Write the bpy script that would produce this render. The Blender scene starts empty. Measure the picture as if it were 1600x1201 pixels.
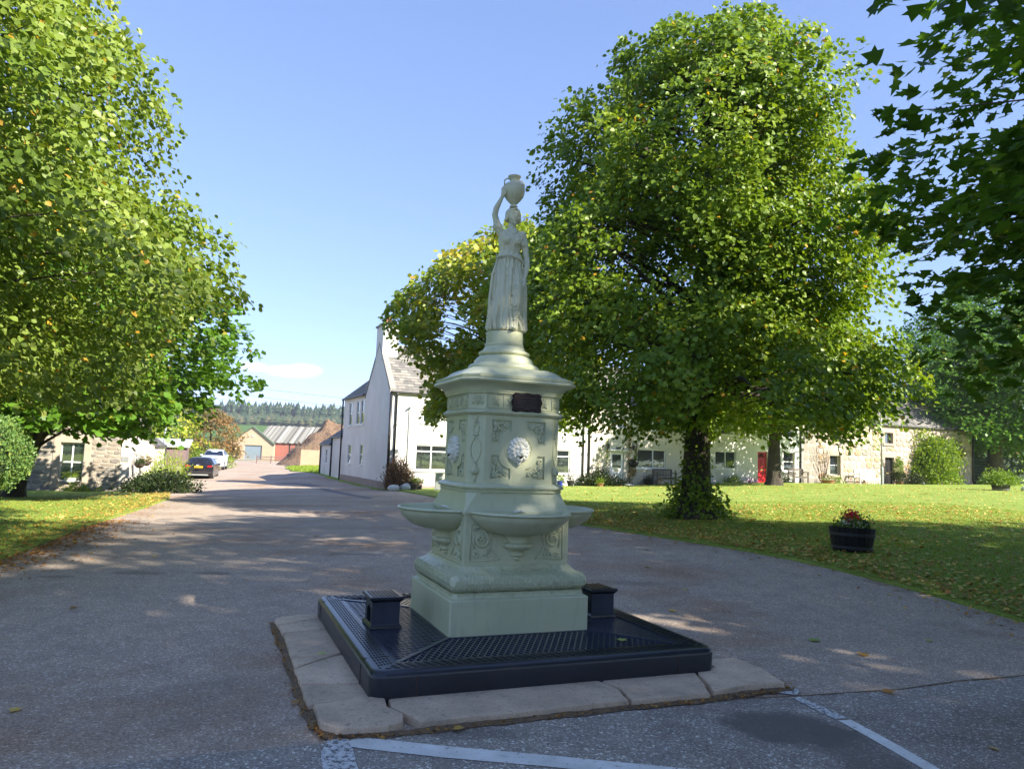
import bpy, bmesh, math, random
import numpy as np
from mathutils import Vector, Matrix
from mathutils.geometry import delaunay_2d_cdt
R = math.radians
C = bpy.context.scene.collection
scene = bpy.context.scene
# ------------------------------------------------------------------ camera
EYE, PITCH, ROLL, FPX = 1.6, R(5.5), R(2.05), 1168.0
cam = bpy.data.cameras.new('camera'); cam.sensor_width = 36; cam.lens = FPX/1600*36
cam.clip_start = .05; cam.clip_end = 6000
camo = bpy.data.objects.new('camera', cam); C.objects.link(camo)
camo.matrix_world = Matrix.Translation((0, 0, EYE)) @ Matrix.Rotation(R(90)+PITCH, 4, 'X') @ Matrix.Rotation(ROLL, 4, 'Z')
scene.camera = camo
# ------------------------------------------------------------------ light
SUN_EL, SUN_AZ = R(34), R(124)          # azimuth clockwise from +Y: behind the camera on the right
sd = Vector((math.sin(SUN_AZ)*math.cos(SUN_EL), math.cos(SUN_AZ)*math.cos(SUN_EL), math.sin(SUN_EL)))
sl = bpy.data.lights.new('sun', 'SUN'); sl.energy = 2.0; sl.angle = R(.53); sl.color = (1, .93, .80)
so = bpy.data.objects.new('sun', sl); C.objects.link(so); so.rotation_euler = sd.to_track_quat('Z', 'Y').to_euler()
world = bpy.data.worlds.new('World'); scene.world = world; world.use_nodes = True
wn = world.node_tree; wn.nodes.clear()
def N(t, ty, **k):
    n = t.nodes.new(ty)
    for a, b in k.items():
        if a in n.inputs.keys(): n.inputs[a].default_value = b
        else: setattr(n, a, b)
    return n
def mth(t, op, a, b=0.0, clamp=False):
    n = t.nodes.new('ShaderNodeMath'); n.operation = op; n.use_clamp = clamp
    for i, v in enumerate((a, b)):
        if isinstance(v, (int, float)): n.inputs[i].default_value = v
        else: t.links.new(v, n.inputs[i])
    return n.outputs[0]
sky = wn.nodes.new('ShaderNodeTexSky'); sky.sky_type = 'NISHITA'; sky.sun_disc = False
sky.sun_elevation = SUN_EL; sky.sun_rotation = SUN_AZ; sky.altitude = 200
sky.air_density = .85; sky.dust_density = .1; sky.ozone_density = 3.0
bg = N(wn, 'ShaderNodeBackground', Strength=.14)
tint = N(wn, 'ShaderNodeMixRGB', blend_type='MULTIPLY', Fac=1.0); tint.inputs[2].default_value = (.362, .398, .528, 1)
sgm = wn.nodes.new('ShaderNodeGamma'); sgm.inputs[1].default_value = .62; wn.links.new(sky.outputs[0], sgm.inputs[0])
wn.links.new(sgm.outputs[0], tint.inputs[1])
# a small faint cloud low in the north-west, drawn in directions of the sky
geo = wn.nodes.new('ShaderNodeTexCoord'); sep = wn.nodes.new('ShaderNodeSeparateXYZ'); wn.links.new(geo.outputs['Generated'], sep.inputs[0])
az = mth(wn, 'ARCTAN2', sep.outputs[0], sep.outputs[1]); el = sep.outputs[2]
cn = N(wn, 'ShaderNodeTexNoise', Scale=38.0, Detail=6.0, Roughness=.6); wn.links.new(geo.outputs['Generated'], cn.inputs[0])
masks = []
for ca, ce, wa, we in ((-.288, .0985, .040, .0095), (-.335, .101, .022, .007), (-.272, .1015, .025, .010)):
    dx = mth(wn, 'DIVIDE', mth(wn, 'SUBTRACT', az, ca), wa); dz = mth(wn, 'DIVIDE', mth(wn, 'SUBTRACT', el, ce), we)
    d2 = mth(wn, 'ADD', mth(wn, 'MULTIPLY', dx, dx), mth(wn, 'MULTIPLY', dz, dz))
    masks.append(mth(wn, 'SUBTRACT', 1.0, d2, True))
mk = mth(wn, 'MAXIMUM', mth(wn, 'MAXIMUM', masks[0], masks[1]), masks[2])
mk = mth(wn, 'MULTIPLY', mk, mth(wn, 'MULTIPLY', cn.outputs[0], 1.5), True)
mk = mth(wn, 'MULTIPLY', mk, .95)
cm = wn.nodes.new('ShaderNodeMixRGB'); wn.links.new(mk, cm.inputs[0]); wn.links.new(tint.outputs[0], cm.inputs[1]); cm.inputs[2].default_value = (1.75, 1.80, 2.0, 1)
wn.links.new(cm.outputs[0], bg.inputs[0])
wo = wn.nodes.new('ShaderNodeOutputWorld'); wn.links.new(bg.outputs[0], wo.inputs[0])
scene.view_settings.view_transform = 'Standard'; scene.view_settings.look = 'None'
scene.view_settings.exposure = 2.8; scene.view_settings.gamma = 1; scene.view_settings.use_curve_mapping = False
scene.cycles.max_bounces = 7; scene.cycles.transparent_max_bounces = 6
scene.cycles.diffuse_bounces = 4; scene.cycles.glossy_bounces = 3; scene.cycles.transmission_bounces = 3

# ------------------------------------------------------------------ helpers
def tag(o, label=None, cat=None, group=None, kind=None):
    if label: o['label'] = label
    if cat: o['category'] = cat
    if group: o['group'] = group
    if kind: o['kind'] = kind
    return o
def thing(name, label, cat, loc=(0, 0, 0), rz=0, group=None):
    o = bpy.data.objects.new(name, None); C.objects.link(o); o.location = loc; o.rotation_euler = (0, 0, rz)
    o.empty_display_size = .2
    return tag(o, label, cat, group)
class MB:
    def __init__(s): s.v = []; s.f = []
    def add(s, v, f):
        n = len(s.v); s.v += [tuple(p) for p in v]; s.f += [tuple(i+n for i in q) for q in f]; return s
    def box(s, x0, x1, y0, y1, z0, z1):
        v = [(x0,y0,z0),(x1,y0,z0),(x1,y1,z0),(x0,y1,z0),(x0,y0,z1),(x1,y0,z1),(x1,y1,z1),(x0,y1,z1)]
        return s.add(v, [(0,3,2,1),(4,5,6,7),(0,1,5,4),(1,2,6,5),(2,3,7,6),(3,0,4,7)])
    def bar(s, a, b, w, h, up=(0, 0, 1)):
        a = Vector(a); b = Vector(b); d = (b-a).normalized(); u = Vector(up); r = d.cross(u).normalized(); u = r.cross(d).normalized()
        v = []
        for p in (a, b):
            for i, j in ((-1,-1),(1,-1),(1,1),(-1,1)): v.append(p+r*(w/2*i)+u*(h/2*j))
        return s.add(v, [(0,1,2,3),(7,6,5,4),(0,4,5,1),(1,5,6,2),(2,6,7,3),(3,7,4,0)])
    def tube(s, pts, r, n=6, caps=True):
        pts = [Vector(p) for p in pts]; m = len(pts); rs = r if hasattr(r, '__len__') else [r]*m
        base = len(s.v); prev = None
        for i, p in enumerate(pts):
            d = (pts[min(i+1, m-1)]-pts[max(i-1, 0)])
            d = d.normalized() if d.length > 1e-9 else Vector((0, 0, 1))
            if prev is None: a = d.orthogonal().normalized()
            else:
                a = prev-d*prev.dot(d); a = a.normalized() if a.length > 1e-6 else d.orthogonal().normalized()
            prev = a; b = d.cross(a)
            for k in range(n):
                t = 2*math.pi*k/n; s.v.append(tuple(p+(a*math.cos(t)+b*math.sin(t))*rs[i]))
        for i in range(m-1):
            for k in range(n):
                q = base+i*n; s.f.append((q+k, q+(k+1) % n, q+n+(k+1) % n, q+n+k))
        if caps: s.f.append(tuple(base+k for k in range(n))[::-1]); s.f.append(tuple(base+(m-1)*n+k for k in range(n)))
        return s
    def loft(s, rings, caps=True, close=True):
        n = len(rings[0]); base = len(s.v)
        for r in rings: s.v += [tuple(p) for p in r]
        for i in range(len(rings)-1):
            for k in range(n if close else n-1):
                q = base+i*n; s.f.append((q+k, q+(k+1) % n, q+n+(k+1) % n, q+n+k))
        if caps: s.f.append(tuple(base+k for k in range(n))[::-1]); s.f.append(tuple(base+(len(rings)-1)*n+k for k in range(n)))
        return s
    def lathe(s, prof, n=32, c=(0, 0), mod=None, caps=False):
        rings = []
        for j, (r, z) in enumerate(prof):
            rings.append([(c[0]+(r*(1+(mod(2*math.pi*k/n, j) if mod else 0)))*math.cos(2*math.pi*k/n), c[1]+(r*(1+(mod(2*math.pi*k/n, j) if mod else 0)))*math.sin(2*math.pi*k/n), z) for k in range(n)])
        return s.loft(rings, caps)
    def ball(s, c, r, nu=10, nv=7):
        rx, ry, rz = r if hasattr(r, '__len__') else (r, r, r); rings = []
        for j in range(1, nv):
            t = math.pi*j/nv-math.pi/2
            rings.append([(c[0]+rx*math.cos(t)*math.cos(2*math.pi*k/nu), c[1]+ry*math.cos(t)*math.sin(2*math.pi*k/nu), c[2]+rz*math.sin(t)) for k in range(nu)])
        return s.loft(rings, True)
    def build(s, name, mat, parent=None, smooth=False, loc=None, rz=0, angle=None):
        me = bpy.data.meshes.new(name); me.from_pydata(s.v, [], s.f); me.update()
        if mat: me.materials.append(mat)
        if smooth:
            me.shade_smooth()
            if angle: me.set_sharp_from_angle(angle=R(angle))
        o = bpy.data.objects.new(name, me); C.objects.link(o); o.parent = parent
        if loc: o.location = loc
        o.rotation_euler = (0, 0, rz)
        return o
def inst(name, me, parent, loc, rot=(0, 0, 0), scale=(1, 1, 1)):
    o = bpy.data.objects.new(name, me); C.objects.link(o); o.parent = parent; o.location = loc; o.rotation_euler = rot; o.scale = scale; return o
def np_mesh(name, V, F, mat, parent=None, tint=None, smooth=False, fn=None):
    """V (n,3), F (m,k) index array with equal sized faces."""
    me = bpy.data.meshes.new(name); V = np.asarray(V, np.float32); F = np.asarray(F, np.int32); m, k = F.shape
    me.vertices.add(len(V)); me.vertices.foreach_set('co', V.ravel())
    me.loops.add(m*k); me.loops.foreach_set('vertex_index', F.ravel())
    me.polygons.add(m); me.polygons.foreach_set('loop_start', np.arange(0, m*k, k, dtype=np.int32))
    me.update(calc_edges=True)
    if tint is not None:
        a = me.attributes.new('tint', 'FLOAT', 'FACE'); a.data.foreach_set('value', np.asarray(tint, np.float32))
    if mat: me.materials.append(mat)
    if smooth: me.shade_smooth()
    o = bpy.data.objects.new(name, me); C.objects.link(o); o.parent = parent
    return o
def remesh(o, vox, it=2, fac=.5):
    m = o.modifiers.new('r', 'REMESH'); m.mode = 'VOXEL'; m.voxel_size = vox; m.use_smooth_shade = True
    if it: s = o.modifiers.new('s', 'SMOOTH'); s.factor = fac; s.iterations = it
    dg = bpy.context.evaluated_depsgraph_get(); me = bpy.data.meshes.new_from_object(o.evaluated_get(dg)); old = o.data
    me.materials.clear()
    for x in old.materials: me.materials.append(x)
    o.modifiers.clear(); o.data = me; me.shade_smooth(); bpy.data.meshes.remove(old)
    return o
# ------------------------------------------------------------------ materials
def newmat(name):
    m = bpy.data.materials.new(name); m.use_nodes = True; t = m.node_tree; t.nodes.clear()
    b = t.nodes.new('ShaderNodeBsdfPrincipled'); o = t.nodes.new('ShaderNodeOutputMaterial'); t.links.new(b.outputs[0], o.inputs[0])
    return m, t, b
def ramp(t, fac, stops):
    n = t.nodes.new('ShaderNodeValToRGB'); e = n.color_ramp.elements
    while len(e) < len(stops): e.new(.5)
    for i, (p, c) in enumerate(stops): e[i].position = p; e[i].color = (*c, 1)
    t.links.new(fac, n.inputs[0]); return n.outputs[0]
def noise(t, scale, detail=4, rough=.55, vec=None):
    n = N(t, 'ShaderNodeTexNoise', Scale=float(scale), Detail=float(detail), Roughness=rough)
    if vec: t.links.new(vec, n.inputs[0])
    return n.outputs[0]
def coord(t, which='Object'):
    return t.nodes.new('ShaderNodeTexCoord').outputs[which]
def bumpn(t, b, h, strength=.3, dist=.01, prev=None):
    n = N(t, 'ShaderNodeBump', Strength=strength, Distance=dist); t.links.new(h, n.inputs['Height'])
    if prev: t.links.new(prev, n.inputs['Normal'])
    t.links.new(n.outputs[0], b.inputs['Normal']); return n.outputs[0]
def mixc(t, fac, a, b, mode='MIX'):
    n = N(t, 'ShaderNodeMixRGB', blend_type=mode)
    if isinstance(fac, float): n.inputs[0].default_value = fac
    else: t.links.new(fac, n.inputs[0])
    for i, v in ((1, a), (2, b)):
        if isinstance(v, tuple): n.inputs[i].default_value = (*v, 1)
        else: t.links.new(v, n.inputs[i])
    return n.outputs[0]
def pm(name, c1, c2=None, scale=3.0, rough=.7, bump=0.0, bscale=40.0, metal=0.0, c3=None, spec=.5, lo=.35, hi=.65, dist=.01, rnd=0.0):
    m, t, b = newmat(name); co = coord(t)
    if c2 is None: c2 = tuple(x*.8 for x in c1)
    st = [(lo, c1), (hi, c2)] if c3 is None else [(lo, c1), (.5, c3), (hi, c2)]
    col = ramp(t, noise(t, scale, 5, .6, co), st)
    if rnd:
        oi = t.nodes.new('ShaderNodeObjectInfo'); hs = N(t, 'ShaderNodeHueSaturation'); t.links.new(col, hs.inputs['Color'])
        t.links.new(mth(t, 'ADD', mth(t, 'MULTIPLY', oi.outputs['Random'], rnd), 1-rnd/2), hs.inputs['Value']); col = hs.outputs[0]
    t.links.new(col, b.inputs['Base Color']); b.inputs['Roughness'].default_value = rough; b.inputs['Metallic'].default_value = metal
    b.inputs['Specular IOR Level'].default_value = spec
    if bump: bumpn(t, b, noise(t, bscale, 4, .6, co), bump, dist)
    return m
def leafmat(name, stops, trans=.35, gloss=.42):
    m, t, b = newmat(name); a = t.nodes.new('ShaderNodeAttribute'); a.attribute_name = 'tint'
    col = ramp(t, a.outputs['Fac'], stops)
    t.links.new(col, b.inputs['Base Color']); b.inputs['Roughness'].default_value = gloss; b.inputs['Specular IOR Level'].default_value = .35
    tr = t.nodes.new('ShaderNodeBsdfTranslucent'); t.links.new(mixc(t, 1.0, col, (1.5, 1.45, .55), 'MULTIPLY'), tr.inputs[0])
    mx = t.nodes.new('ShaderNodeMixShader'); mx.inputs[0].default_value = trans
    t.links.new(b.outputs[0], mx.inputs[1]); t.links.new(tr.outputs[0], mx.inputs[2])
    out = [n for n in t.nodes if n.type == 'OUTPUT_MATERIAL'][0]; t.links.new(mx.outputs[0], out.inputs[0])
    return m
def asphalt(name, base, chips, chipscale, amount, patch, stain=None):
    m, t, b = newmat(name); co = coord(t)
    v = N(t, 'ShaderNodeTexVoronoi', Scale=chipscale); t.links.new(co, v.inputs['Vector'])
    hs = t.nodes.new('ShaderNodeSeparateColor'); t.links.new(v.outputs['Color'], hs.inputs[0])
    dark = tuple(x*.62 for x in base)
    c = ramp(t, hs.outputs[0], [(0, dark), (.45, base), (1-amount, tuple(x*1.25 for x in base)), (1.0, chips)])
    v2 = N(t, 'ShaderNodeTexVoronoi', Scale=chipscale*.62); t.links.new(co, v2.inputs['Vector'])
    h2 = t.nodes.new('ShaderNodeSeparateColor'); t.links.new(v2.outputs['Color'], h2.inputs[0])
    c = mixc(t, mth(t, 'GREATER_THAN', h2.outputs[1], .965), c, chips)
    mp = ramp(t, noise(t, .35, 6, .6, co), [(.33, tuple(x/base[0] for x in patch)), (.5, (1, 1, 1)), (.7, (1.14, 1.12, 1.08))])
    c = mixc(t, 1.0, c, mp, 'MULTIPLY')
    mp2 = ramp(t, noise(t, 3.1, 4, .7, co), [(.3, (.84, .84, .86)), (.7, (1.1, 1.09, 1.07))])
    c = mixc(t, 1.0, c, mp2, 'MULTIPLY')
    if stain:      # oily dark stains and an old repair, each with its own ragged outline
        sp = t.nodes.new('ShaderNodeSeparateXYZ'); t.links.new(co, sp.inputs[0]); nz = noise(t, 2.4, 6, .65, co)
        for (sx, sy, rx, ry, k) in stain:
            dx = mth(t, 'DIVIDE', mth(t, 'SUBTRACT', sp.outputs[0], sx), rx); dy = mth(t, 'DIVIDE', mth(t, 'SUBTRACT', sp.outputs[1], sy), ry)
            d = mth(t, 'ADD', mth(t, 'ADD', mth(t, 'MULTIPLY', dx, dx), mth(t, 'MULTIPLY', dy, dy)), mth(t, 'MULTIPLY', mth(t, 'SUBTRACT', nz, .5), 2.6))
            c = mixc(t, mth(t, 'MULTIPLY', ramp(t, d, [(.45, (1, 1, 1)), (1.0, (0, 0, 0))]), k), c, tuple(x*.42 for x in base))
    t.links.new(c, b.inputs['Base Color']); b.inputs['Roughness'].default_value = .8; b.inputs['Specular IOR Level'].default_value = .35
    bumpn(t, b, v.outputs['Distance'], .55, .006)
    return m
def grassmat(name, lush, pale, dry):
    m, t, b = newmat(name); co = coord(t)
    c = ramp(t, noise(t, 1.1, 6, .65, co), [(.3, lush), (.55, pale), (.75, dry)])
    c2 = ramp(t, noise(t, 45, 3, .7, co), [(.3, (.6, .62, .55)), (.7, (1.3, 1.3, 1.25))])
    c = mixc(t, 1.0, c, c2, 'MULTIPLY'); t.links.new(c, b.inputs['Base Color']); b.inputs['Roughness'].default_value = .9
    b.inputs['Specular IOR Level'].default_value = .15
    bumpn(t, b, noise(t, 60, 4, .7, co), .8, .03); return m
M = {}
M['road'] = asphalt('red_asphalt', (.375, .298, .232), (.64, .57, .49), 115, .12, (.315, .250, .200), [(-4.6, 9.6, .35, .16, .6), (-3.7, 9.7, .28, .14, .6), (-5.4, 9.2, .3, .12, .5), (-2.3, 11.8, .5, .12, .5), (1.1, 9.8, 1.4, .18, .35), (-3, 16, 2.5, .5, .3), (-1.9, 4.9, .5, .5, .25)])
M['junction'] = asphalt('grey_asphalt', (.300, .262, .222), (.70, .66, .58), 110, .13, (.19, .175, .165), [(1.75, 4.75, .42, .38, .9), (2.05, 4.35, .25, .5, .7), (-.2, 4.5, .5, .12, .5)])
M['lawn'] = grassmat('lawn_grass', (.190, .275, .045), (.275, .355, .075), (.370, .400, .125))
M['field'] = grassmat('field_grass', (.055, .12, .02), (.07, .14, .025), (.10, .16, .04))
# painted ironwork of the fountain: green paint with runs of grime
def greenmat(name, base, relief=0.0):
    m, t, b = newmat(name); co = coord(t)
    mp = N(t, 'ShaderNodeMapping'); mp.inputs['Scale'].default_value = (9, 9, 1.4); t.links.new(co, mp.inputs[0])
    streak = noise(t, 2.2, 5, .6, mp.outputs[0]); blot = noise(t, 2.6, 5, .6, co)
    c = ramp(t, blot, [(.3, tuple(x*.93 for x in base)), (.7, tuple(x*1.06 for x in base))])
    c = mixc(t, ramp(t, streak, [(.56, (0, 0, 0)), (.76, (.42, .42, .42))]), c, tuple(x*.62 for x in base))
    rust = ramp(t, noise(t, 16, 5, .7, co), [(.735, (0, 0, 0)), (.77, (1, 1, 1))])
    c = mixc(t, rust, c, (.14, .09, .05))
    t.links.new(c, b.inputs['Base Color']); b.inputs['Roughness'].default_value = .38
    bp = bumpn(t, b, noise(t, 30, 4, .6, co), .12, .004)
    if relief:
        v = N(t, 'ShaderNodeTexVoronoi', Scale=34.0, feature='SMOOTH_F1'); t.links.new(co, v.inputs['Vector'])
        bumpn(t, b, v.outputs['Distance'], relief, .012, bp)
    return m
M['green'] = greenmat('sage_green_paint', (.54, .555, .365))
M['green_relief'] = greenmat('sage_green_relief_paint', (.53, .545, .355), .8)
M['statue'] = greenmat('pale_green_statue_paint', (.57, .565, .41))
M['cream'] = pm('cream_paint', (.76, .75, .66), (.66, .65, .56), 14, .45, .2, 60)
M['mouth'] = pm('dark_opening', (.03, .025, .02), None, 5, .9)
def blackmat(name, base, rough):
    m, t, b = newmat(name); co = coord(t)
    w = ramp(t, noise(t, 22, 7, .75, co), [(.66, (0, 0, 0)), (.72, (1, 1, 1))])
    w2 = ramp(t, noise(t, 3.2, 4, .6, co), [(.46, (0, 0, 0)), (.56, (1, 1, 1))])
    c = ramp(t, noise(t, 5, 5, .6, co), [(.3, base), (.7, tuple(x*1.5 for x in base))])
    c = mixc(t, mth(t, 'MULTIPLY', w, w2), c, (.20, .12, .075))
    t.links.new(c, b.inputs['Base Color']); b.inputs['Roughness'].default_value = rough
    bumpn(t, b, noise(t, 18, 5, .6, co), .2, .006); return m
M['black'] = blackmat('black_paint_sky_sheen', (.032, .037, .054), .22)  # black paint, base lightened towards blue to imitate the sky's sheen on the bars
M['black_rim'] = blackmat('black_worn_paint', (.014, .016, .022), .30)
M['rust'] = pm('rusty_seam', (.10, .055, .03), (.05, .03, .02), 12, .8)
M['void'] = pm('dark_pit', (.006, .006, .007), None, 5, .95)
M['plaque'] = pm('oxblood_plaque', (.030, .014, .018), (.018, .009, .012), 18, .4, .3, 60, .3)
M['plaque_text'] = pm('worn_plaque_letters', (.16, .12, .12), None, 20, .6)
M['kerb'] = pm('sandstone_kerb', (.70, .53, .375), (.47, .36, .255), 3.4, .85, .9, 60, c3=(.60, .455, .325), dist=.012, rnd=.16)
def kerbmat():
    m, t, b = newmat('worn_sandstone'); co = coord(t); oi = t.nodes.new('ShaderNodeObjectInfo')
    c = ramp(t, noise(t, 3.2, 6, .65, co), [(.32, (.72, .56, .41)), (.5, (.62, .475, .345)), (.68, (.46, .37, .28))])
    c = mixc(t, 1.0, c, ramp(t, noise(t, 210, 2, .8, co), [(.3, (.66, .65, .64)), (.7, (1.22, 1.2, 1.16))]), 'MULTIPLY')
    c = mixc(t, 1.0, c, ramp(t, noise(t, 24, 5, .75, co), [(.34, (.62, .62, .62)), (.44, (1, 1, 1))]), 'MULTIPLY')
    hs = N(t, 'ShaderNodeHueSaturation'); t.links.new(c, hs.inputs['Color']); t.links.new(mth(t, 'ADD', mth(t, 'MULTIPLY', oi.outputs['Random'], .2), .9), hs.inputs['Value'])
    t.links.new(hs.outputs[0], b.inputs['Base Color']); b.inputs['Roughness'].default_value = .9; b.inputs['Specular IOR Level'].default_value = .25
    p = bumpn(t, b, noise(t, 9, 6, .7, co), .8, .02); bumpn(t, b, noise(t, 120, 3, .7, co), .6, .005, p); return m
M['kerb'] = kerbmat()
M['white_line'] = None
def linemat():
    m, t, b = newmat('worn_road_paint'); co = coord(t)
    w = ramp(t, noise(t, 26, 7, .8, co), [(.36, (.09, .09, .095)), (.41, (.80, .79, .75))])
    c = mixc(t, 1.0, w, ramp(t, noise(t, 5, 4, .6, co), [(.3, (.72, .71, .68)), (.7, (1, 1, 1))]), 'MULTIPLY')
    t.links.new(c, b.inputs['Base Color']); b.inputs['Roughness'].default_value = .7; bumpn(t, b, noise(t, 90, 3, .6, co), .4, .004); return m
M['white_line'] = linemat()
M['soil'] = pm('leaf_mould', (.12, .085, .055), (.24, .155, .08), 25, .95, .9, 80, dist=.02)
M['harl'] = pm('white_harling', (.78, .76, .73), (.66, .635, .60), .5, .9, .55, 70, dist=.015)
M['harl_cream'] = pm('cream_harling', (.66, .60, .52), (.58, .52, .45), .9, .9, .55, 70, dist=.015)
M['harl_lav'] = M['harl']
M['plinth'] = pm('pink_granite_plinth', (.36, .28, .25), (.28, .22, .20), 3, .85, .4, 40)
M['slate'] = pm('grey_slate', (.20, .19, .19), (.12, .115, .12), 1.5, .6, .4, 30, rnd=0)
def slatemat():
    m, t, b = newmat('grey_slates'); a = t.nodes.new('ShaderNodeAttribute'); a.attribute_name = 'tint'
    c = ramp(t, a.outputs['Fac'], [(0, (.085, .082, .085)), (.5, (.150, .142, .140)), (1, (.235, .215, .20))])
    c = mixc(t, 1.0, c, ramp(t, noise(t, 8, 5, .7, coord(t)), [(.3, (.75, .75, .75)), (.7, (1.2, 1.18, 1.1))]), 'MULTIPLY')
    t.links.new(c, b.inputs['Base Color']); b.inputs['Roughness'].default_value = .6; return m
M['slates'] = slatemat()
M['skew'] = pm('cement_skew', (.30, .285, .26), (.24, .225, .205), 4, .85, .3, 40)
M['upvc'] = pm('white_window_paint', (.80, .80, .80), (.74, .74, .74), 3, .35)
M['pipe'] = pm('black_drainpipe', (.018, .018, .02), (.03, .03, .032), 5, .4)
M['red'] = pm('red_door_paint', (.50, .012, .020), (.44, .010, .018), 4, .35)
M['brass'] = pm('brass', (.55, .42, .16), None, 10, .35, metal=.8)
M['bark'] = pm('lime_bark', (.085, .068, .050), (.045, .036, .028), 5, .95, 1.0, 14, c3=(.066, .054, .04), dist=.05)
M['bark_grey'] = pm('sycamore_bark', (.15, .125, .10), (.085, .070, .055), 4, .95, 1.0, 12, dist=.04)
M['twig'] = pm('brown_twig', (.07, .05, .035), (.05, .035, .025), 5, .9)
def glassmat():
    m, t, b = newmat('window_glass'); b.inputs['Base Color'].default_value = (.02, .024, .026, 1); b.inputs['Roughness'].default_value = .12
    g = N(t, 'ShaderNodeBsdfGlossy', Roughness=.03); g.inputs[0].default_value = (.85, .9, .88, 1)
    co = coord(t); bp = N(t, 'ShaderNodeBump', Strength=.08, Distance=.02); t.links.new(noise(t, 2.0, 2, .5, co), bp.inputs['Height']); t.links.new(bp.outputs[0], g.inputs['Normal'])
    mx = t.nodes.new('ShaderNodeMixShader'); mx.inputs[0].default_value = .26; t.links.new(b.outputs[0], mx.inputs[1]); t.links.new(g.outputs[0], mx.inputs[2])
    out = [n for n in t.nodes if n.type == 'OUTPUT_MATERIAL'][0]; t.links.new(mx.outputs[0], out.inputs[0]); return m
M['glass'] = glassmat()
M['blind'] = pm('pale_roller_blind', (.62, .60, .54), (.55, .53, .48), 3, .8)
M['wood'] = pm('weathered_wood', (.13, .105, .085), (.085, .068, .055), 6, .85, .4, 60)
M['pale_wood'] = pm('silvered_timber', (.34, .30, .26), (.26, .225, .19), 6, .85, .4, 40)
M['dark_wood'] = pm('dark_stained_wood', (.007, .006, .0055), (.012, .010, .009), 10, .6, .3, 40, spec=.3)
M['dark_hoop'] = pm('black_iron_hoop', (.010, .009, .009), (.016, .013, .012), 10, .55, spec=.3)
M['green_fence'] = pm('dark_green_fence_stain', (.018, .034, .022), (.028, .045, .030), 4, .8)
M['rose_fence'] = pm('faded_brown_fence', (.22, .15, .14), (.17, .12, .11), 4, .85)
M['metal_grey'] = pm('galvanised_grey', (.34, .35, .34), (.28, .29, .28), 6, .5, metal=.3)
M['cabinet'] = pm('grey_green_cabinet', (.40, .42, .39), (.35, .37, .34), 5, .6)
M['pink_sand'] = pm('peach_render', (.56, .40, .27), (.50, .355, .24), 1, .9, .3, 20)
M['roller'] = pm('grey_roller_door', (.26, .31, .36), (.22, .27, .31), 2, .5)
M['roof_green'] = pm('green_verge_trim', (.12, .16, .11), None, 3, .7)
M['corr'] = pm('weathered_cement_sheet', (.32, .32, .28), (.18, .19, .16), .6, .85)
M['red_shed'] = pm('red_brick_paint', (.40, .14, .10), (.34, .11, .08), 2, .8)
M['earth'] = pm('brown_earth', (.17, .105, .065), (.10, .062, .04), .9, .95, 1.0, 3, c3=(.21, .135, .085), dist=.3)
M['terracotta'] = pm('terracotta', (.42, .20, .11), (.34, .16, .09), 5, .8)
M['blue_pot'] = pm('blue_glaze', (.02, .04, .28), None, 5, .25)
M['black_pot'] = pm('black_plastic', (.02, .02, .022), None, 5, .5)
M['white_rock'] = pm('white_painted_boulder', (.72, .71, .67), (.58, .57, .53), 3, .85, .5, 15)
M['dark_soil'] = pm('potting_soil', (.04, .028, .02), None, 20, .95)
G1 = [(0, (.030, .065, .010)), (.45, (.060, .115, .014)), (.8, (.115, .175, .020)), (.94, (.20, .20, .022)), (1, (.30, .17, .02))]
M['leaf_lime'] = leafmat('lime_leaves', [(0, (.075, .140, .015)), (.45, (.150, .240, .022)), (.85, (.250, .330, .034)), (.975, (.35, .36, .045)), (1, (.55, .32, .03))])
M['leaf_olive'] = leafmat('olive_lime_leaves', [(0, (.100, .165, .022)), (.4, (.175, .255, .038)), (.82, (.270, .335, .070)), (.97, (.40, .41, .12)), (1, (.55, .32, .04))])
M['leaf_maple'] = leafmat('sycamore_leaves', [(0, (.060, .135, .014)), (.5, (.105, .220, .022)), (.9, (.160, .285, .032)), (1, (.34, .30, .04))])
M['leaf_near'] = leafmat('deep_green_sycamore_leaves', [(0, (.050, .105, .016)), (.5, (.080, .160, .020)), (.9, (.130, .210, .026)), (1, (.22, .25, .035))], .58)
M['leaf_autumn'] = leafmat('turning_maple_leaves', [(0, (.110, .185, .018)), (.35, (.180, .260, .028)), (.62, (.290, .350, .038)), (.93, (.46, .43, .05)), (1, (.55, .32, .06))])
M['leaf_rust'] = leafmat('rusty_leaves', [(0, (.10, .095, .03)), (.5, (.19, .145, .045)), (1, (.30, .16, .07))])
M['leaf_cypress'] = leafmat('cypress_sprays', [(0, (.090, .190, .050)), (.6, (.160, .270, .075)), (1, (.27, .31, .06))], .2)
M['leaf_dark'] = leafmat('dark_hedge_leaves', [(0, (.016, .030, .008)), (.6, (.032, .055, .014)), (1, (.09, .09, .02))], .2)
M['leaf_bright'] = leafmat('bright_herb_leaves', [(0, (.11, .20, .02)), (.6, (.22, .32, .035)), (1, (.42, .42, .05))])
M['leaf_pink'] = leafmat('pink_brown_heather', [(0, (.06, .07, .02)), (.4, (.17, .11, .07)), (1, (.40, .22, .18))])
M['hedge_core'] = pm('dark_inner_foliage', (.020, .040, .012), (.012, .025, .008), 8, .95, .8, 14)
M['blade'] = leafmat('grass_blades', [(0, (.130, .215, .022)), (.6, (.235, .335, .038)), (1, (.36, .39, .075))], .3, .6)
M['fallen'] = leafmat('fallen_leaves', [(0, (.26, .11, .03)), (.35, (.44, .24, .05)), (.7, (.62, .43, .10)), (.92, (.56, .50, .16)), (1, (.26, .38, .08))], .15, .6)
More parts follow.
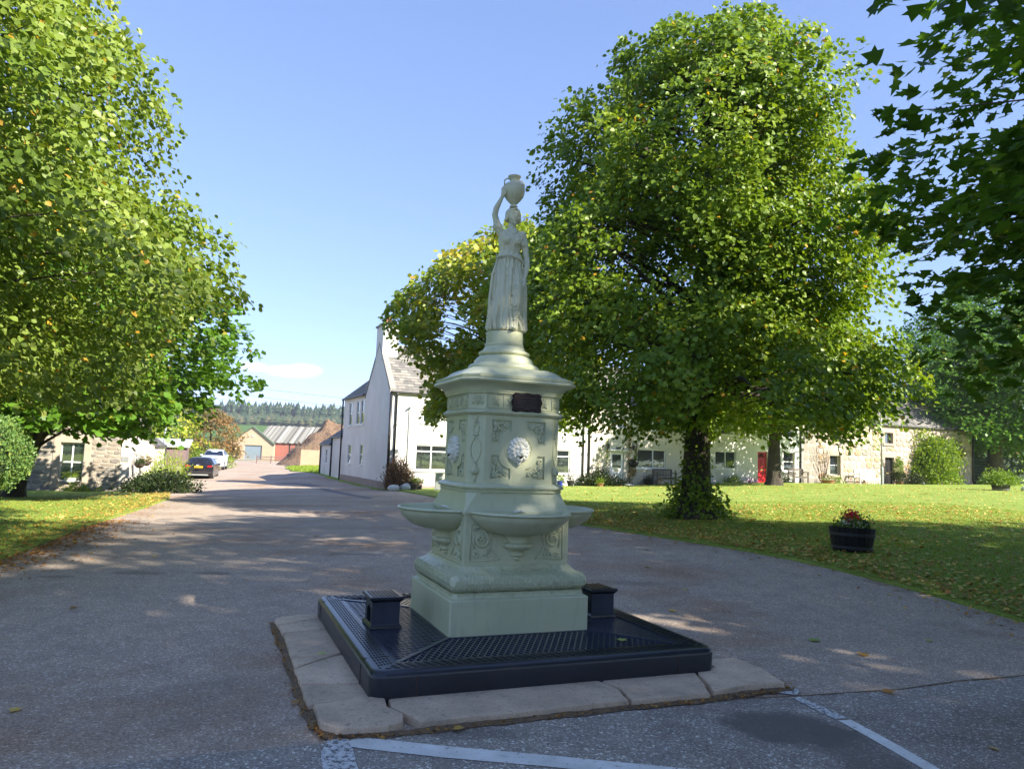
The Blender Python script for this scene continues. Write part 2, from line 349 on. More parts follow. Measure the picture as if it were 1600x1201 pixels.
M['flower_red'] = leafmat('red_petals', [(0, (.55, .01, .03)), (1, (.75, .05, .08))], .2)
M['flower_white'] = leafmat('white_petals', [(0, (.60, .62, .58)), (1, (.75, .75, .72))], .2)
M['flower_purple'] = leafmat('purple_petals', [(0, (.25, .05, .35)), (1, (.45, .12, .5))], .2)
M['conifer'] = leafmat('spruce_needles', [(0, (.014, .034, .016)), (.6, (.028, .055, .022)), (1, (.075, .085, .035))], .1)
M['far_green'] = leafmat('far_green_wood', [(0, (.03, .07, .015)), (.6, (.06, .12, .02)), (1, (.12, .17, .03))], .1)
M['far_broad'] = leafmat('far_autumn_wood', [(0, (.035, .06, .025)), (.55, (.06, .085, .035)), (1, (.13, .11, .055))], .1)

# ------------------------------------------------------------------ terrain
CTRL = np.array([(0,4,0),(3,2,0),(-3,2,0),(0,8,0),(3,8,.0),(-3,9,0),(5.4,8,.03),(5.6,12.3,.24),(4.8,19,.16),(-7,12,-.06),(-10,20,-.2),
 (15.8,47,.53),(25.9,51.5,.6),(33.8,55,.75),(-5.9,36.5,-.22),(-12.8,51,.0),(-19.9,49,-.61),(-25.3,64,-.4),(-55,165,-1.09),(-20,35,-.76),(-17.5,36.5,-.74),
 (-16.3,25,-.45),(30.8,48,.75),(14.8,42,.5),(6,43,.17),(-22.6,75,-.42),(-13.4,62,-.04),(12,20,.45),(20,30,.62),(9,6,.1),(12,-8,.1),(-12,-8,0),(0,-30,0),(60,60,1.0),(60,0,.4),(-60,0,-.4),(-60,60,-1),(-20,120,-.7),(60,200,1),(-150,165,-1.3),(0,165,-.6)], float)
def _phi(d): return d
_A = _phi(np.linalg.norm(CTRL[:, None, :2]-CTRL[None, :, :2], axis=2)); _P = np.c_[np.ones(len(CTRL)), CTRL[:, :2]]
_S = np.zeros((len(CTRL)+3,)*2); _S[:len(CTRL), :len(CTRL)] = _A-.3*np.eye(len(CTRL)); _S[:len(CTRL), len(CTRL):] = _P; _S[len(CTRL):, :len(CTRL)] = _P.T
_W = np.linalg.solve(_S, np.r_[CTRL[:, 2], 0, 0, 0])
def gz(x, y):
    x = np.asarray(x, float); y = np.asarray(y, float); xs, ys = np.clip(x, -160, 120), np.clip(y, -40, 200)
    q = np.stack([xs.ravel(), ys.ravel()], 1); d = _phi(np.linalg.norm(q[:, None]-CTRL[None, :, :2], axis=2))
    z = d@_W[:-3]+_W[-3]+q@_W[-2:]; z = z.reshape(x.shape)
    yy = np.clip((y-185)/415, 0, 1); z = z+ (22*yy**1.15) + np.clip((y-600)/900, 0, 1)*16
    return z
def g1(x, y): return float(gz(np.array([x]), np.array([y]))[0])
def sheet(name, poly, off, mat, step=lambda x, y: .5, skirt=0.0, kind='structure', parent=None, bumpy=0.0):
    pts = []
    for i, p in enumerate(poly):
        q = poly[(i+1) % len(poly)]; L = math.dist(p, q); n = max(1, int(L/max(.35, .06*math.hypot(*p))))
        for k in range(n): pts.append((p[0]+(q[0]-p[0])*k/n, p[1]+(q[1]-p[1])*k/n))
    nb = len(pts); P = np.array(pts); xs = [P[:, 0].min(), P[:, 0].max()]; ys = [P[:, 1].min(), P[:, 1].max()]
    rs = random.Random(5); inner = []
    y = ys[0]
    while y < ys[1]:
        st = max(.4, .05*abs(y)); x = xs[0]
        while x < xs[1]:
            s2 = max(st, .05*math.hypot(x, y)); inner.append((x+rs.uniform(-.1, .1)*s2, y+rs.uniform(-.1, .1)*s2)); x += s2
        y += st
    inner = [p for p in inner if inpoly(np.array([p[0]]), np.array([p[1]]), poly)[0]]
    vs = [Vector(p) for p in pts+inner]
    ov, oe, of, _, _, _ = delaunay_2d_cdt(vs, [(i, (i+1) % nb) for i in range(nb)], [], 1, 1e-4)
    V = np.array([(v.x, v.y) for v in ov]); Z = gz(V[:, 0], V[:, 1])+off
    if bumpy: Z = Z+bumpy*np.sin(V[:, 0]*2.3+1)*np.sin(V[:, 1]*1.9)
    mb = MB(); mb.v = [(a, b, c) for (a, b), c in zip(V, Z)]; mb.f = [tuple(f) if (ov[f[1]]-ov[f[0]]).cross(ov[f[2]]-ov[f[0]]) > 0 else tuple(f)[::-1] for f in of]
    if skirt:
        n0 = len(mb.v); zb = gz(P[:, 0], P[:, 1])
        for i in range(nb): mb.v.append((P[i, 0], P[i, 1], zb[i]+off)); mb.v.append((P[i, 0], P[i, 1], zb[i]+off-skirt))
        for i in range(nb): j = (i+1) % nb; mb.f.append((n0+2*i, n0+2*i+1, n0+2*j+1, n0+2*j))
    o = mb.build(name, mat, parent, smooth=True); 
    if kind: o['kind'] = kind
    return o
def inpoly(x, y, poly):
    c = np.zeros(x.shape, bool); n = len(poly)
    for i in range(n):
        (x1, y1), (x2, y2) = poly[i], poly[(i+1) % n]
        if y1 == y2: continue
        t = ((y1 > y) != (y2 > y)) & (x < (x2-x1)*(y-y1)/(y2-y1)+x1); c ^= t
    return c
def polydist(x, y, line):
    d = np.full(x.shape, 1e9)
    for (x1, y1), (x2, y2) in zip(line[:-1], line[1:]):
        dx, dy = x2-x1, y2-y1; t = np.clip(((x-x1)*dx+(y-y1)*dy)/(dx*dx+dy*dy), 0, 1)
        d = np.minimum(d, np.hypot(x-x1-t*dx, y-y1-t*dy))
    return d
# base ground out to the hills
gx = np.r_[np.linspace(-1500, -200, 14), np.linspace(-180, 120, 61), np.linspace(160, 1500, 14)]; gy = np.r_[np.linspace(-300, -20, 12), np.linspace(-15, 200, 60), np.linspace(215, 1500, 50)]
GX, GY = np.meshgrid(gx, gy); GZ = gz(GX, GY)-.12
idx = np.arange(GX.size).reshape(GX.shape); F = np.stack([idx[:-1, :-1], idx[:-1, 1:], idx[1:, 1:], idx[1:, :-1]], -1).reshape(-1, 4)
g = np_mesh('ground', np.stack([GX, GY, GZ], -1).reshape(-1, 3), F, M['field'], smooth=True); g['kind'] = 'structure'
f = (.9068, .4216); gv = (-.4216, .9068); A = (-5.95, 36.5)
def row(s, d): return (A[0]+f[0]*s+gv[0]*d, A[1]+f[1]*s+gv[1]*d)
RIGHT_EDGE = [(9, -30), (8.4, 0), (7.3, 4), (6.2, 6.6), (5.5, 8.14), (5.22, 9.4), (4.72, 11.0), (4.05, 12.5), (3.1, 14.4), (2.15, 16.4), (1.2, 18.3), (.1, 21.0), (-1.0, 24.2), (-2.3, 27.8), (-3.6, 31.6), (-5.0, 35.0), (-6.05, 36.2)]
LEFT_EDGE = [(-7.6, -30), (-6.6, 0), (-6.5, 6), (-6.84, 10.3), (-7.4, 12.1), (-8.4, 15.1), (-10.1, 20.9), (-12.3, 27.5), (-15.2, 34.0), (-17.4, 38.0), (-19.2, 43.5), (-21.6, 49), (-25.5, 60), (-28.0, 68), (-36, 82), (-52, 104), (-74, 150)]
road_poly = LEFT_EDGE + [(-30, 154), (-34, 122), (-25, 98), (-23.5, 84), (-22.0, 75), (-18.9, 66), (-17.2, 60), (-14.3, 54.4), (-12.95, 51.5)] + [(-6.25, 36.9)] + RIGHT_EDGE[::-1]
sheet('road', road_poly, 0, M['road'])
junction = [(-6.5, -30), (9.0, -30), (8.2, 0), (6.5, 6.3), (5.0, 6.25), (4.15, 6.12), (2.91, 5.68), (2.11, 5.42), (1.55, 5.30), (-.9, 4.30), (-1.17, 4.21), (-2.13, 3.83), (-6, 2.6)]
sheet('junction_road', junction, .004, M['junction'])
lawn_poly = RIGHT_EDGE + [row(44.6, -.25), row(60, 2), (60, 50), (48, 0), (40, -30)]
sheet('lawn', lawn_poly, .045, M['lawn'], skirt=.06)
left_lawn = LEFT_EDGE[:9] + [(-17.2, 36.2), (-19.9, 35.1), (-40, 28), (-40, -30)]
sheet('left_lawn', left_lawn, .045, M['lawn'], skirt=.06)
verge = [(-34, 122.5), (-25.3, 98), (-23.8, 84), (-22.3, 75), (-19.2, 66), (-17.4, 60), (-14.4, 54.8), (-13.2, 53.5), (-8, 56), (-4, 75), (-10, 110)]
sheet('grass_verge', verge, .05, M['lawn'], skirt=.08)
foot = [row(-.18, -.4)]+[(A[0]+gv[0]*s-f[0]*(.28+.16*math.sin(s*1.7)), A[1]+gv[1]*s-f[1]*(.28+.16*math.sin(s*1.7))) for s in (1, 2.5, 4, 5.5, 7, 8.5, 10, 12, 14, 16.5)]+[(A[0]+gv[0]*17+f[0]*.1, A[1]+gv[1]*17+f[1]*.1), row(.1, 0)]
sheet('grass_strip', foot, .03, M['lawn'], skirt=.05)
patch = [(-13.2, 42.5), (-11.5, 41.6), (-8.9, 36.2), (-5.4, 28.5), (-5.15, 28.3), (-5.15, 29.1), (-8.5, 36.6), (-11.1, 42.4), (-13.0, 43.4)]
sheet('road_patch', patch, .004, pm('tar_patch', (.13, .12, .12), (.19, .17, .165), 4, .8, .4, 90))
def strip(name, pts, w, off, mat, label=None):
    """painted line draped on the road"""
    poly_l, poly_r = [], []
    for i, p in enumerate(pts):
        a = pts[max(i-1, 0)]; b = pts[min(i+1, len(pts)-1)]; d = math.hypot(b[0]-a[0], b[1]-a[1]); n = (-(b[1]-a[1])/d, (b[0]-a[0])/d)
        ww = w[i] if hasattr(w, '__len__') else w
        poly_l.append((p[0]+n[0]*ww/2, p[1]+n[1]*ww/2)); poly_r.append((p[0]-n[0]*ww/2, p[1]-n[1]*ww/2))
    o = sheet(name, poly_l+poly_r[::-1], off, mat); return o
strip('give_way_line', [(-.93, 4.325), (-.72, 4.285), (-.3, 4.205), (.24, 4.135), (.74, 4.06), (1.6, 3.93), (3.4, 3.62)], [.12, .155, .155, .15, .15, .15, .15], .008, M['white_line'])
mb = MB(); rs = random.Random(44)
for pts in ([(1.60, 5.31), (2.11, 5.43), (2.5, 5.55), (2.91, 5.66), (3.5, 5.93), (4.15, 6.13), (5.3, 6.3)],):
    P = []
    for (a, b) in zip(pts[:-1], pts[1:]):
        for k in range(24): P.append((a[0]+(b[0]-a[0])*k/24, a[1]+(b[1]-a[1])*k/24))
    rr = []
    for i, (x, y) in enumerate(P):
        w = .003+.022*rs.random()**2*abs(math.sin(i*.13)); rr.append([(x, y-w, g1(x, y)+.0055), (x+.005, y, g1(x, y)+.011), (x, y+w, g1(x, y)+.0055)])
    mb.loft(rr, caps=False, close=False)
mb.build('joint_dirt', M['soil'], None, True)['kind'] = 'stuff'
M['line_worn'] = None
def worn():
    m, t, b = newmat('badly_worn_road_paint'); co = coord(t)
    w = ramp(t, noise(t, 34, 8, .85, co), [(.46, (.08, .078, .08)), (.50, (.62, .61, .58))])
    t.links.new(w, b.inputs['Base Color']); b.inputs['Roughness'].default_value = .75; return m
M['line_worn'] = worn()
strip('centre_line', [(2.06, 5.40), (2.12, 5.2), (2.19, 4.98)], [.07, .09, .10], .008, M['line_worn'])
strip('centre_line', [(2.20, 4.95), (2.25, 4.72), (2.30, 4.45), (2.34, 4.2), (2.42, 3.7)], .095, .008, M['white_line'])
sheet('worn_line', [(1.93, 5.62), (2.0, 5.70), (2.12, 5.66), (2.15, 5.55), (2.08, 5.44), (1.97, 5.48)], .009, M['line_worn'])
strip('worn_line', [(-.90, 4.33), (-.86, 4.15), (-.80, 3.95), (-.66, 3.6)], [.10, .17, .17, .17], .0095, M['line_worn'])

# ------------------------------------------------------------------ the fountain
def wallm(mb, T, u0, u1, z0, z1, ops, depth=.2, gable=None):
    us = sorted({u0, u1, *[o[0] for o in ops], *[o[1] for o in ops]}); zs = sorted({z0, z1, *[o[2] for o in ops], *[o[3] for o in ops]})
    us = [u for u in us if u0 <= u <= u1]; zs = [z for z in zs if z0 <= z <= z1]
    for a, b in zip(us[:-1], us[1:]):
        for c, d in zip(zs[:-1], zs[1:]):
            if any(o[0] <= (a+b)/2 <= o[1] and o[2] <= (c+d)/2 <= o[3] for o in ops): continue
            mb.add([T(a, 0, c), T(b, 0, c), T(b, 0, d), T(a, 0, d)], [(0, 1, 2, 3)])
    for a, b, c, d in [o[:4] for o in ops]:
        mb.add([T(a, 0, c), T(b, 0, c), T(b, 0, d), T(a, 0, d), T(a, depth, c), T(b, depth, c), T(b, depth, d), T(a, depth, d)], [(0, 1, 5, 4), (1, 2, 6, 5), (2, 3, 7, 6), (3, 0, 4, 7)])
    if gable: mb.add([T(u0, 0, z1), T(u1, 0, z1), T(gable[0], 0, gable[1])], [(0, 1, 2)])
FC = (-.079, 6.543, 0); YAW = .3784
fountain = thing('drinking_fountain', 'tall pale green cast iron fountain with a woman statue carrying an urn on top', 'fountain', FC, YAW)
def octa(h, e, z, r=.0):
    return [(-e, -h, z), (e, -h, z), (h, -e, z), (h, e, z), (e, h, z), (-e, h, z), (-h, e, z), (-h, -e, z)]
def sq(h, z, c=.006): return octa(h, h-c, z)
MB().loft([sq(.587, .222, .01), sq(.587, .488, .01), sq(.578, .497, .012)]).build('plinth', M['green'], fountain)
prof = [(.572, .498), (.560, .508), (.556, .535), (.560, .545)]
n = 10
prof += [(.535+.046*math.cos(t), .613+.066*math.sin(t)) for t in [(-.5+k/n)*math.pi for k in range(n+1)]]
prof += [(.528, .683), (.505, .690), (.485, .705), (.472, .722), (.468, .735), (.457, .737)]
mb = MB().loft([sq(h, z, .03 if .5 < z < .69 else .006) for h, z in prof]); o = mb.build('torus_moulding', M['green_relief'], fountain, True, angle=40)
MB().loft([sq(.455, .735), sq(.455, 1.138)]).build('pedestal', M['green'], fountain)
fl = [(.470, .470-.012, 1.136), (.472, .46, 1.150), (.468, .456, 1.162), (.462, .450, 1.164), (.458, .446, 1.172), (.446, .425, 1.20), (.434, .40, 1.235), (.426, .37, 1.27), (.422, .345, 1.305)]
MB().loft([octa(h, e, z) for h, e, z in fl]).build('flared_base', M['green'], fountain, True, angle=35)
def oct_profile(lst, name, mat, angle=30): return MB().loft([octa(h, h*.72+d, z) for h, z, d in lst]).build(name, mat, fountain, True, angle=angle)
def od(h): return h-.115
def octl(lst): return [octa(h, h-.115, z) for h, z in lst]
MB().loft(octl([(.418, 1.300), (.436, 1.306), (.440, 1.318), (.434, 1.328), (.452, 1.338), (.455, 1.350), (.446, 1.362), (.430, 1.372), (.414, 1.380)])).build('lower_moulding', M['green'], fountain, True, angle=38)
mb = MB()
for k in range(4):
    a = k*math.pi/2; ca, sa = math.cos(a), math.sin(a); rot = lambda u, v, z: (u*ca-(-.410+v)*sa, u*sa+(-.410+v)*ca, z)
    pk = [(sx*.152-.086, sx*.152+.086, z0, z0+.19) for sx in (-1, 1) for z0 in (1.417, 1.703)]
    wallm(mb, rot, -.295, .295, 1.376, 1.936, pk, depth=.016)
    for (u0, u1, z0, z1) in pk:
        mb.add([rot(u0, .016, z0), rot(u1, .016, z0), rot(u1, .016, z1), rot(u0, .016, z1)], [(0, 1, 2, 3)])
        mx_ = 1 if u0 < 0 else -1; mz = 1 if z0 < 1.5 else -1; W, H, rr = .172, .19, .105; ox, oz = -mx_*.238, 1.655-mz*.238
        P = [(W, H), (W, H-rr)]+[(W-rr*math.sin(t), H-rr*math.cos(t)) for t in np.linspace(.08, 1.5, 8)]+[(W-rr, H)]
        mb.loft([[rot(ox+mx_*x, v, oz+mz*z) for x, z in P] for v in (.0004, .0155)])
    mb.add([rot(.295, 0, 1.376), rot(.410, .115, 1.376), rot(.410, .115, 1.936), rot(.295, 0, 1.936)], [(0, 1, 2, 3)])
mb.build('drum', M['green'], fountain)
MB().loft(octl([(.412, 1.930), (.432, 1.940), (.440, 1.952), (.438, 1.964), (.424, 1.974), (.414, 1.984)])).build('band_moulding', M['green'], fountain, True, angle=38)
MB().loft(octl([(.408, 1.980), (.408, 2.112)])).build('frieze', M['green'], fountain)
MB().loft(octl([(.410, 2.106), (.424, 2.110), (.426, 2.124), (.430, 2.126), (.436, 2.150), (.452, 2.172), (.478, 2.188), (.496, 2.194), (.512, 2.202), (.516, 2.214), (.508, 2.226)])).build('cornice', M['green'], fountain, True, angle=38)
MB().loft(octl([(.500, 2.231), (.502, 2.252), (.494, 2.258), (.460, 2.270), (.420, 2.292), (.385, 2.322), (.37, 2.330)])).build('cap_slab', M['green'], fountain, True, angle=38)
dome = [(.30, 2.325), (.312, 2.335), (.316, 2.352), (.310, 2.372), (.296, 2.388), (.276, 2.392), (.268, 2.400), (.258, 2.425), (.240, 2.448), (.222, 2.462), (.214, 2.468)]
dome += [(.200+.026*math.cos(t), 2.490+.020*math.sin(t)) for t in [(-.5+k/8)*math.pi for k in range(9)]]
dome += [(.192, 2.516), (.186, 2.530), (.176, 2.546), (.168, 2.556)]
MB().lathe(dome, 64, mod=lambda t, j: (.006*abs(math.sin(t*36)) if 1 <= j <= 3 else 0)).build('round_plinth', M['green'], fountain, True, angle=40)
MB().lathe([(.164, 2.552), (.172, 2.558), (.172, 2.570), (.164, 2.576), (.162, 2.65), (.160, 2.682), (.13, 2.688), (0.001, 2.69)], 48).build('statue_base', M['green'], fountain, True, angle=35)
# relief ornament: half sunk tubes on a face given by rotation k*90 (main faces) or k*90+45 (chamfers)
def spiral(cx, cz, r0, turns, start, sgn=1, n=14):
    return [(cx+r0*(1-k/n*.85)*math.cos(start+sgn*turns*2*math.pi*k/n), cz+r0*(1-k/n*.85)*math.sin(start+sgn*turns*2*math.pi*k/n)) for k in range(n+1)]
def relief(paths, depth, name, mat, parent, face, mirror=(1, 1), off=(0, 0)):
    """paths: (list of (x,z), radius[list]); depth: distance of face plane from axis; face: angle"""
    mb = MB()
    for p, r in paths: mb.tube([(off[0]+x*mirror[0], -depth-.5*(r if not hasattr(r, '__len__') else min(r)), off[1]+z*mirror[1]) for x, z in p], (r*1.45 if not hasattr(r, '__len__') else [q*1.45 for q in r]), 6)
    return mb.build(name, mat, parent, True, rz=face)
def scroll_corner():
    # a concave cornered panel 0.16 wide; origin at its outer corner, growing +x +z toward the lion
    P = []
    W, H = .172, .19; rr = .105
    border = [(0, 0), (W, 0), (W, H-rr*.95)]
    arc = [(W-rr*math.sin(t)*1.0, H-rr*math.cos(t)*1.0) for t in np.linspace(.08, 1.5, 8)]
    border += arc+[(W-rr, H), (0, H), (0, 0)]
    P.append(([(x, z) for x, z in border], .0028))
    P.append((spiral(.035, .145, .024, 1.3, -1.2, 1), [.0062]*8+[.005]*7))
    P.append((spiral(.130, .040, .022, 1.3, 3.3, -1), [.0062]*8+[.005]*7))
    P.append(([(.018, .018), (.045, .045), (.070, .072), (.080, .082)], [.010, .008, .006, .004]))
    P.append(([(.018, .018), (.030, .060), (.040, .095), (.045, .118)], [.008, .007, .005, .004]))
    P.append(([(.018, .018), (.060, .028), (.095, .034), (.112, .036)], [.008, .007, .005, .004]))
    P.append(([(.045, .045), (.025, .085), (.016, .10)], [.007, .006, .002])); P.append(([(.045, .045), (.085, .022), (.10, .017)], [.007, .006, .002]))
    P.append((spiral(.078, .080, .014, 1.0, 3.9, 1, 8), .0055))
    P.append(([(.035, .12), (.055, .108), (.062, .090)], [.006, .006, .003])); P.append(([(.11, .05), (.100, .066), (.086, .070)], [.006, .006, .003]))
    for bx, bz in ((.060, .060), (.030, .085), (.085, .030), (.040, .118), (.105, .048), (.055, .085), (.086, .055), (.020, .045), (.045, .02)): P.append(([(bx-.005, bz), (bx+.005, bz)], .008))
    return P
SC = scroll_corner()
for k in range(4):
    fa = k*math.pi/2
    for mx_ in (1, -1):
        for mz in (1, -1):
            relief(SC, .397, 'scroll_panel', M['green'], fountain, fa, (mx_, mz), (-mx_*.238, 1.655-mz*.238))
    mb = MB(); mb.tube([(.118*math.cos(t), -.4105, 1.655+.118*math.sin(t)) for t in np.linspace(0, 2*math.pi, 33)], .004, 5); mb.build('medallion_ring', M['green'], fountain, True, rz=fa)
    # frieze anthemia on main faces
    P = []
    for cx in (-.215, -.075, .075, .215):
        P.append((spiral(cx-.025, -.030, .014, 1.1, 0, 1, 9), .004)); P.append((spiral(cx+.025, -.030, .014, 1.1, math.pi, -1, 9), .004))
        for a in (-1.0, -.5, 0, .5, 1.0): P.append(([(cx, -.030), (cx+math.sin(a)*.028, -.01+math.cos(a)*.03), (cx+math.sin(a)*.044, .002+math.cos(a)*.042)], [.003, .0055, .003]))
    for cx in (-.29, -.145, 0, .145, .29): P.append(([(cx, -.05), (cx, .05)], .003))
    P.append(([(-.285, -.054), (.285, -.054)], .003)); P.append(([(-.285, .054), (.285, .054)], .003))
    relief(P, .409, 'frieze_ornament', M['green'], fountain, fa, off=(0, 2.046))
    # pedestal relief either side of the basin stem
    P = []
    for s in (-1, 1):
        b = [(s*.40, -.16), (s*.40, .13), (s*.33, .12), (s*.26, .10), (s*.215, .03), (s*.235, -.04), (s*.215, -.09), (s*.15, -.155), (s*.40, -.16)]
        P.append((b, .0045))
        P.append((spiral(s*.31, .0, .065, 1.7, 1.2, s, 20), [.009]*12+[.006]*9)); P.append((spiral(s*.36, .085, .024, 1.2, 0, -s, 10), .006)); P.append((spiral(s*.355, -.115, .028, 1.2, 2, s, 10), .006))
        P.append((spiral(s*.25, -.115, .026, 1.2, 1, -s, 10), .006)); P.append(([(s*.31, .0), (s*.29, .035), (s*.31, .05)], [.01, .008, .003])); P.append(([(s*.31, .0), (s*.34, .02), (s*.35, -.01)], [.008, .008, .003]))
        P.append(([(s*.375, .05), (s*.38, 0), (s*.365, -.07)], [.004, .009, .004])); P.append(([(s*.235, -.07), (s*.27, -.085), (s*.30, -.13)], [.004, .009, .004]))
        relief(P, .4555, 'pedestal_scrollwork', M['green'], fountain, fa, off=(0, .935)); P = []
    # chamfer: baluster ornament
    ch = fa+math.pi/4; cd = (.41+.295)/math.sqrt(2)+.0005
    P = [([(-.012, .26), (.012, .26)], .006), ([(-.02, .215), (.02, .215)], .006), ([(0, .27), (0, .215)], .007)]
    P.append(([(.026*math.cos(t), .165+.036*math.sin(t)) for t in np.linspace(0, 2*math.pi, 15)], .0045))
    P.append(([(x, .115) for x in (-.02, -.01, .01, .02)], .008))
    P.append(([(.046*math.sin(math.pi*u)**.8, .10-.215*u) for u in np.linspace(0.001, .999, 13)], .0045)); P.append(([(-.046*math.sin(math.pi*u)**.8, .10-.215*u) for u in np.linspace(0.001, .999, 13)], .0045))
    P.append(([(0, -.12), (0, -.135), (0, -.175), (0, -.20), (0, -.21)], [.016, .012, .028, .022, .006])); P.append(([(-.022, -.22), (.022, -.22)], .006)); P.append(([(0, -.22), (0, -.25), (0, -.28)], [.014, .008, .004]))
    relief(P, cd, 'baluster_ornament', M['green'], fountain, ch, off=(0, 1.655))
    P = [(spiral(-.04, -.02, .018, 1.1, 0, 1, 9), .004), (spiral(.04, -.02, .018, 1.1, math.pi, -1, 9), .004)]
    for a in (-1.1, -.55, 0, .55, 1.1): P.append(([(0, -.035), (math.sin(a)*.03, -.01+math.cos(a)*.03), (math.sin(a)*.052, .002+math.cos(a)*.042)], [.003, .0055, .003]))
    relief(P, (.408+.293)/math.sqrt(2)+.0005, 'frieze_ornament', M['green'], fountain, ch, off=(0, 2.046))
# leafy relief on the torus, front and sides
rs = random.Random(3)
for k in range(4):
    mb = MB()
    for i in range(46):
        x = -.52+1.04*i/45
        for q, (a0, a1) in enumerate(((-.9, -.2), (-.25, .45), (.35, 1.15))):
            pts = []
            for t in np.linspace(a0, a1, 4):
                pts.append((x+.010*math.sin(t*3+i)+(.011 if q % 2 else 0), -(.535+.046*math.cos(t)), .613+.066*math.sin(t)))
            mb.tube(pts, [.002, .0045, .0045, .002], 4)
    mb.build('moulding_leaves', M['green'], fountain, True, rz=k*math.pi/2)
# basins
def basin():
    R0 = .425; out = [(R0-.012, 1.166), (R0, 1.160), (R0+.003, 1.150), (R0-.006, 1.142), (R0-.022, 1.136), (R0-.032, 1.118), (R0-.045, 1.095), (R0-.085, 1.055), (R0-.135, 1.020), (R0-.185, 1.000), (.21, .992), (.18, .985), (.115, .975), (.095, .955), (.088, .925), (.094, .915), (.120, .908), (.124, .895), (.118, .880), (.100, .874), (.086, .862), (.060, .856), (.048, .840), (.058, .832), (.058, .815), (.046, .806), (.030, .800), (.034, .790), (.026, .776), (.012, .768), (.001, .762)]
    ins = [(.001, 1.055), (.15, 1.058), (.26, 1.075), (.34, 1.105), (R0-.035, 1.148), (R0-.026, 1.160)]
    return [(r, z) for r, z in ins]+out
BP = basin()
def gad(t, j):
    j -= 6
    if 5 <= j <= 9: return .030*abs(math.sin(t*27))*(1, 1, .9, .9, .8)[j-5]
    if 16 <= j <= 19: return .04*abs(math.sin(t*12))
    return 0
for k, lb in enumerate(('round drinking basin on the front of the fountain', None, None, None)):
    a = -math.pi/2+k*math.pi/2; d = .452
    b = MB().lathe(BP, 120, mod=gad).build('basin', M['green'], fountain, True, loc=(d*math.cos(a), d*math.sin(a), 0), angle=50)
    p = MB(); ca, sa = math.cos(a), math.sin(a)
    p.tube([(.40*ca-.10*sa, .40*sa+.10*ca, 1.155), (.47*ca-.05*sa, .47*sa+.05*ca, 1.160), (.50*ca, .50*sa, 1.170), (.50*ca+.06*sa, .50*sa-.06*ca, 1.155)], .009, 6)
    p.build('water_pipe', M['cream'], fountain, True)
# lion masks
def lion(parent, ang):
    rs = random.Random(8); mb = MB(); y0 = -.40
    mb.ball((0, y0, 0), (.070, .045, .085), 14, 9)
    for ring, (rad, cnt, sz, yy) in enumerate(((.083, 17, .023, -.012), (.066, 15, .023, -.035), (.092, 19, .016, .0))):
        for i in range(cnt):
            t = 2*math.pi*i/cnt+ring*.2; sx = rad*math.cos(t); sz_ = rad*1.12*math.sin(t)+.006
            for u in (0, .5, 1): mb.ball((sx*(1-.16*u), y0+yy-.006+.008*rs.random()-.008*(1-u), sz_*(1-.16*u)), (sz*(.7+.3*u), sz*.8, sz*(.7+.3*u)), 7, 5)
    mb.ball((0, y0-.040, -.012), (.042, .032, .055), 12, 8)              # face
    mb.ball((0, y0-.062, .008), (.015, .022, .036), 8, 6)                # nose bridge
    mb.ball((0, y0-.078, -.018), (.021, .013, .012), 8, 6)               # nose
    for s in (-1, 1):
        mb.ball((s*.017, y0-.070, -.034), (.019, .018, .014), 8, 6); mb.ball((s*.024, y0-.056, .022), (.016, .014, .010), 8, 6)
        mb.ball((s*.030, y0-.052, -.010), (.017, .016, .018), 8, 6)
        for q in range(4): mb.ball((s*(.03+.014*q), y0-.035+.004*q, -.060+.004*q-.004*(q == 1)), (.015, .014, .026), 7, 5)
    mb.ball((0, y0-.052, -.072), (.022, .020, .020), 8, 6)               # chin
    mb.ball((0, y0-.030, -.095), (.022, .016, .028), 8, 6)
    for i in range(5): mb.ball((-.03+.015*i, y0-.040, .055+.012*math.sin(i*1.57)), (.013, .018, .022), 7, 5)
    o = mb.build('lion_mask', M['cream'], parent, True, rz=ang, loc=(0, 0, 1.648)); remesh(o, .0042, 1, .4)
    m2 = MB().ball((0, y0-.072, -.054), (.013, .009, .008), 8, 5); m2.ball((.006, y0-.068, -.047), (.005, .008, .006), 6, 4)
    c = m2.build('mouth_opening', M['mouth'], o, True)
for k in (0, 1, 3): lion(fountain, -k*math.pi/2 if k != 3 else math.pi/2)
# the plaque
mb = MB(); pts = [(-.130, .055), (-.105, .075), (-.05, .070), (0, .078), (.05, .070), (.105, .075), (.130, .055), (.122, .035), (.138, 0), (.124, -.04), (.130, -.072), (.100, -.084), (.05, -.070), (0, -.078), (-.05, -.070), (-.100, -.084), (-.130, -.072), (-.124, -.04), (-.138, 0), (-.122, .035)]
mb.loft([[(x, 0, z) for x, z in pts], [(x, -.014, z) for x, z in pts], [(x*.96, -.020, z*.95) for x, z in pts], [(x*.92, -.016, z*.90) for x, z in pts]])
pq = mb.build('plaque', M['plaque'], fountain, loc=(.052, -.425, 2.048)); 
mb = MB(); rs = random.Random(6)
for z, w in ((.035, .07), (.012, .085), (-.008, .09), (-.026, .07), (-.042, .085), (-.056, .03)):
    x = -w
    while x < w:
        l = rs.uniform(.005, .018); mb.box(x, min(x+l, w), -.0178, -.0150, z-.0022, z+.0022); x += l+.005
mb.build('worn_inscription', M['plaque_text'], pq)
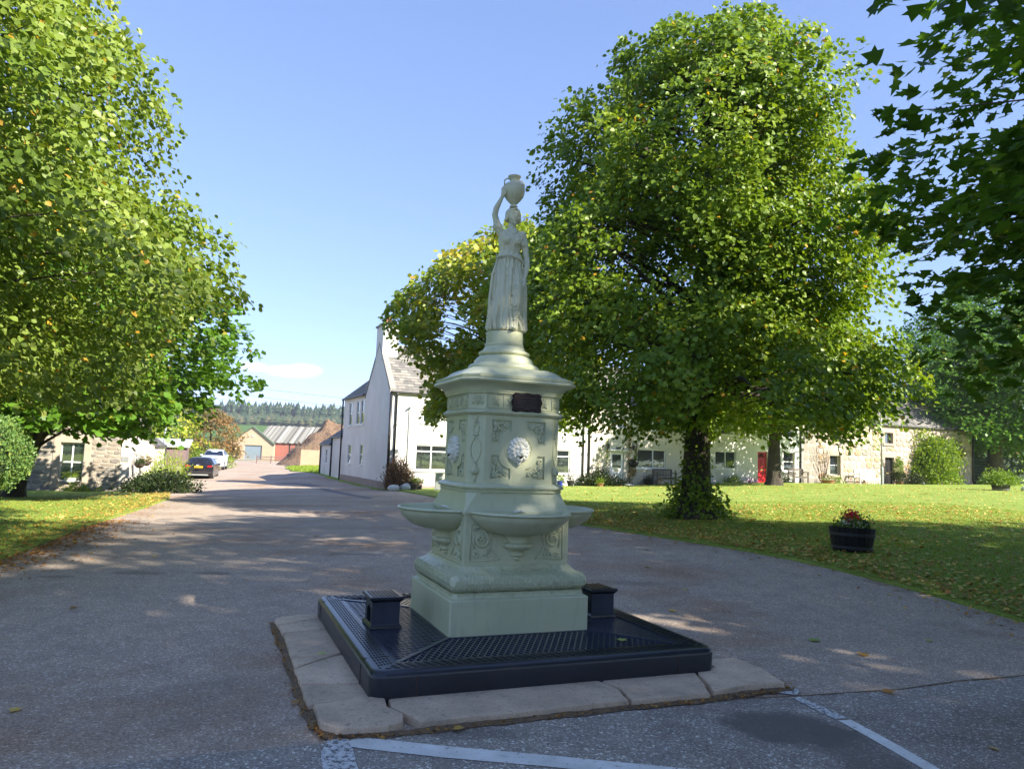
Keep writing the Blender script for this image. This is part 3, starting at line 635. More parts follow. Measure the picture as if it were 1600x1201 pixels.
# ---- statue -----------------------------------------------------------------
def chain(mb, pts, rad, step=.35, nu=8, nv=6):
    for i in range(len(pts)-1):
        a, b = Vector(pts[i]), Vector(pts[i+1]); L = (b-a).length; r0, r1 = rad[i], rad[i+1]; n = max(1, int(L/(min(r0, r1)*step)))
        for k in range(n+1):
            u = k/n; p = a.lerp(b, u); mb.ball(p, r0+(r1-r0)*u, nu, nv)
def statue_body():
    mb = MB(); n = 120; PSI = R(14)
    # skirt with folds:  z, cx, rx, ry, amp
    sk = [(2.690, .012, .150, .130, .014), (2.715, .012, .163, .135, .017), (2.76, .012, .160, .132, .016), (2.84, .014, .158, .126, .014), (2.93, .016, .157, .122, .0125), (3.02, .018, .156, .119, .011), (3.10, .020, .154, .116, .010), (3.18, .020, .148, .112, .0085), (3.25, .019, .138, .106, .007), (3.31, .017, .122, .097, .006), (3.35, .016, .110, .088, .005), (3.385, .016, .100, .078, .004), (3.41, .017, .092, .072, .002)]
    rings = []
    zs = np.linspace(2.690, 3.41, 60); S = np.array(sk)
    for z in zs:
        cx, rx, ry, am = [np.interp(z, S[:, 0], S[:, i]) for i in (1, 2, 3, 4)]; r = []
        for k in range(n):
            t = 2*math.pi*k/n; th = t            # t=0: front
            s = 1.0*math.sin(9*th+2.2*math.sin(2*th+.5)+2.6*math.sin((z-2.7)*3.1+1.4*math.sin(th+1))+.5)+.6*math.sin(21*th+2.2+3*math.sin(3*th)+3*(z-2.7))
            s = math.copysign(abs(s)**.75, s)
            dk = (th-R(28)+math.pi) % (2*math.pi)-math.pi
            knee = math.exp(-(dk/.42)**2)*math.exp(-((z-3.03)/.17)**2); shin = math.exp(-((dk+.10)/.34)**2)*math.exp(-((z-2.86)/.10)**2)
            dl = (th+R(18)+math.pi) % (2*math.pi)-math.pi; leg = math.exp(-(dl/.40)**2)*math.exp(-((z-2.98)/.26)**2)
            gap = math.exp(-((th-R(3)+math.pi) % (2*math.pi)-math.pi)**2/.012)*math.exp(-((z-2.90)/.17)**2)
            d = 1.25*am*s*(1-.92*min(1, knee+shin*.8))*(1-.6*leg)+.040*knee+.012*shin+.014*leg-.030*gap
            R_ = 1/math.sqrt((math.sin(th)/rx)**2+(math.cos(th)/ry)**2)+d
            a = th+PSI; r.append((cx+R_*math.sin(a), -R_*math.cos(a), z))
        rings.append(r)
    mb.loft(rings)
    # torso
    ts = [(3.36, .016, .096, .072), (3.40, .017, .090, .068), (3.44, .019, .093, .070), (3.48, .021, .104, .076), (3.52, .023, .112, .078), (3.555, .024, .115, .072), (3.585, .024, .110, .060), (3.605, .025, .080, .048), (3.622, .026, .046, .040), (3.64, .028, .036, .036), (3.68, .030, .034, .035)]
    S2 = np.array(ts); rings = []
    for z in np.linspace(3.36, 3.68, 34):
        cx, rx, ry = [np.interp(z, S2[:, 0], S2[:, i]) for i in (1, 2, 3)]; r = []
        for k in range(72):
            th = 2*math.pi*k/72; s = math.sin(17*th+6*(z-3.4)+2*math.sin(2*th)); d = .0028*s*(1 if 3.38 < z < 3.56 else .2)
            R_ = 1/math.sqrt((math.sin(th)/rx)**2+(math.cos(th)/ry)**2)+d; a = th+PSI*.9; r.append((cx+R_*math.sin(a), -R_*math.cos(a), z))
        rings.append(r)
    mb.loft(rings)
    c, s_ = math.cos(PSI), math.sin(PSI)
    def fr(x, d, z): return (.022+x*c+d*s_, x*s_-d*c, z)     # x across the chest, d to the front
    for s in (-1, 1): mb.ball(fr(s*.044, .056, 3.505), (.040, .036, .042), 12, 9)
    # overfold rim and neckline folds
    for q in range(5):
        u = q/4; chain(mb, [fr(-.07+.03*q, .062, 3.58-.005*q), fr(-.045+.02*q, .084, 3.52), fr(-.02+.008*q, .078, 3.455), fr(-.03+.014*q, .072, 3.40)], [.004, .0055, .006, .004], 1.2, 6, 4)
    chain(mb, [fr(-.05, .050, 3.605), fr(-.02, .066, 3.575), fr(.0, .070, 3.565), fr(.025, .066, 3.578), fr(.055, .048, 3.605)], [.006]*5, 1.0, 6, 4)
    for q in range(9):
        t = -1.2+q*.3; chain(mb, [(.016+.098*math.sin(t+PSI), -.078*math.cos(t+PSI), 3.385), (.016+.118*math.sin(t+PSI), -.098*math.cos(t+PSI), 3.33), (.016+.133*math.sin(t+.03+PSI), -.112*math.cos(t+.03+PSI), 3.255)], [.006, .011, .007], .8, 6, 5)
    # raised right arm (viewer's left)
    chain(mb, [(-.050, -.010, 3.575), (-.082, -.012, 3.605), (-.103, -.020, 3.655), (-.128, -.030, 3.742)], [.046, .038, .034, .027], .3)
    chain(mb, [(-.128, -.030, 3.742), (-.118, -.035, 3.80), (-.092, -.040, 3.855), (-.066, -.042, 3.912)], [.028, .028, .022, .0155], .3)
    chain(mb, [(-.066, -.042, 3.912), (-.058, -.046, 3.945)], [.018, .021], .3)
    for q, (dx, L) in enumerate(((-.014, .050), (-.004, .058), (.006, .056), (.015, .046))):
        chain(mb, [(-.060+dx*.8, -.050-.004*q, 3.945), (-.062+dx+.002, -.054-.004*q, 3.945+L*.55), (-.050+dx*1.1, -.056-.004*q, 3.945+L)], [.0078, .0072, .0055], .5, 6, 5)
    chain(mb, [(-.046, -.058, 3.925), (-.030, -.074, 3.948), (-.022, -.080, 3.966)], [.009, .008, .006], .5, 6, 5)
    for q in range(5): t = q/4; chain(mb, [(-.135+.05*t, -.045+.01*t, 3.665-.02*t), (-.085+.03*t, -.058, 3.625-.03*t)], [.004, .004], 1, 6, 4)
    mb.ball((-.100, -.015, 3.640), (.046, .040, .040), 12, 8)
    # lowered left arm (viewer's right) holding the drape
    mb.ball((.118, .0, 3.565), (.046, .042, .048), 12, 8)
    chain(mb, [(.118, -.002, 3.565), (.142, .004, 3.50), (.158, -.002, 3.42), (.170, -.010, 3.345)], [.042, .038, .030, .026], .3)
    chain(mb, [(.170, -.010, 3.345), (.174, -.025, 3.29), (.168, -.045, 3.22), (.156, -.062, 3.165)], [.027, .027, .021, .015], .3)
    chain(mb, [(.156, -.062, 3.165), (.148, -.075, 3.125)], [.019, .018], .3)
    for q, (dx, L) in enumerate(((-.016, .042), (-.006, .050), (.004, .050), (.013, .042))):
        chain(mb, [(.146+dx, -.080, 3.122), (.143+dx, -.094, 3.122-L*.55), (.138+dx*.8, -.090, 3.122-L)], [.0080, .0074, .0058], .5, 6, 5)
    chain(mb, [(.133, -.082, 3.145), (.117, -.094, 3.118), (.113, -.098, 3.098)], [.009, .008, .006], .5, 6, 5)
    for q in range(4): chain(mb, [(.085+.012*q, -.045, 3.55-.006*q), (.125, -.052, 3.50-.012*q), (.168, -.030, 3.498-.010*q)], [.004, .005, .004], 1, 6, 4)
    # drape hanging from the lowered hand
    rs = random.Random(2)
    for q in range(7):
        x = .085+.012*q; ph = rs.random()*6
        chain(mb, [(.125+.004*q, -.075+.006*q, 3.115), (x+.012*math.sin(ph), -.092+.009*q, 3.00), (x+.01, -.100+.011*q, 2.87), (x+.018*math.sin(ph+1), -.102+.012*q, 2.715)], [.007, .012, .013, .010], .8, 6, 5)
    for q in range(4): chain(mb, [(.06+.01*q, -.135, 3.10-.035*q), (.10+.006*q, -.125, 3.085-.03*q), (.128, -.095, 3.125-.01*q)], [.003, .006, .006], .9, 6, 4)
    for q in range(4): chain(mb, [(.04+.01*q, -.140, 2.93-.045*q), (.08, -.143, 2.90-.04*q), (.125, -.112, 2.97-.04*q)], [.003, .006, .004], .9, 6, 4)
    # drape down the viewer's left side
    for q in range(7):
        ph = rs.random()*6; y = -.085+.028*q
        chain(mb, [(-.090, y*.8, 3.33), (-.128+.004*math.sin(ph), y, 3.19), (-.143, y*1.05, 3.0), (-.146+.007*math.sin(ph), y*1.1, 2.85), (-.140+.01*math.sin(ph+2), y*1.1, 2.71)], [.008, .012, .014, .013, .010], .8, 6, 5)
    # long S-shaped folds that fan out from the waist
    def surf(th, z, out):
        rx, ry = np.interp(z, S[:, 0], S[:, 2]), np.interp(z, S[:, 0], S[:, 3]); cx = np.interp(z, S[:, 0], S[:, 1]); q = 1/math.sqrt((math.sin(th)/rx)**2+(math.cos(th)/ry)**2)+out
        return (cx+q*math.sin(th+PSI), -q*math.cos(th+PSI), z)
    for th0, th1, bend, z0, r_ in ((-1.35, -1.15, .10, 3.33, .011), (-1.0, -.80, .14, 3.30, .012), (-.72, -.52, .10, 3.34, .010), (-.45, -.22, .16, 3.28, .013), (-.18, -.02, -.10, 3.30, .012), (.05, .06, .06, 3.20, .010), (.15, .55, -.25, 2.98, .011), (.25, .85, -.30, 3.04, .011), (.95, 1.15, .12, 3.30, .012), (1.3, 1.35, -.1, 3.3, .012)):
        P = []
        for u in np.linspace(0, 1, 9): z = z0+(2.705-z0)*u; P.append(surf(th0+(th1-th0)*u+bend*math.sin(u*math.pi*1.5), z, .002+.006*u))
        chain(mb, P, [r_*(.45+.8*k/8) for k in range(9)], .8, 6, 5)
    # swags pulled across the hips to the lowered hand
    for q in range(5):
        P = [surf(-.55+.30*q*.3+1.5*u, 3.22-.055*q-.10*math.sin(math.pi*u)*(1+.25*q)+.06*u, .004) for u in np.linspace(0, 1, 8)]
        chain(mb, P, [.003, .006, .008, .009, .009, .008, .006, .004], .8, 6, 5)
    # feet under the hem
    for x, y in ((-.03, -.145), (.075, -.150)): mb.ball((x, y, 2.702), (.024, .045, .018), 10, 7)
    # head, turned to the viewer's right
    H = Vector((.036, -.006, 3.735)); a = R(24); ca, sa = math.cos(a), math.sin(a)
    def hp(x, d, z): return (H.x+x*ca+d*sa, H.y+x*sa-d*ca, H.z+z)
    mb.ball(hp(0, .0, .010), (.060, .064, .066), 16, 12); mb.ball(hp(0, .020, -.030), (.042, .042, .050), 14, 10); mb.ball(hp(0, .046, -.066), (.017, .015, .014), 10, 7)
    chain(mb, [hp(0, -.005, -.06), (.028, .002, 3.63)], [.034, .037], .3, 10, 7)
    chain(mb, [hp(0, .060, .022), hp(0, .072, -.014)], [.007, .0105], .5, 7, 5)               # nose
    for s in (-1, 1):
        chain(mb, [hp(s*.010, .062, .024), hp(s*.024, .060, .030), hp(s*.038, .048, .024)], [.0055, .006, .005], .6, 6, 5)   # brow
        mb.ball(hp(s*.021, .052, .011), (.010, .008, .007), 8, 6); mb.ball(hp(s*.028, .040, -.020), (.017, .016, .020), 8, 6)
        chain(mb, [hp(s*.055, .004, .008), hp(s*.058, -.004, -.012)], [.008, .007], .6, 6, 5)   # ear
    chain(mb, [hp(-.015, .058, -.034), hp(0, .066, -.032), hp(.015, .058, -.034)], [.004, .006, .004], .5, 6, 5); chain(mb, [hp(-.012, .057, -.042), hp(0, .063, -.043), hp(.012, .057, -.042)], [.004, .006, .004], .5, 6, 5)
    # hair: wavy rolls drawn back to a knot
    mb.ball(hp(0, -.014, .030), (.068, .068, .060), 14, 10); mb.ball(hp(0, -.078, .002), (.036, .034, .036), 12, 8)
    for s in (-1, 1):
        for q in range(5):
            z0 = .068-.013*q; chain(mb, [hp(s*.004, .052-.008*q, .064-.004*q), hp(s*(.030+.004*q), .040-.006*q, .052-.010*q), hp(s*(.054+.003*q), .012-.004*q, .026-.013*q), hp(s*(.054), -.025, .004-.010*q), hp(s*.02, -.062, .0-.004*q)], [.012, .016, .018, .016, .012], .7, 7, 5)
    return mb
st = statue_body().build('statue', M['statue'], fountain, True, rz=-YAW); remesh(st, .0042, 1, .35)
st['label'] = 'pale green woman in a long draped dress, one arm raised to the urn on her head'
mb = MB(); pts = []
for u in np.linspace(0, 1, 34):
    t = -1.25+2.5*u; z = 3.345+.035*math.sin(math.pi*(1-u))-.055*u
    pts.append((.018+.134*math.sin(t+.24), -.114*math.cos(t+.24), z))
for i, p in enumerate(pts):
    mb.ball((p[0], p[1]-.001, p[2]+.0035*math.sin(i*2.2)), (.011, .010, .0085), 8, 6)
mb.build('garland', M['statue'], st, True)
ux, uy = .036, -.008
up = [(.001, 3.822), (.036, 3.824), (.037, 3.834), (.026, 3.842), (.024, 3.850), (.040, 3.866), (.062, 3.892), (.082, 3.925), (.094, 3.958), (.0975, 3.985), (.095, 4.008), (.090, 4.018), (.091, 4.022), (.080, 4.036), (.058, 4.050), (.043, 4.058), (.039, 4.068), (.040, 4.080), (.050, 4.094), (.058, 4.104), (.060, 4.110), (.055, 4.114), (.040, 4.108), (.030, 4.08), (.001, 4.07)]
urn = MB().lathe(up, 48, c=(ux, uy), mod=lambda t, j: (.03*abs(math.sin(t*9)) if 5 <= j <= 7 else 0)).build('urn', M['statue'], st, True, angle=60)
for s in (-1, 1):
    mb = MB(); a = R(205) if s < 0 else R(25); cx, cy = math.cos(a), math.sin(a)
    mb.tube([(ux+cx*.040, uy+cy*.040, 4.078), (ux+cx*.075, uy+cy*.075, 4.080), (ux+cx*.098, uy+cy*.098, 4.058), (ux+cx*.098, uy+cy*.098, 4.030), (ux+cx*.088, uy+cy*.088, 4.008)], [.008, .007, .0075, .007, .009], 7); mb.build('urn_handle', M['statue'], urn, True)
mb = MB()
for i in range(40): t = 2*math.pi*i/40; mb.ball((ux+.0915*math.cos(t), uy+.0915*math.sin(t), 4.016), .0045, 6, 4)
mb.build('urn_beading', M['statue'], urn, True)['kind'] = 'stuff'; mb = MB()
for i in range(14):
    t = 2*math.pi*i/14
    mb.tube([(ux+.060*math.cos(t), uy+.060*math.sin(t), 3.890), (ux+.083*math.cos(t), uy+.083*math.sin(t), 3.925), (ux+.0945*math.cos(t), uy+.0945*math.sin(t), 3.957)], [.004, .005, .001], 5)
mb.build('urn_leaves', M['statue'], urn, True)['kind'] = 'stuff'

# ---- the iron grating step round the fountain --------------------------------
def rrect(h, r, z, n=6):
    out = []
    for cx, cy, a0 in ((h-r, -h+r, -90), (h-r, h-r, 0), (-h+r, h-r, 90), (-h+r, -h+r, 180)):
        for k in range(n+1): a = R(a0+90*k/n); out.append((cx+r*math.cos(a), cy+r*math.sin(a), z))
    return out
mb = MB(); rr = [rrect(1.310, .10, .02), rrect(1.314, .10, .175), rrect(1.308, .10, .200), rrect(1.292, .10, .216), rrect(1.270, .09, .221), rrect(1.120, .015, .222), rrect(1.120, .015, .170), rrect(1.12, .015, .06)]
mb.loft(rr, caps=False); rim = mb.build('step_rim', M['black_rim'], fountain, True, angle=40)
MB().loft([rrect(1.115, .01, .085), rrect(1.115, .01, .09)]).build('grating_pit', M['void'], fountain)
# raised dashes of the tread border
td = MB()
for k in range(4):
    a = k*math.pi/2; ca, sa = math.cos(a), math.sin(a)
    for j, rad in enumerate((1.150, 1.172, 1.194, 1.216, 1.238)):
        m = int(2*rad/.060)
        for i in range(m):
            x = -rad+.03+.060*i+(.030 if j % 2 else 0)
            if x+.034 > rad: continue
            P = [(x, -rad-.005), (x+.034, -rad-.005), (x+.034, -rad+.005), (x, -rad+.005)]
            P = [(px_*ca-py_*sa, px_*sa+py_*ca) for px_, py_ in P]
            td.add([(p[0], p[1], .221) for p in P]+[(p[0], p[1], .2265) for p in P], [(4, 5, 6, 7), (0, 1, 5, 4), (1, 2, 6, 5), (2, 3, 7, 6), (3, 0, 4, 7)])
td.build('tread_dashes', M['black_rim'], fountain)['kind'] = 'stuff'
# seams in the rim
for k in range(4):
    a = k*math.pi/2; ca, sa = math.cos(a), math.sin(a)
    for x in (-1.02, .96):
        mb = MB()
        for (p, q) in (((x, -1.3155, .04), (x, -1.3160, .175)), ((x, -1.3160, .175), (x, -1.294, .2185)), ((x, -1.294, .2185), (x, -1.12, .2235))):
            P = [(p[0]*ca-p[1]*sa, p[0]*sa+p[1]*ca, p[2]), (q[0]*ca-q[1]*sa, q[0]*sa+q[1]*ca, q[2])]; mb.tube(P, .003, 4)
        mb.build('rim_seam', M['rust'], fountain)
# four trapezoid gratings of crossed bars rising a little to the plinth
def grat(k):
    Z = lambda y: .212+(1.12-abs(y))*.030
    y0, y1 = -1.118, -.589; mb = MB()
    def clip(p, d):
        # trapezoid |x| <= |y|, y0<=y<=y1 ; returns clipped segment
        lo, hi = -9, 9
        for (nx, ny, c0) in ((0, -1, -y0), (0, 1, y1), (1, 1, -.018), (-1, 1, -.018)):
            # nx*x+ny*y <= c0
            a = nx*d[0]+ny*d[1]; b = c0-(nx*p[0]+ny*p[1])
            if abs(a) < 1e-9:
                if b < 0: return None
            elif a > 0: hi = min(hi, b/a)
            else: lo = max(lo, b/a)
        return (lo, hi) if hi-lo > .012 else None
    ang = R(60); sp = .043
    for s in (-1, 1):
        d = (math.cos(ang), s*math.sin(ang)); nrm = (-d[1], d[0])
        for i in range(-70, 71):
            p = (nrm[0]*i*sp, -.85+nrm[1]*i*sp); c = clip(p, d)
            if not c: continue
            P = [(p[0]+d[0]*c[j], p[1]+d[1]*c[j]) for j in (0, 1)]
            w = (nrm[0]*.0058, nrm[1]*.0058); v = []
            for x, y in P: v += [(x-w[0], y-w[1], Z(y)-.014), (x+w[0], y+w[1], Z(y)-.014), (x+w[0], y+w[1], Z(y)+(.0004 if s > 0 else 0)), (x-w[0], y-w[1], Z(y)+(.0004 if s > 0 else 0))]
            mb.add(v, [(3, 2, 6, 7), (0, 3, 7, 4), (1, 5, 6, 2), (0, 1, 2, 3), (4, 7, 6, 5)])
    for y in (y0+.008, y1-.008): mb.bar((-abs(y)+.012, y, Z(y)-.004), (abs(y)-.012, y, Z(y)-.004), .020, .014)
    o = mb.build('grating', M['black'], fountain, rz=k*math.pi/2)
    MB().bar((-1.112, -1.112, Z(-1.112)-.002), (-.589, -.589, Z(-.589)-.002), .034, .018).build('corner_bar', M['black'], fountain, rz=k*math.pi/2)
for k in range(4): grat(k)
# small climbing steps on the grating
def step_block(k):
    mb = MB(); w, d, h = .22, .27, .215
    # two side cheeks pierced with an arch front and back, closed ends
    s0 = 0
    def arch_wall(x):
        n = 9; r = .075; out = []
        top = [(-d/2, h), (d/2, h)]; v = []; f_ = []
        A_ = [(-r, 0)]+[(-r*math.cos(math.pi*i/n), .085+r*math.sin(math.pi*i/n)) for i in range(n+1)]+[(r, 0)]
        B_ = [(-d/2, 0)]+[(-d/2+d*i/n, h) for i in range(n+1)]+[(d/2, 0)]
        B_[1] = (-d/2, h); 
        for xx in (x-.008, x+.008): v += [(xx, y, z) for y, z in A_]+[(xx, y, z) for y, z in B_]
        m = len(A_)
        for q in range(m-1):
            f_.append((q, q+1, m+q+1, m+q)); f_.append((2*m+q, 3*m+q, 3*m+q+1, 2*m+q+1)); f_.append((q, 2*m+q, 2*m+q+1, q+1))
        mb.add(v, f_)
    arch_wall(-w/2+.008); arch_wall(w/2-.008)
    mb.box(-w/2, w/2, -d/2-.001, -d/2+.016, 0, h); mb.box(-w/2, w/2, d/2-.016, d/2+.001, 0, h)
    base = thing_part = MB(); 
    body = mb.build('step_body', M['black'], fountain, loc=(.97*math.cos(k*math.pi), .97*math.sin(k*math.pi), .222))
    cap = MB(); cap.loft([[(x*(w/2+o_), y*(d/2+o_), z) for x, y in ((-1, -1), (1, -1), (1, 1), (-1, 1))] for o_, z in ((.004, h-.018), (.010, h-.010), (.018, h), (.026, h+.006), (.026, h+.020), (.022, h+.025), (.012, h+.026))])
    c = cap.build('step_top', M['black_rim'], body)
    tr = MB()
    for i in range(8):
        for j in range(7):
            x = -w/2+.012+i*.0275; y = -d/2+.008+j*.038+(.012 if i % 2 else 0)
            tr.box(x-.007, x+.007, y, y+.024, h+.0255, h+.031)
    tr.build('step_tread', M['black_rim'], body)
    ft = MB(); ft.loft([[(x*(w/2+o_), y*(d/2+o_), z) for x, y in ((-1, -1), (1, -1), (1, 1), (-1, 1))] for o_, z in ((.020, -.002), (.018, .012), (.006, .022), (.0005, .030))], caps=False); ft.build('step_foot', M['black_rim'], body)
step_block(1); step_block(0)

# ---- kerb of worn sandstone slabs --------------------------------------------
kerb = bpy.data.objects.new('kerb', None); C.objects.link(kerb); kerb.location = FC; kerb.rotation_euler = (0, 0, YAW); kerb['kind'] = 'structure'
def slab(poly, h, seed, tilt=(0, 0)):
    rs = random.Random(seed); pts = []
    for i, p in enumerate(poly):
        q = poly[(i+1) % len(poly)]; L = math.dist(p, q); n = max(2, int(L/.06))
        for k in range(n):
            j = .005 if 0 < k else .002
            pts.append((p[0]+(q[0]-p[0])*k/n+rs.uniform(-j, j), p[1]+(q[1]-p[1])*k/n+rs.uniform(-j, j)))
    cx = sum(p[0] for p in pts)/len(pts); cy = sum(p[1] for p in pts)/len(pts)
    def ringz(inset, z): 
        out = []
        for x, y in pts:
            d = math.hypot(x-cx, y-cy); out.append((x-(x-cx)/d*inset, y-(y-cy)/d*inset, z+tilt[0]*(x-cx)+tilt[1]*(y-cy)))
        return out
    mb = MB().loft([ringz(0, -.02), ringz(0, h-.014), ringz(.004, h-.004), ringz(.012, h), ringz(.05, h+.001)])
    return mb.build('kerb_stone', M['kerb'], kerb, True, angle=22)
o_, i_ = -1.665, -1.26
slab([(o_-.02, .94), (i_, 1.16), (i_, 1.30), (-1.45, 1.32), (-1.64, 1.27), (-1.70, 1.15)], .050, 1)
slab([(o_-.01, .62), (i_, .69), (i_, 1.13), (-1.40, 1.05), (o_-.02, .91)], .054, 2)
slab([(o_-.01, -.16), (-1.48, -.17), (i_, -.12), (i_, .67), (o_-.005, .60)], .051, 3)
slab([(o_-.02, -.46), (-1.40, -.20), (i_, -.15), (-1.45, -.185), (o_-.01, -.185)], .050, 4)
slab([(o_-.015, -.84), (i_, -.92), (i_, -.17), (-1.40, -.225), (o_-.02, -.48)], .053, 5)
slab([(o_-.02, -1.27), (-1.36, -1.22), (i_, -1.26), (i_, -.94), (o_-.02, -.86)], .050, 6)
slab([(o_+.01, -1.30), (-1.36, -1.24), (-1.215, -1.275), (-1.235, -1.45), (-1.17, -1.60), (-1.20, -1.72), (-1.30, -1.765), (-1.58, -1.72), (-1.66, -1.62)], .058, 7, (.0, .015))
slab([(-1.195, -1.275), (.30, -1.275), (.35, -1.50), (.295, -1.73), (-.4, -1.745), (-1.10, -1.75), (-1.15, -1.60), (-1.215, -1.45)], .053, 8)
slab([(.325, -1.275), (1.13, -1.275), (1.04, -1.5), (.92, -1.745), (.315, -1.735), (.37, -1.50)], .051, 9)
slab([(1.16, -1.24), (1.35, -1.22), (1.40, -1.02), (1.68, -1.04), (1.70, -1.35), (1.60, -1.70), (1.30, -1.66), (.97, -1.72), (1.07, -1.5)], .056, 10, (.01, .0))
# soil and crumbs in the joint against the road
def loc2w(a, b): return (FC[0]+a*math.cos(YAW)-b*math.sin(YAW), FC[1]+a*math.sin(YAW)+b*math.cos(YAW))
mb = MB(); rs = random.Random(12)
band = [(-1.72, 1.2), (-1.705, .3), (-1.71, -.9), (-1.69, -1.5), (-1.64, -1.72), (-1.3, -1.80), (-.6, -1.775), (.3, -1.76), (.93, -1.77), (1.3, -1.73), (1.64, -1.72), (1.72, -1.4)]
seg = []
for i in range(len(band)-1):
    for k in range(26):
        u = k/26; seg.append((band[i][0]+(band[i+1][0]-band[i][0])*u, band[i][1]+(band[i+1][1]-band[i][1])*u))
rings = []
for i, (a, b) in enumerate(seg):
    w = .008+.010*rs.random()+.016*math.sin(i*.21)**2; h = .005+.006*rs.random(); cx_, cy_ = -a*.03, -b*.03
    d = math.hypot(a, b); ua, ub = a/d, b/d
    P = [loc2w(a-ua*(w+.02), b-ub*(w+.02)), loc2w(a, b), loc2w(a+ua*w, b+ub*w)]
    rings.append([(P[0][0], P[0][1], .022), (P[1][0], P[1][1], h+.006), (P[2][0], P[2][1], .0055)])
mb.loft(rings, caps=False, close=False)
o = mb.build('joint_dirt', M['soil'], None, True); o['kind'] = 'stuff'
MB().loft([rrect(1.30, .1, .006), rrect(1.30, .1, .030)]).build('kerb_bed', M['soil'], kerb)

# ------------------------------------------------------------------ leaves and trees
LIME = (np.array([(0, 0, 0), (.42, .22, .06), (.40, .62, .10), (0, 1, -.04), (-.40, .62, .10), (-.42, .22, .06)]), np.array([(0, 1, 2, 3), (0, 3, 4, 5)]))
_a = [(-.16, -.02), (.16, -.02), (.52, .02), (.36, .28), (.62, .52), (.26, .56), (.0, 1.0), (-.26, .56), (-.62, .52), (-.36, .28), (-.52, .02)]
_b = [(-.1, 0), (.1, 0), (.55, .12), (.40, .45), (.58, .62), (.0, 1.0), (-.58, .62), (-.40, .45), (-.55, .12)]
MAPLE7 = (np.array([(x, y, .05*abs(x)) for x, y in _b]), np.array([tuple(range(9))]))
MAPLE = (np.array([(0, .25, -.05)]+[(x, y, .05*abs(x)) for x, y in _a]), np.array([(0, i, i % 11+1) for i in range(1, 12)]))
NARROW = (np.array([(0, 0, 0), (.16, .4, .03), (0, 1, 0), (-.16, .4, .03)]), np.array([(0, 1, 2, 3)]))
BLADE = (np.array([(-.09, 0, 0), (.09, 0, 0), (0, 1, .12)]), np.array([(0, 1, 2)]))
OAK = (np.array([(0, 0, 0), (.38, .5, .05), (0, 1, 0), (-.38, .5, .05)]), np.array([(0, 1, 2, 3)]))
def unit(v): return v/np.maximum(np.linalg.norm(v, axis=-1, keepdims=True), 1e-9)
def leaves(name, P, T, Nn, S, tint, tpl, mat, parent):
    V0, F0 = tpl; T = unit(T); X = unit(np.cross(T, Nn)); Z = np.cross(X, T)
    V = P[:, None]+S[:, None, None]*(V0[None, :, 0:1]*X[:, None]+V0[None, :, 1:2]*T[:, None]+V0[None, :, 2:3]*Z[:, None])
    n, k = len(P), len(V0); F = (F0[None]+np.arange(n)[:, None, None]*k).reshape(-1, F0.shape[1])
    return np_mesh(name, V.reshape(-1, 3), F, mat, parent, tint=np.repeat(tint, len(F0)))
def field(rs, n=7, lo=.35, hi=1.1):
    K = rs.normal(size=(n, 3)); K = unit(K)*rs.uniform(lo, hi, (n, 1))*2; ph = rs.uniform(0, 6.28, n)
    return lambda P: np.sin(P@K.T+ph).sum(-1)/math.sqrt(n/2)
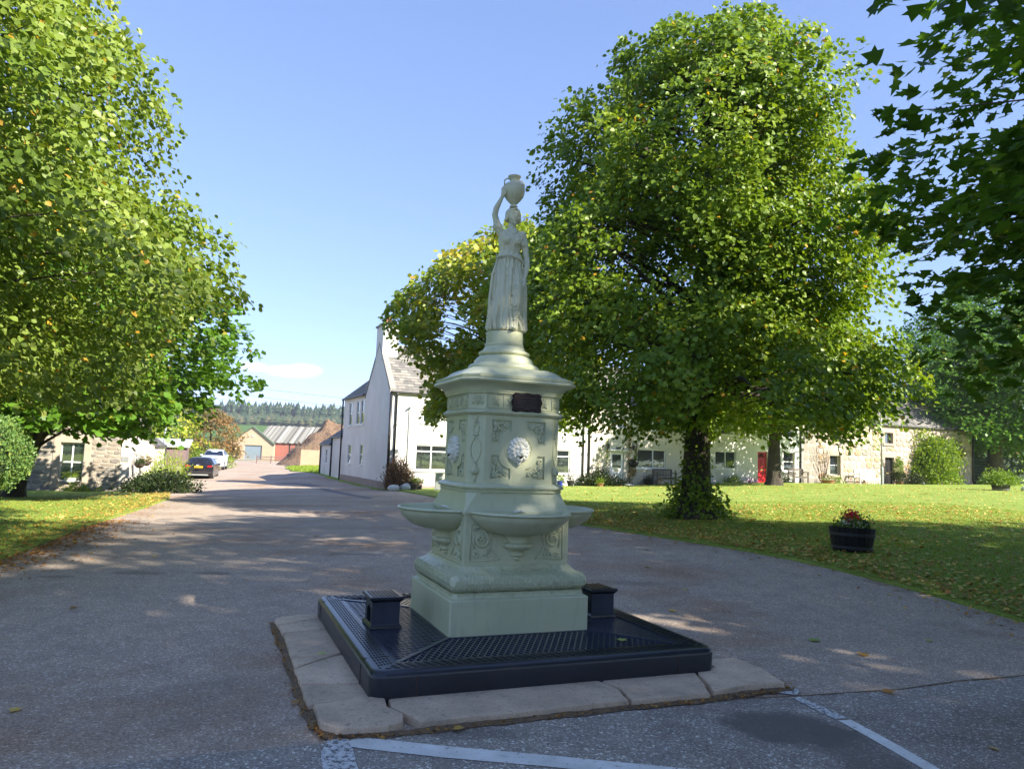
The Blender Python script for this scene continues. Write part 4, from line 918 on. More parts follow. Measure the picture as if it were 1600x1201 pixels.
def crown(parent, prof, ns, m, L, size, tpl, mat, seed, droop=.35, width=.42, gap=-.9, shell=.42, up=.25, tb=(.15, .7), hang=.6, flat=.18, lumps=.16, name='crown', zw=None, extra=None, lobe=(.5, 1.3), nrm=(.55, .75, .55)):
    rs = np.random.RandomState(seed); pr = np.array(prof, float); zz = np.linspace(pr[0, 0], pr[-1, 0], 400); rr = np.interp(zz, pr[:, 0], pr[:, 1])
    w = rr**1.15+.3; cdf = np.cumsum(w); cdf /= cdf[-1]
    cand = int(ns*2.2); z = np.interp(rs.rand(cand), cdf, zz); th = rs.uniform(0, 2*np.pi, cand); r = np.interp(z, pr[:, 0], pr[:, 1])
    cx, cy = np.interp(z, pr[:, 0], pr[:, 2]), np.interp(z, pr[:, 0], pr[:, 3])
    fl = field(rs, 8, lobe[0]*.5, lobe[1]*.5); D = np.stack([np.cos(th), np.sin(th), np.zeros(cand)], 1)
    E0 = np.stack([cx, cy, z], 1)+D*r[:, None]; r = r*(1+lumps*fl(E0))
    u = rs.rand(cand)**shell; rho = r*u; ax = np.stack([cx, cy, z], 1); E = ax+D*rho[:, None]
    fg = field(rs, 9, .55, 1.3); keep = np.where(fg(E) > gap)[0][:ns]
    E, D, ax, z, rho = E[keep], D[keep], ax[keep], z[keep], rho[keep]; n = len(keep)
    # sprays point outward, drooping at the tip
    jit = rs.normal(size=(n, 3))*.35; Ls = L*rs.uniform(.55, 1.25, n)
    topness = np.clip((z-pr[0, 0])/(pr[-1, 0]-pr[0, 0]), 0, 1)
    d = unit(D+jit+np.stack([np.zeros(n), np.zeros(n), up+topness*.7], 1)); S0 = E-d*Ls[:, None]*.6
    side = unit(np.cross(d, np.array([0, 0, 1.0])+rs.normal(size=(n, 3))*.25)); upv = np.cross(side, d)
    t = rs.rand(n, m)**.8; wv = (rs.rand(n, m)-.5)*2*width*(1.1-.55*t)*Ls[:, None]; hv = rs.normal(size=(n, m))*flat*L
    P = S0[:, None]+d[:, None]*(t*Ls[:, None])[..., None]+side[:, None]*wv[..., None]+upv[:, None]*hv[..., None]
    P[..., 2] -= droop*Ls[:, None]*t**2
    P = P.reshape(-1, 3); k = len(P); dd = np.repeat(d, m, 0); sd_ = np.repeat(side, m, 0)*np.sign(wv.reshape(-1, 1))
    T = dd*.6+sd_*.6+np.array([0, 0, -hang])+rs.normal(size=(k, 3))*.35
    Nn = np.array([0, 0, nrm[0]])+np.repeat(D, m, 0)*nrm[1]+rs.normal(size=(k, 3))*nrm[2]
    sp = rs.rand(n); tn = np.clip(tb[0]+(tb[1]-tb[0])*(.5*np.repeat(sp, m)+.5*rs.rand(k))+.10*np.repeat(fg(E+9), m), 0, .95)
    od = rs.rand(k) > .988; tn[od] = 1.0
    S = size*rs.uniform(.65, 1.25, k)
    if extra is not None:
        P2, T2, N2, S2, t2 = extra; P = np.r_[P, P2]; T = np.r_[T, T2]; Nn = np.r_[Nn, N2]; S = np.r_[S, S2]; tn = np.r_[tn, t2]
    leaves(name, P, T, Nn, S, tn, tpl, mat, parent)
    return S0, E, rs
def trunk(parent, base_r, pts, S0, rs, nl, mat, top_r=.05, flare=1.6, limb_r=.09, twigs=200, name='trunk'):
    mb = MB(); pts = [Vector(p) for p in pts]; zb = pts[0].z; H = pts[-1].z
    # trunk with root flare, slightly fluted
    rings = []; n = 14; N_ = 26
    def axis(z):
        for a, b in zip(pts[:-1], pts[1:]):
            if z <= b.z: return a.lerp(b, (z-a.z)/(b.z-a.z))
        return pts[-1]
    for i in range(N_):
        u = (i/(N_-1))**1.5; z = zb-.3+(H-zb+.3)*u; c = axis(max(z, zb)); zz_ = max(0, z-zb); r = top_r+(base_r-top_r)*(1-min(1, zz_/(H-zb)))**.8; fr = 1+(flare-1)*math.exp(-zz_/.28)
        rings.append([(c.x+r*(fr+(.10+.22*(fr-1))*math.sin(k*5*2*math.pi/n+z*.6)+.05*math.sin(k*3+z*2.1))*math.cos(2*math.pi*k/n), c.y+r*(fr+(.10+.22*(fr-1))*math.sin(k*5*2*math.pi/n+z*.6))*math.sin(2*math.pi*k/n), z) for k in range(n)])
    mb.loft(rings)
    idx = rs.permutation(len(S0))
    for j in idx[:nl]:
        e = Vector(S0[j]); z0 = zb+max(.32*(H-zb), min(H*.92, e.z-.55*math.hypot(e.x-axis(e.z).x, e.y-axis(e.z).y))) if False else max(pts[1].z*.9, min(H*.95, e.z-.5*math.hypot(e.x, e.y)))
        a = axis(z0); mid = a.lerp(e, .5)+Vector((rs.normal()*.15, rs.normal()*.15, .25*(e-a).length*.4)); L = (e-a).length; r = limb_r*min(1.3, L/4+.35)
        mb.tube([a, a.lerp(mid, .5)+Vector((0, 0, .08*L*.5)), mid, mid.lerp(e, .5)+Vector((0, 0, .05)), e], [r, r*.72, r*.5, r*.32, r*.12], 6)
    for j in idx[nl:nl+twigs]:
        e = Vector(S0[j]); a = axis(max(pts[1].z*.9, e.z-.3)); s = a.lerp(e, .55)+Vector((0, 0, -.1)); s2 = e+(e-s)*.12
        mb.tube([s, s.lerp(e, .5)+Vector((0, 0, .12)), e, s2], [.018, .013, .008, .003], 4, False)
    return mb.build(name, mat, parent, True)
def tree(name, label, cat, xy, base_r, tpts, prof, ns, m, L, size, tpl, lm, bm, seed, nl=34, twigs=220, group=None, top_r=.05, limb_r=.09, flare=1.6, **k):
    t = thing(name, label, cat, (xy[0], xy[1], g1(*xy)), 0, group)
    S0, E, rs = crown(t, prof, ns, m, L, size, tpl, lm, seed, **k)
    trunk(t, base_r, tpts, S0, rs, nl, bm, twigs=twigs, top_r=top_r, limb_r=limb_r, flare=flare)
    return t
# the big lime on the green: leafy shoots clothe its trunk
rs = np.random.RandomState(77)
def shoots(n, prof, size, seed, zr=(0, 3)):
    """leaves hugging a trunk: prof [(z, r)]"""
    rs = np.random.RandomState(seed); pr = np.array(prof); nb = n//14; z = rs.uniform(pr[0, 0], pr[-1, 0], nb*2); w = np.interp(z, pr[:, 0], pr[:, 1]); z = z[rs.rand(nb*2) < w/w.max()][:nb]; nb = len(z)
    th = rs.uniform(0, 6.28, nb); r = np.interp(z, pr[:, 0], pr[:, 1])*rs.rand(nb)**.55; c = np.stack([r*np.cos(th), r*np.sin(th), z], 1)
    P = np.repeat(c, 14, 0)+rs.normal(size=(nb*14, 3))*np.array([.11, .11, .13]); D = np.repeat(unit(c*np.array([1, 1, 0])), 14, 0)
    T = D*.5+np.array([0, 0, -.45])+rs.normal(size=P.shape)*.45; Nn = D*.8+np.array([0, 0, .5])+rs.normal(size=P.shape)*.5
    P[:, 2] = np.maximum(P[:, 2], .03)
    return P, T, Nn, size*rs.uniform(.6, 1.3, len(P)), np.clip(.35+.45*rs.rand(len(P)), 0, .95)
big = [(2.5, 2.8, .5, 0), (3.0, 4.1, .4, 0), (3.8, 4.25, .15, 0), (5.0, 4.50, .12, 0), (6.2, 4.60, .10, 0), (7.8, 4.45, .05, 0), (9.3, 4.35, .05, 0), (10.6, 3.75, .1, 0), (11.7, 2.95, .2, 0), (12.6, 2.0, .4, 0), (13.2, 1.3, .45, 0), (13.7, .5, .45, 0)]
big_sh = shoots(4200, [(.02, .95), (.45, .85), (.8, .58), (1.1, .36), (1.5, .22), (2.2, .30), (2.9, .6)], .088, 4)
tree('lime_tree', 'tallest lime tree, leafy shoots round its trunk, on the lawn behind the fountain', 'tree', (4.78, 19.2), .34, [(0, 0, 0), (.05, 0, 3.4), (.15, 0, 5.4), (.25, 0, 9), (.3, 0, 12.8)], big, 4100, 30, 1.15, .118, LIME, M['leaf_lime'], M['bark'], 11, droop=.6, gap=-.55, lumps=.15, lobe=(.9, 2.2), extra=big_sh, nl=60, twigs=500, flare=1.9, shell=.40, width=.30, flat=.11, tb=(.1, .85), nrm=(.6, .8, .5))
tree('lime_tree', 'huge olive green lime tree filling the upper left, its trunk out of view', 'tree', (-10.6, 10.2), .36, [(0, 0, 0), (0, 0, 3), (.2, 0, 8), (0, 0, 15)], [(2.6, 4.4, 0, 0), (3.1, 5.7, 0, 0), (4.4, 6.15, 0, 0), (6.2, 5.5, 0, 0), (7.6, 4.9, 0, 0), (9.0, 4.3, 0, 0), (10.6, 3.3, 0, 0), (12.0, 1.9, 0, 0), (12.8, .8, 0, 0)], 6600, 30, .85, .092, LIME, M['leaf_olive'], M['bark'], 23, droop=.55, gap=-1.1, lumps=.09, lobe=(1.2, 2.6), nl=24, twigs=150, limb_r=.045, shell=.32, width=.32, flat=.12, tb=(.1, .9), nrm=(.55, .8, .55))
tree('sycamore_tree', 'bright green sycamore with a leaning dark trunk in front of the stone cottage', 'tree', (-17.9, 27.2), .32, [(0, 0, 0), (.5, 0, 1.6), (1.3, 0, 3.4), (1.5, 0, 7), (1.5, 0, 10)], [(2.7, 4.0, 2.6, -2.3), (3.3, 5.3, 2.6, -2.4), (4.6, 5.8, 2.7, -2.4), (6, 5.6, 2.6, -2.4), (8, 4.6, 2.2, -2.4), (10, 4.8, 1, 0), (12, 2.5, 1, 0)], 2300, 22, 1.3, .20, MAPLE7, M['leaf_maple'], M['bark'], 31, droop=.35, gap=-.6, nl=34, twigs=200, limb_r=.085, flat=.10, hang=.35, nrm=(.9, .45, .45))
tree('maple_tree', 'smaller maple turning yellow in front of the white gabled house, behind the fountain', 'tree', (-.35, 28.2), .20, [(0, 0, 0), (0, 0, 2.2), (0, 0, 5), (.2, 0, 9)], [(2.9, 2.4, .4, 0), (3.7, 3.3, .3, 0), (4.8, 3.8, .2, 0), (6.0, 4.45, 0, 0), (7.2, 4.6, 0, 0), (8.2, 3.9, .3, 0), (9.2, 2.9, .6, 0), (10.1, 1.6, .9, 0), (10.7, .5, .8, 0)], 1500, 22, 1.0, .155, MAPLE7, M['leaf_autumn'], M['bark_grey'], 41, droop=.3, gap=-.45, lumps=.17, nl=36, twigs=150, limb_r=.06, shell=.5, tb=(.0, 1.0), nrm=(.7, .6, .55))
tree('lime_tree', 'lime tree with a bare mossy trunk standing beside the red door', 'tree', (14.83, 42.0), .36, [(0, 0, 0), (0, 0, 3.0), (0, 0, 6), (0, 0, 10)], [(3.6, 3.2, .3, 0), (4.2, 4.8, .3, 0), (5.2, 5.6, .5, 0), (6.5, 5.8, .5, 0), (8, 5.0, .5, 0), (10, 3.4, 0, 0), (11.5, 1, 0, 0)], 2200, 20, 1.3, .18, LIME, M['leaf_lime'], M['bark'], 53, droop=.5, gap=-.8, nl=30, twigs=100, tb=(.25, .9))
tree('sycamore_tree', 'broad sycamore with a pale mottled trunk before the dark green fence', 'tree', (36.7, 56.6), .58, [(0, 0, 0), (0, 0, 3.2), (.1, 0, 7), (0, 0, 12)], [(3.0, 3.2, 0, 0), (4.0, 5.4, 0, 0), (5.4, 6.6, 0, 0), (7.5, 7.2, 0, 0), (10, 6.8, 0, 0), (13, 5.4, 0, 0), (16, 2.5, 0, 0)], 2900, 20, 1.6, .25, OAK, M['leaf_maple'], M['bark_grey'], 61, droop=.35, gap=-.5, nl=36, twigs=120, limb_r=.13, tb=(.0, .75), nrm=(.8, .5, .5))
# the near sycamore whose branches reach in from the right
tree('sycamore_tree', 'near dark sycamore with big lobed leaves, its branches hanging in from the right edge', 'tree', (10.6, 8.3), .40, [(0, 0, 0), (0, 0, 3.2), (-.1, 0, 6), (0, 0, 11)], [(2.9, 4.0, 0, 0), (3.4, 4.7, 0, 0), (4.5, 5.4, 0, 0), (5.4, 5.5, 0, 0), (6.2, 6.9, 0, 0), (6.9, 5.3, 0, 0), (8.2, 4.3, 0, 0), (10, 3.7, 0, 0), (12, 2.6, 0, 0)], 1750, 20, 1.25, .180, MAPLE, M['leaf_near'], M['bark_grey'], 71, droop=.28, gap=-.42, lumps=.15, nl=26, twigs=120, limb_r=.040, flat=.06, hang=.30, width=.5, shell=.45, tb=(.0, .8), nrm=(1.1, .25, .35))
# trees that stand beside and behind the photographer and shade the road
for i, (x, y, s, z0, h, sd_, lb) in enumerate(((18.2, -2.6, 7.0, 7.0, 21, 81, 'tall sycamore far to the right of the photographer, out of the picture'), (10.2, -6.4, 6.8, 8.0, 18.3, 82, 'tallest sycamore behind the photographer, out of the picture'), (19.5, -12.0, 6.5, 7.0, 21, 83, 'sycamore farthest behind on the right, out of the picture'), (27.0, .8, 7.0, 5.0, 19, 84, 'broad sycamore at the far right beyond the frame'))):
    tree('sycamore_tree', lb, 'tree', (x, y), .35, [(0, 0, 0), (0, 0, 3), (0, 0, 6), (0, 0, h-1.5)], [(z0, s*.6, 0, 0), (z0+1.5, s*.92, 0, 0), (z0+3.5, s, 0, 0), (h-5, s*.92, 0, 0), (h-2.5, s*.7, 0, 0), (h, s*.25, 0, 0)], 1700, 16, 1.5, .27, OAK, M['leaf_near'], M['bark_grey'], sd_, nl=20, twigs=40, gap=-1.0, lumps=.12, group='trees round the photographer')
def bush(name, label, cat, xyz, r, n, size, tpl, mat, seed, group=None, stem=True, upr=.3, tb=(.1, .9), parent=None, shell=.4, hang=.1, clump=10, squash=None, part='foliage', stems=8):
    rs = np.random.RandomState(seed); t = parent or thing(name, label, cat, xyz, 0, group); rx, ry, rz = r; nb = max(1, n//clump)
    v = unit(rs.normal(size=(nb, 3))); v[:, 2] = np.abs(v[:, 2]) if squash is None else v[:, 2]; u = rs.rand(nb, 1)**shell; fl = field(rs, 6, 1.2, 3.0)
    c = v*u*(1+.12*fl(v*max(rx, .5)))[:, None]*np.array([rx, ry, rz])
    P = np.repeat(c, clump, 0)+rs.normal(size=(nb*clump, 3))*size*1.1; D = np.repeat(v, clump, 0)
    P[:, 2] = np.maximum(P[:, 2], -.02) if squash is None else P[:, 2]
    T = D*.6+np.array([0, 0, upr-hang])+rs.normal(size=P.shape)*.4; Nn = D+np.array([0, 0, .35])+rs.normal(size=P.shape)*.5
    tn = np.clip(tb[0]+(tb[1]-tb[0])*(.45*np.repeat(rs.rand(nb), clump)+.55*rs.rand(len(P))), 0, 1)
    off = np.array(xyz) if parent is not None else np.zeros(3)
    leaves(part, P+off, T, Nn, size*rs.uniform(.6, 1.3, len(P)), tn, tpl, mat, t)
    if stem:
        mb = MB()
        for i in range(stems):
            p = c[rs.randint(nb)]; mb.tube([(off[0]+rs.normal()*rx*.06, off[1]+rs.normal()*ry*.06, off[2]-.05), (off[0]+p[0]*.5, off[1]+p[1]*.5, off[2]+abs(p[2])*.6), (off[0]+p[0], off[1]+p[1], off[2]+abs(p[2]))], [.02*min(1, rz), .012*min(1, rz), .004], 4)
        mb.build('stems', M['twig'], t)
    return t
def gp(x, y, dz=0): return (x, y, g1(x, y)+dz)

# ------------------------------------------------------------------ houses
def tbox(mb, T, u0, u1, v0, v1, z0, z1):
    q = MB().box(u0, u1, v0, v1, z0, z1); mb.add([T(*p) for p in q.v], q.f)
def window(parent, T, u0, u1, z0, z1, cols=(.5,), rows=(), d=.10, fw=.055, mat=None, sill=True, blind=0, dz=.12, bar=.03, sillm=None):
    mat = mat or M['upvc']; mb = MB(); W, H = u1-u0, z1-z0
    tbox(mb, T, u0, u0+fw, d, d+.06, z0, z1); tbox(mb, T, u1-fw, u1, d, d+.06, z0, z1)
    tbox(mb, T, u0+fw, u1-fw, d+.002, d+.058, z0, z0+fw); tbox(mb, T, u0+fw, u1-fw, d+.002, d+.058, z1-fw, z1)
    for c in cols: tbox(mb, T, u0+W*c-bar, u0+W*c+bar, d-.006, d+.055, z0+fw, z1-fw)
    for r in rows: tbox(mb, T, u0+fw, u1-fw, d-.002, d+.053, z0+H*r-bar, z0+H*r+bar)
    fo = mb.build('window', mat, parent)
    ce = [0, *cols, 1]; re_ = [0, *rows, 1]
    for i in range(len(ce)-1):
        for j in range(len(re_)-1):
            p = MB(); tbox(p, T, u0+W*ce[i]+.02, u0+W*ce[i+1]-.02, d+.028, d+.036, z0+H*re_[j]+.02, z0+H*re_[j+1]-.02); p.build('pane', M['glass'], fo)
    b = MB(); b.add([T(u0, d+.19, z0), T(u1, d+.19, z0), T(u1, d+.19, z1), T(u0, d+.19, z1)], [(0, 1, 2, 3)]); b.build('dark_interior', M['void'], fo)
    if blind:
        b = MB(); tbox(b, T, u0+fw, u1-fw, d+.10, d+.11, z1-H*blind, z1-.02); b.build('blind', M['blind'], fo)
    if sill:
        s = MB(); tbox(s, T, u0-.08, u1+.08, -.07, d, z0-.08, z0-.002); s.build('window_sill', sillm or mat, fo)
    return fo
def slates(parent, O, Uv, Vv, L, S, seed, w=.30, h=.21, name='slates', mat=None):
    """courses of slates on the plane O + u*Uv + v*Vv (Vv up the slope)"""
    rs = np.random.RandomState(seed); O = np.array(O, float); Uv = np.array(Uv, float); Vv = np.array(Vv, float); Nn = np.cross(Uv, Vv); Nn = Nn/np.linalg.norm(Nn); Nn = Nn*(1 if Nn[2] > 0 else -1)
    V, F, tn = [], [], []; nrow = int(S/h)
    for j in range(nrow+1):
        v0 = j*h-.02; v1 = min(S, v0+h*1.25); u = -(w/2 if j % 2 else 0)
        while u < L:
            ww = w*rs.uniform(.8, 1.2); a, b = max(0, u)+.004, min(L, u+ww)-.004; u += ww
            if b-a < .03: continue
            lift = .030+rs.uniform(0, .012); dv = rs.uniform(-.012, .012); k = len(V)
            for (uu, vv, nn) in ((a, v0+dv, lift), (b, v0+dv, lift), (b, v1, .012), (a, v1, .012), (a, v0+dv, lift-.012), (b, v0+dv, lift-.012)): V.append(O+Uv*uu+Vv*vv+Nn*nn)
            F += [(k, k+1, k+2, k+3), (k+4, k+5, k+1, k)]; tn += [rs.rand()]*2
    o = np_mesh(name, np.array(V), np.array(F), mat or M['slates'], parent, tint=np.array(tn)); o['kind'] = 'stuff'
    return o
def gable_roof(parent, x0, x1, y0, y1, ze, zr, axis='x', over=.12, seed=1, verge=.05):
    """pitched roof; ridge along axis"""
    r = MB(); th = .06
    if axis == 'x':
        ym = (y0+y1)/2; sl_ = (zr-ze)/(ym-y0); e = over
        P = [(x0-verge, y0-e, ze-e*sl_), (x1+verge, y0-e, ze-e*sl_), (x1+verge, ym, zr), (x0-verge, ym, zr), (x1+verge, y1+e, ze-e*sl_), (x0-verge, y1+e, ze-e*sl_)]
    else:
        xm = (x0+x1)/2; sl_ = (zr-ze)/(xm-x0); e = over
        P = [(x0-e, y0-verge, ze-e*sl_), (x0-e, y1+verge, ze-e*sl_), (xm, y1+verge, zr), (xm, y0-verge, zr), (x1+e, y1+verge, ze-e*sl_), (x1+e, y0-verge, ze-e*sl_)]
    up_ = [(p[0], p[1], p[2]+th) for p in P]; r.add(P+up_, [(6, 7, 8, 9), (9, 8, 10, 11), (3, 2, 1, 0), (5, 4, 2, 3), (0, 1, 7, 6), (4, 5, 11, 10), (1, 2, 8, 7), (2, 4, 10, 8), (3, 0, 6, 9), (5, 3, 9, 11)])
    ro = r.build('roof', M['slate'], parent)
    for s in (0, 1):
        a, b, c = (up_[0], up_[1], up_[3]) if s == 0 else (up_[5], up_[4], up_[3])
        a, b, c = map(np.array, (a, b, c)); U = b-a; L = np.linalg.norm(U); S = c-a
        if axis == 'x': S = np.array([0, S[1], S[2]])
        else: S = np.array([S[0], 0, S[2]])
        Sl = np.linalg.norm(S); slates(ro, a, U/L, S/Sl, L, Sl, seed+s)
    rd = MB(); a, b = up_[3], up_[2]; rd.tube([(a[0], a[1], a[2]+.0), (b[0], b[1], b[2]+.0)], .085, 8); rd.build('ridge', M['skew'], ro)
    return ro
def chimney(parent, x0, x1, y0, y1, z0, z1, pots, mat):
    c = MB().box(x0, x1, y0, y1, z0, z1).build('chimney', mat, parent)
    MB().box(x0-.07, x1+.07, y0-.07, y1+.07, z1, z1+.10).build('chimney_cope', M['skew'], c)
    for px_, py_ in pots: MB().lathe([(.13, z1+.09), (.14, z1+.12), (.115, z1+.16), (.105, z1+.44), (.13, z1+.47), (.13, z1+.54), (.10, z1+.55), (.09, z1+.30)], 14, c=(px_, py_)).build('chimney_pot', M['terracotta'], c, True)
def gutter(parent, a, b, r=.06): 
    return MB().tube([a, b], r, 8).build('gutter', M['pipe'], parent)
def downpipe(parent, pts, r=.045, br=True):
    mb = MB().tube(pts, r, 8)
    if br:
        for k in range(3): z = pts[-1][2]+.7+k*1.2; mb.box(pts[-1][0]-.07, pts[-1][0]+.07, pts[-1][1]-.05, pts[-1][1]+.10, z, z+.04)
    return mb.build('drainpipe', M['pipe'], parent, True)
RA = math.atan2(.4216, .9068); F0 = lambda u, v, z: (u, v, z); LW = lambda x: (lambda u, v, z: (x+v, u, z)); RW = lambda x: (lambda u, v, z: (x-v, u, z)); BW = lambda y: (lambda u, v, z: (u, y-v, z))
def hs(name, label, cat='house', off=0): return thing(name, label, cat, (A[0], A[1], 0), RA)
# white gabled house with its wing
hA = hs('white_house', 'white harled house with a tall chimneyed gable at the corner of the road')
mb = MB(); wa = [(1.44, 3.12, .78, 2.03), (1.73, 2.50, 3.13, 4.27), (5.4, 6.9, .78, 2.03), (5.6, 6.4, 3.13, 4.27), (9.36, 10.19, .78, 2.06), (9.20, 9.88, 3.14, 4.0)]
wallm(mb, F0, 0, 11.3, -1, 4.64, wa); wallm(mb, LW(0), 0, 4.8, -1, 4.64, [], gable=(2.4, 7.20)); wallm(mb, BW(4.8), 0, 11.3, -1, 4.64, []); wallm(mb, RW(11.3), 0, 4.8, -1, 4.64, [], gable=(2.4, 7.1)); mb.build('wall', M['harl'], hA)
window(hA, F0, *wa[0], cols=(.49,), rows=(.74,), d=.05); window(hA, F0, *wa[1], cols=(), rows=(.78,), d=.07); window(hA, F0, *wa[2], cols=(.5,), rows=(.74,), d=.05); window(hA, F0, *wa[3], cols=(), rows=(.78,), d=.07)
window(hA, F0, *wa[4], cols=(), rows=(.72,), d=.05, blind=.0); window(hA, F0, *wa[5], cols=(), rows=(), d=.05)
gable_roof(hA, .24, 11.28, 0, 4.8, 4.64, 7.08, seed=3, verge=-.02)
mb = MB()
for s in (0, 1):
    y0, y1 = (-.10, 2.4) if s == 0 else (4.9, 2.4); z0, z1 = 4.56, 7.24
    mb.add([(-.03, y0, z0-.06), (.26, y0, z0-.06), (.26, y1, z1-.06), (-.03, y1, z1-.06), (-.03, y0, z0+.16), (.26, y0, z0+.16), (.26, y1, z1+.06), (-.03, y1, z1+.06)], [(0, 1, 5, 4), (1, 2, 6, 5), (3, 0, 4, 7), (4, 5, 6, 7), (0, 3, 2, 1), (2, 3, 7, 6)])
mb.build('gable_coping', M['skew'], hA)
chimney(hA, -.02, .80, 1.75, 3.05, 6.3, 8.10, [(.38, 2.1), (.38, 2.6)], M['harl']); chimney(hA, 10.6, 11.3, 1.85, 2.95, 6.5, 8.0, [(10.95, 2.2), (10.95, 2.6)], M['harl'])
mb = MB().box(-.035, -.004, -.03, 4.8, -1, .16); mb.box(-.034, 11.3, -.035, -.004, -1, .02); mb.build('base_course', M['plinth'], hA)
gutter(hA, (.05, -.16, 4.56), (11.3, -.16, 4.56)); downpipe(hA, [(.34, -.14, 4.52), (.34, -.08, 4.35), (.34, -.07, -.2)], .05); downpipe(hA, [(.06, -.07, 4.52), (.06, -.06, -.2)], .07, False); downpipe(hA, [(10.98, -.14, 4.52), (10.98, -.07, 4.3), (10.98, -.07, .0)], .045)
# the two storey wing and the low outbuildings that run back along the road
wg = thing('house_wing', 'two storey white wing with narrow paired windows behind the gable', 'house', (A[0], A[1], 0), RA)
mb = MB(); ww = [(8.10, 8.86, 3.10, 4.45), (6.22, 6.98, 3.10, 4.45), (5.22, 5.96, 3.10, 4.45), (7.90, 8.66, .85, 1.98), (5.10, 5.78, .85, 1.98)]
wallm(mb, LW(.05), 4.82, 10.2, -1, 4.78, ww, depth=.14); wallm(mb, BW(10.2), .05, 5.2, -1, 4.78, [], gable=(2.625, 6.85)); wallm(mb, RW(5.2), 4.82, 10.2, -1, 4.78, []); mb.build('wall', M['harl'], wg)
for w_ in ww: window(wg, LW(.05), *w_, cols=(), rows=(.5,), d=.03, sill=True)
gable_roof(wg, .05, 5.2, 4.84, 10.2, 4.76, 6.85, 'y', seed=7); gutter(wg, (-.09, 4.9, 4.68), (-.09, 10.25, 4.68)); downpipe(wg, [(-.03, 10.28, 4.65), (-.03, 10.28, -.2)], .05, False)
MB().box(.02, .046, 4.82, 10.2, -1, .17).build('base_course', M['plinth'], wg)
for nm, lb, y0, y1, ze, zr, w_ in (('outbuilding', 'taller of the two low white outbuildings next to the wing', 10.3, 13.4, 2.50, 4.0, []), ('outbuilding', 'lowest white outbuilding at the far end of the row with one window', 13.5, 17.0, 2.04, 3.5, [(14.9, 15.5, .72, 1.68)])):
    ob = thing(nm, lb, 'outbuilding', (A[0], A[1], 0), RA, 'low white outbuildings'); mb = MB()
    wallm(mb, LW(.1), y0, y1, -1, ze, w_, depth=.12); wallm(mb, BW(y1), .1, 4.4, -1, ze, [], gable=(2.25, zr)); wallm(mb, F0 if False else (lambda u, v, z, y0=y0: (u, y0+v, z)), .1, 4.4, -1, ze, [], gable=(2.25, zr)); wallm(mb, RW(4.4), y0, y1, -1, ze, []); mb.build('wall', M['harl'], ob)
    for q in w_: window(ob, LW(.1), *q, cols=(), rows=(.5,), d=.03)
    gable_roof(ob, .1, 4.4, y0, y1, ze, zr, 'y', seed=9); gutter(ob, (-.02, y0, ze-.08), (-.02, y1, ze-.08)); downpipe(ob, [(.04, y1-.05, ze-.1), (.04, y1-.05, -.2)], .05, False)
def door(parent, T, u0, u1, z0, z1, mat, fan=False, glass=None, d=.10, frame=None):
    mb = MB(); tbox(mb, T, u0-.06, u0, d-.02, d+.06, z0, z1+.06); tbox(mb, T, u1, u1+.06, d-.02, d+.06, z0, z1+.06); tbox(mb, T, u0, u1, d-.018, d+.058, z1, z1+.06)
    fr = mb.build('door_frame', frame or M['upvc'], parent); lf = MB(); tbox(lf, T, u0, u1, d, d+.05, z0, z1); W, H = u1-u0, z1-z0
    def panel(a, b, c, e):
        tbox(lf, T, u0+W*a, u0+W*b, d-.012, d, z0+H*c, z0+H*c+.03); tbox(lf, T, u0+W*a, u0+W*b, d-.012, d, z0+H*e-.03, z0+H*e)
        tbox(lf, T, u0+W*a, u0+W*a+.03, d-.011, d, z0+H*c+.03, z0+H*e-.03); tbox(lf, T, u0+W*b-.03, u0+W*b, d-.011, d, z0+H*c+.03, z0+H*e-.03)
    if glass: panel(.16, .84, .08, .42)
    else: panel(.14, .46, .08, .36); panel(.54, .86, .08, .36); panel(.14, .46, .44, .76); panel(.54, .86, .44, .76)
    dr = lf.build('door', mat, parent)
    if glass: p = MB(); tbox(p, T, u0+W*.18, u0+W*.82, d-.010, d-.002, z0+H*.50, z0+H*.93); p.build('pane', M['glass'], dr)
    if fan:
        p = MB(); cx, cz = (u0+u1)/2, z0+H*.82; pts = [(cx+W*.34*math.cos(math.pi*i/10), cz+W*.34*math.sin(math.pi*i/10)) for i in range(11)]
        p.add([T(x, d-.006, z) for x, z in pts], [tuple(range(11))]); p.build('pane', M['mouth'], dr)
        q = MB()
        for i in (2, 4, 6, 8): a_ = math.pi*i/10; q.tube([T(cx, d-.012, cz), T(cx+W*.34*math.cos(a_), d-.012, cz+W*.34*math.sin(a_))], .010, 4)
        q.build('fanlight_bars', mat, dr)
        q = MB(); q.tube([T(cx, d-.03, z0+H*.64), T(cx-.03, d-.04, z0+H*.60), T(cx, d-.045, z0+H*.57), T(cx+.03, d-.04, z0+H*.60), T(cx, d-.03, z0+H*.64)], .010, 5); q.build('knocker', M['brass'], dr)
    q = MB(); tbox(q, T, u0+W*.33, u0+W*.67, d-.02, d-.001, z0+H*.41, z0+H*.45); q.build('letter_plate', M['brass'], dr)
    q = MB(); q.ball(T(u0+W*.90, d-.03, z0+H*.47), .028, 8, 6); q.build('handle', M['brass'], dr)
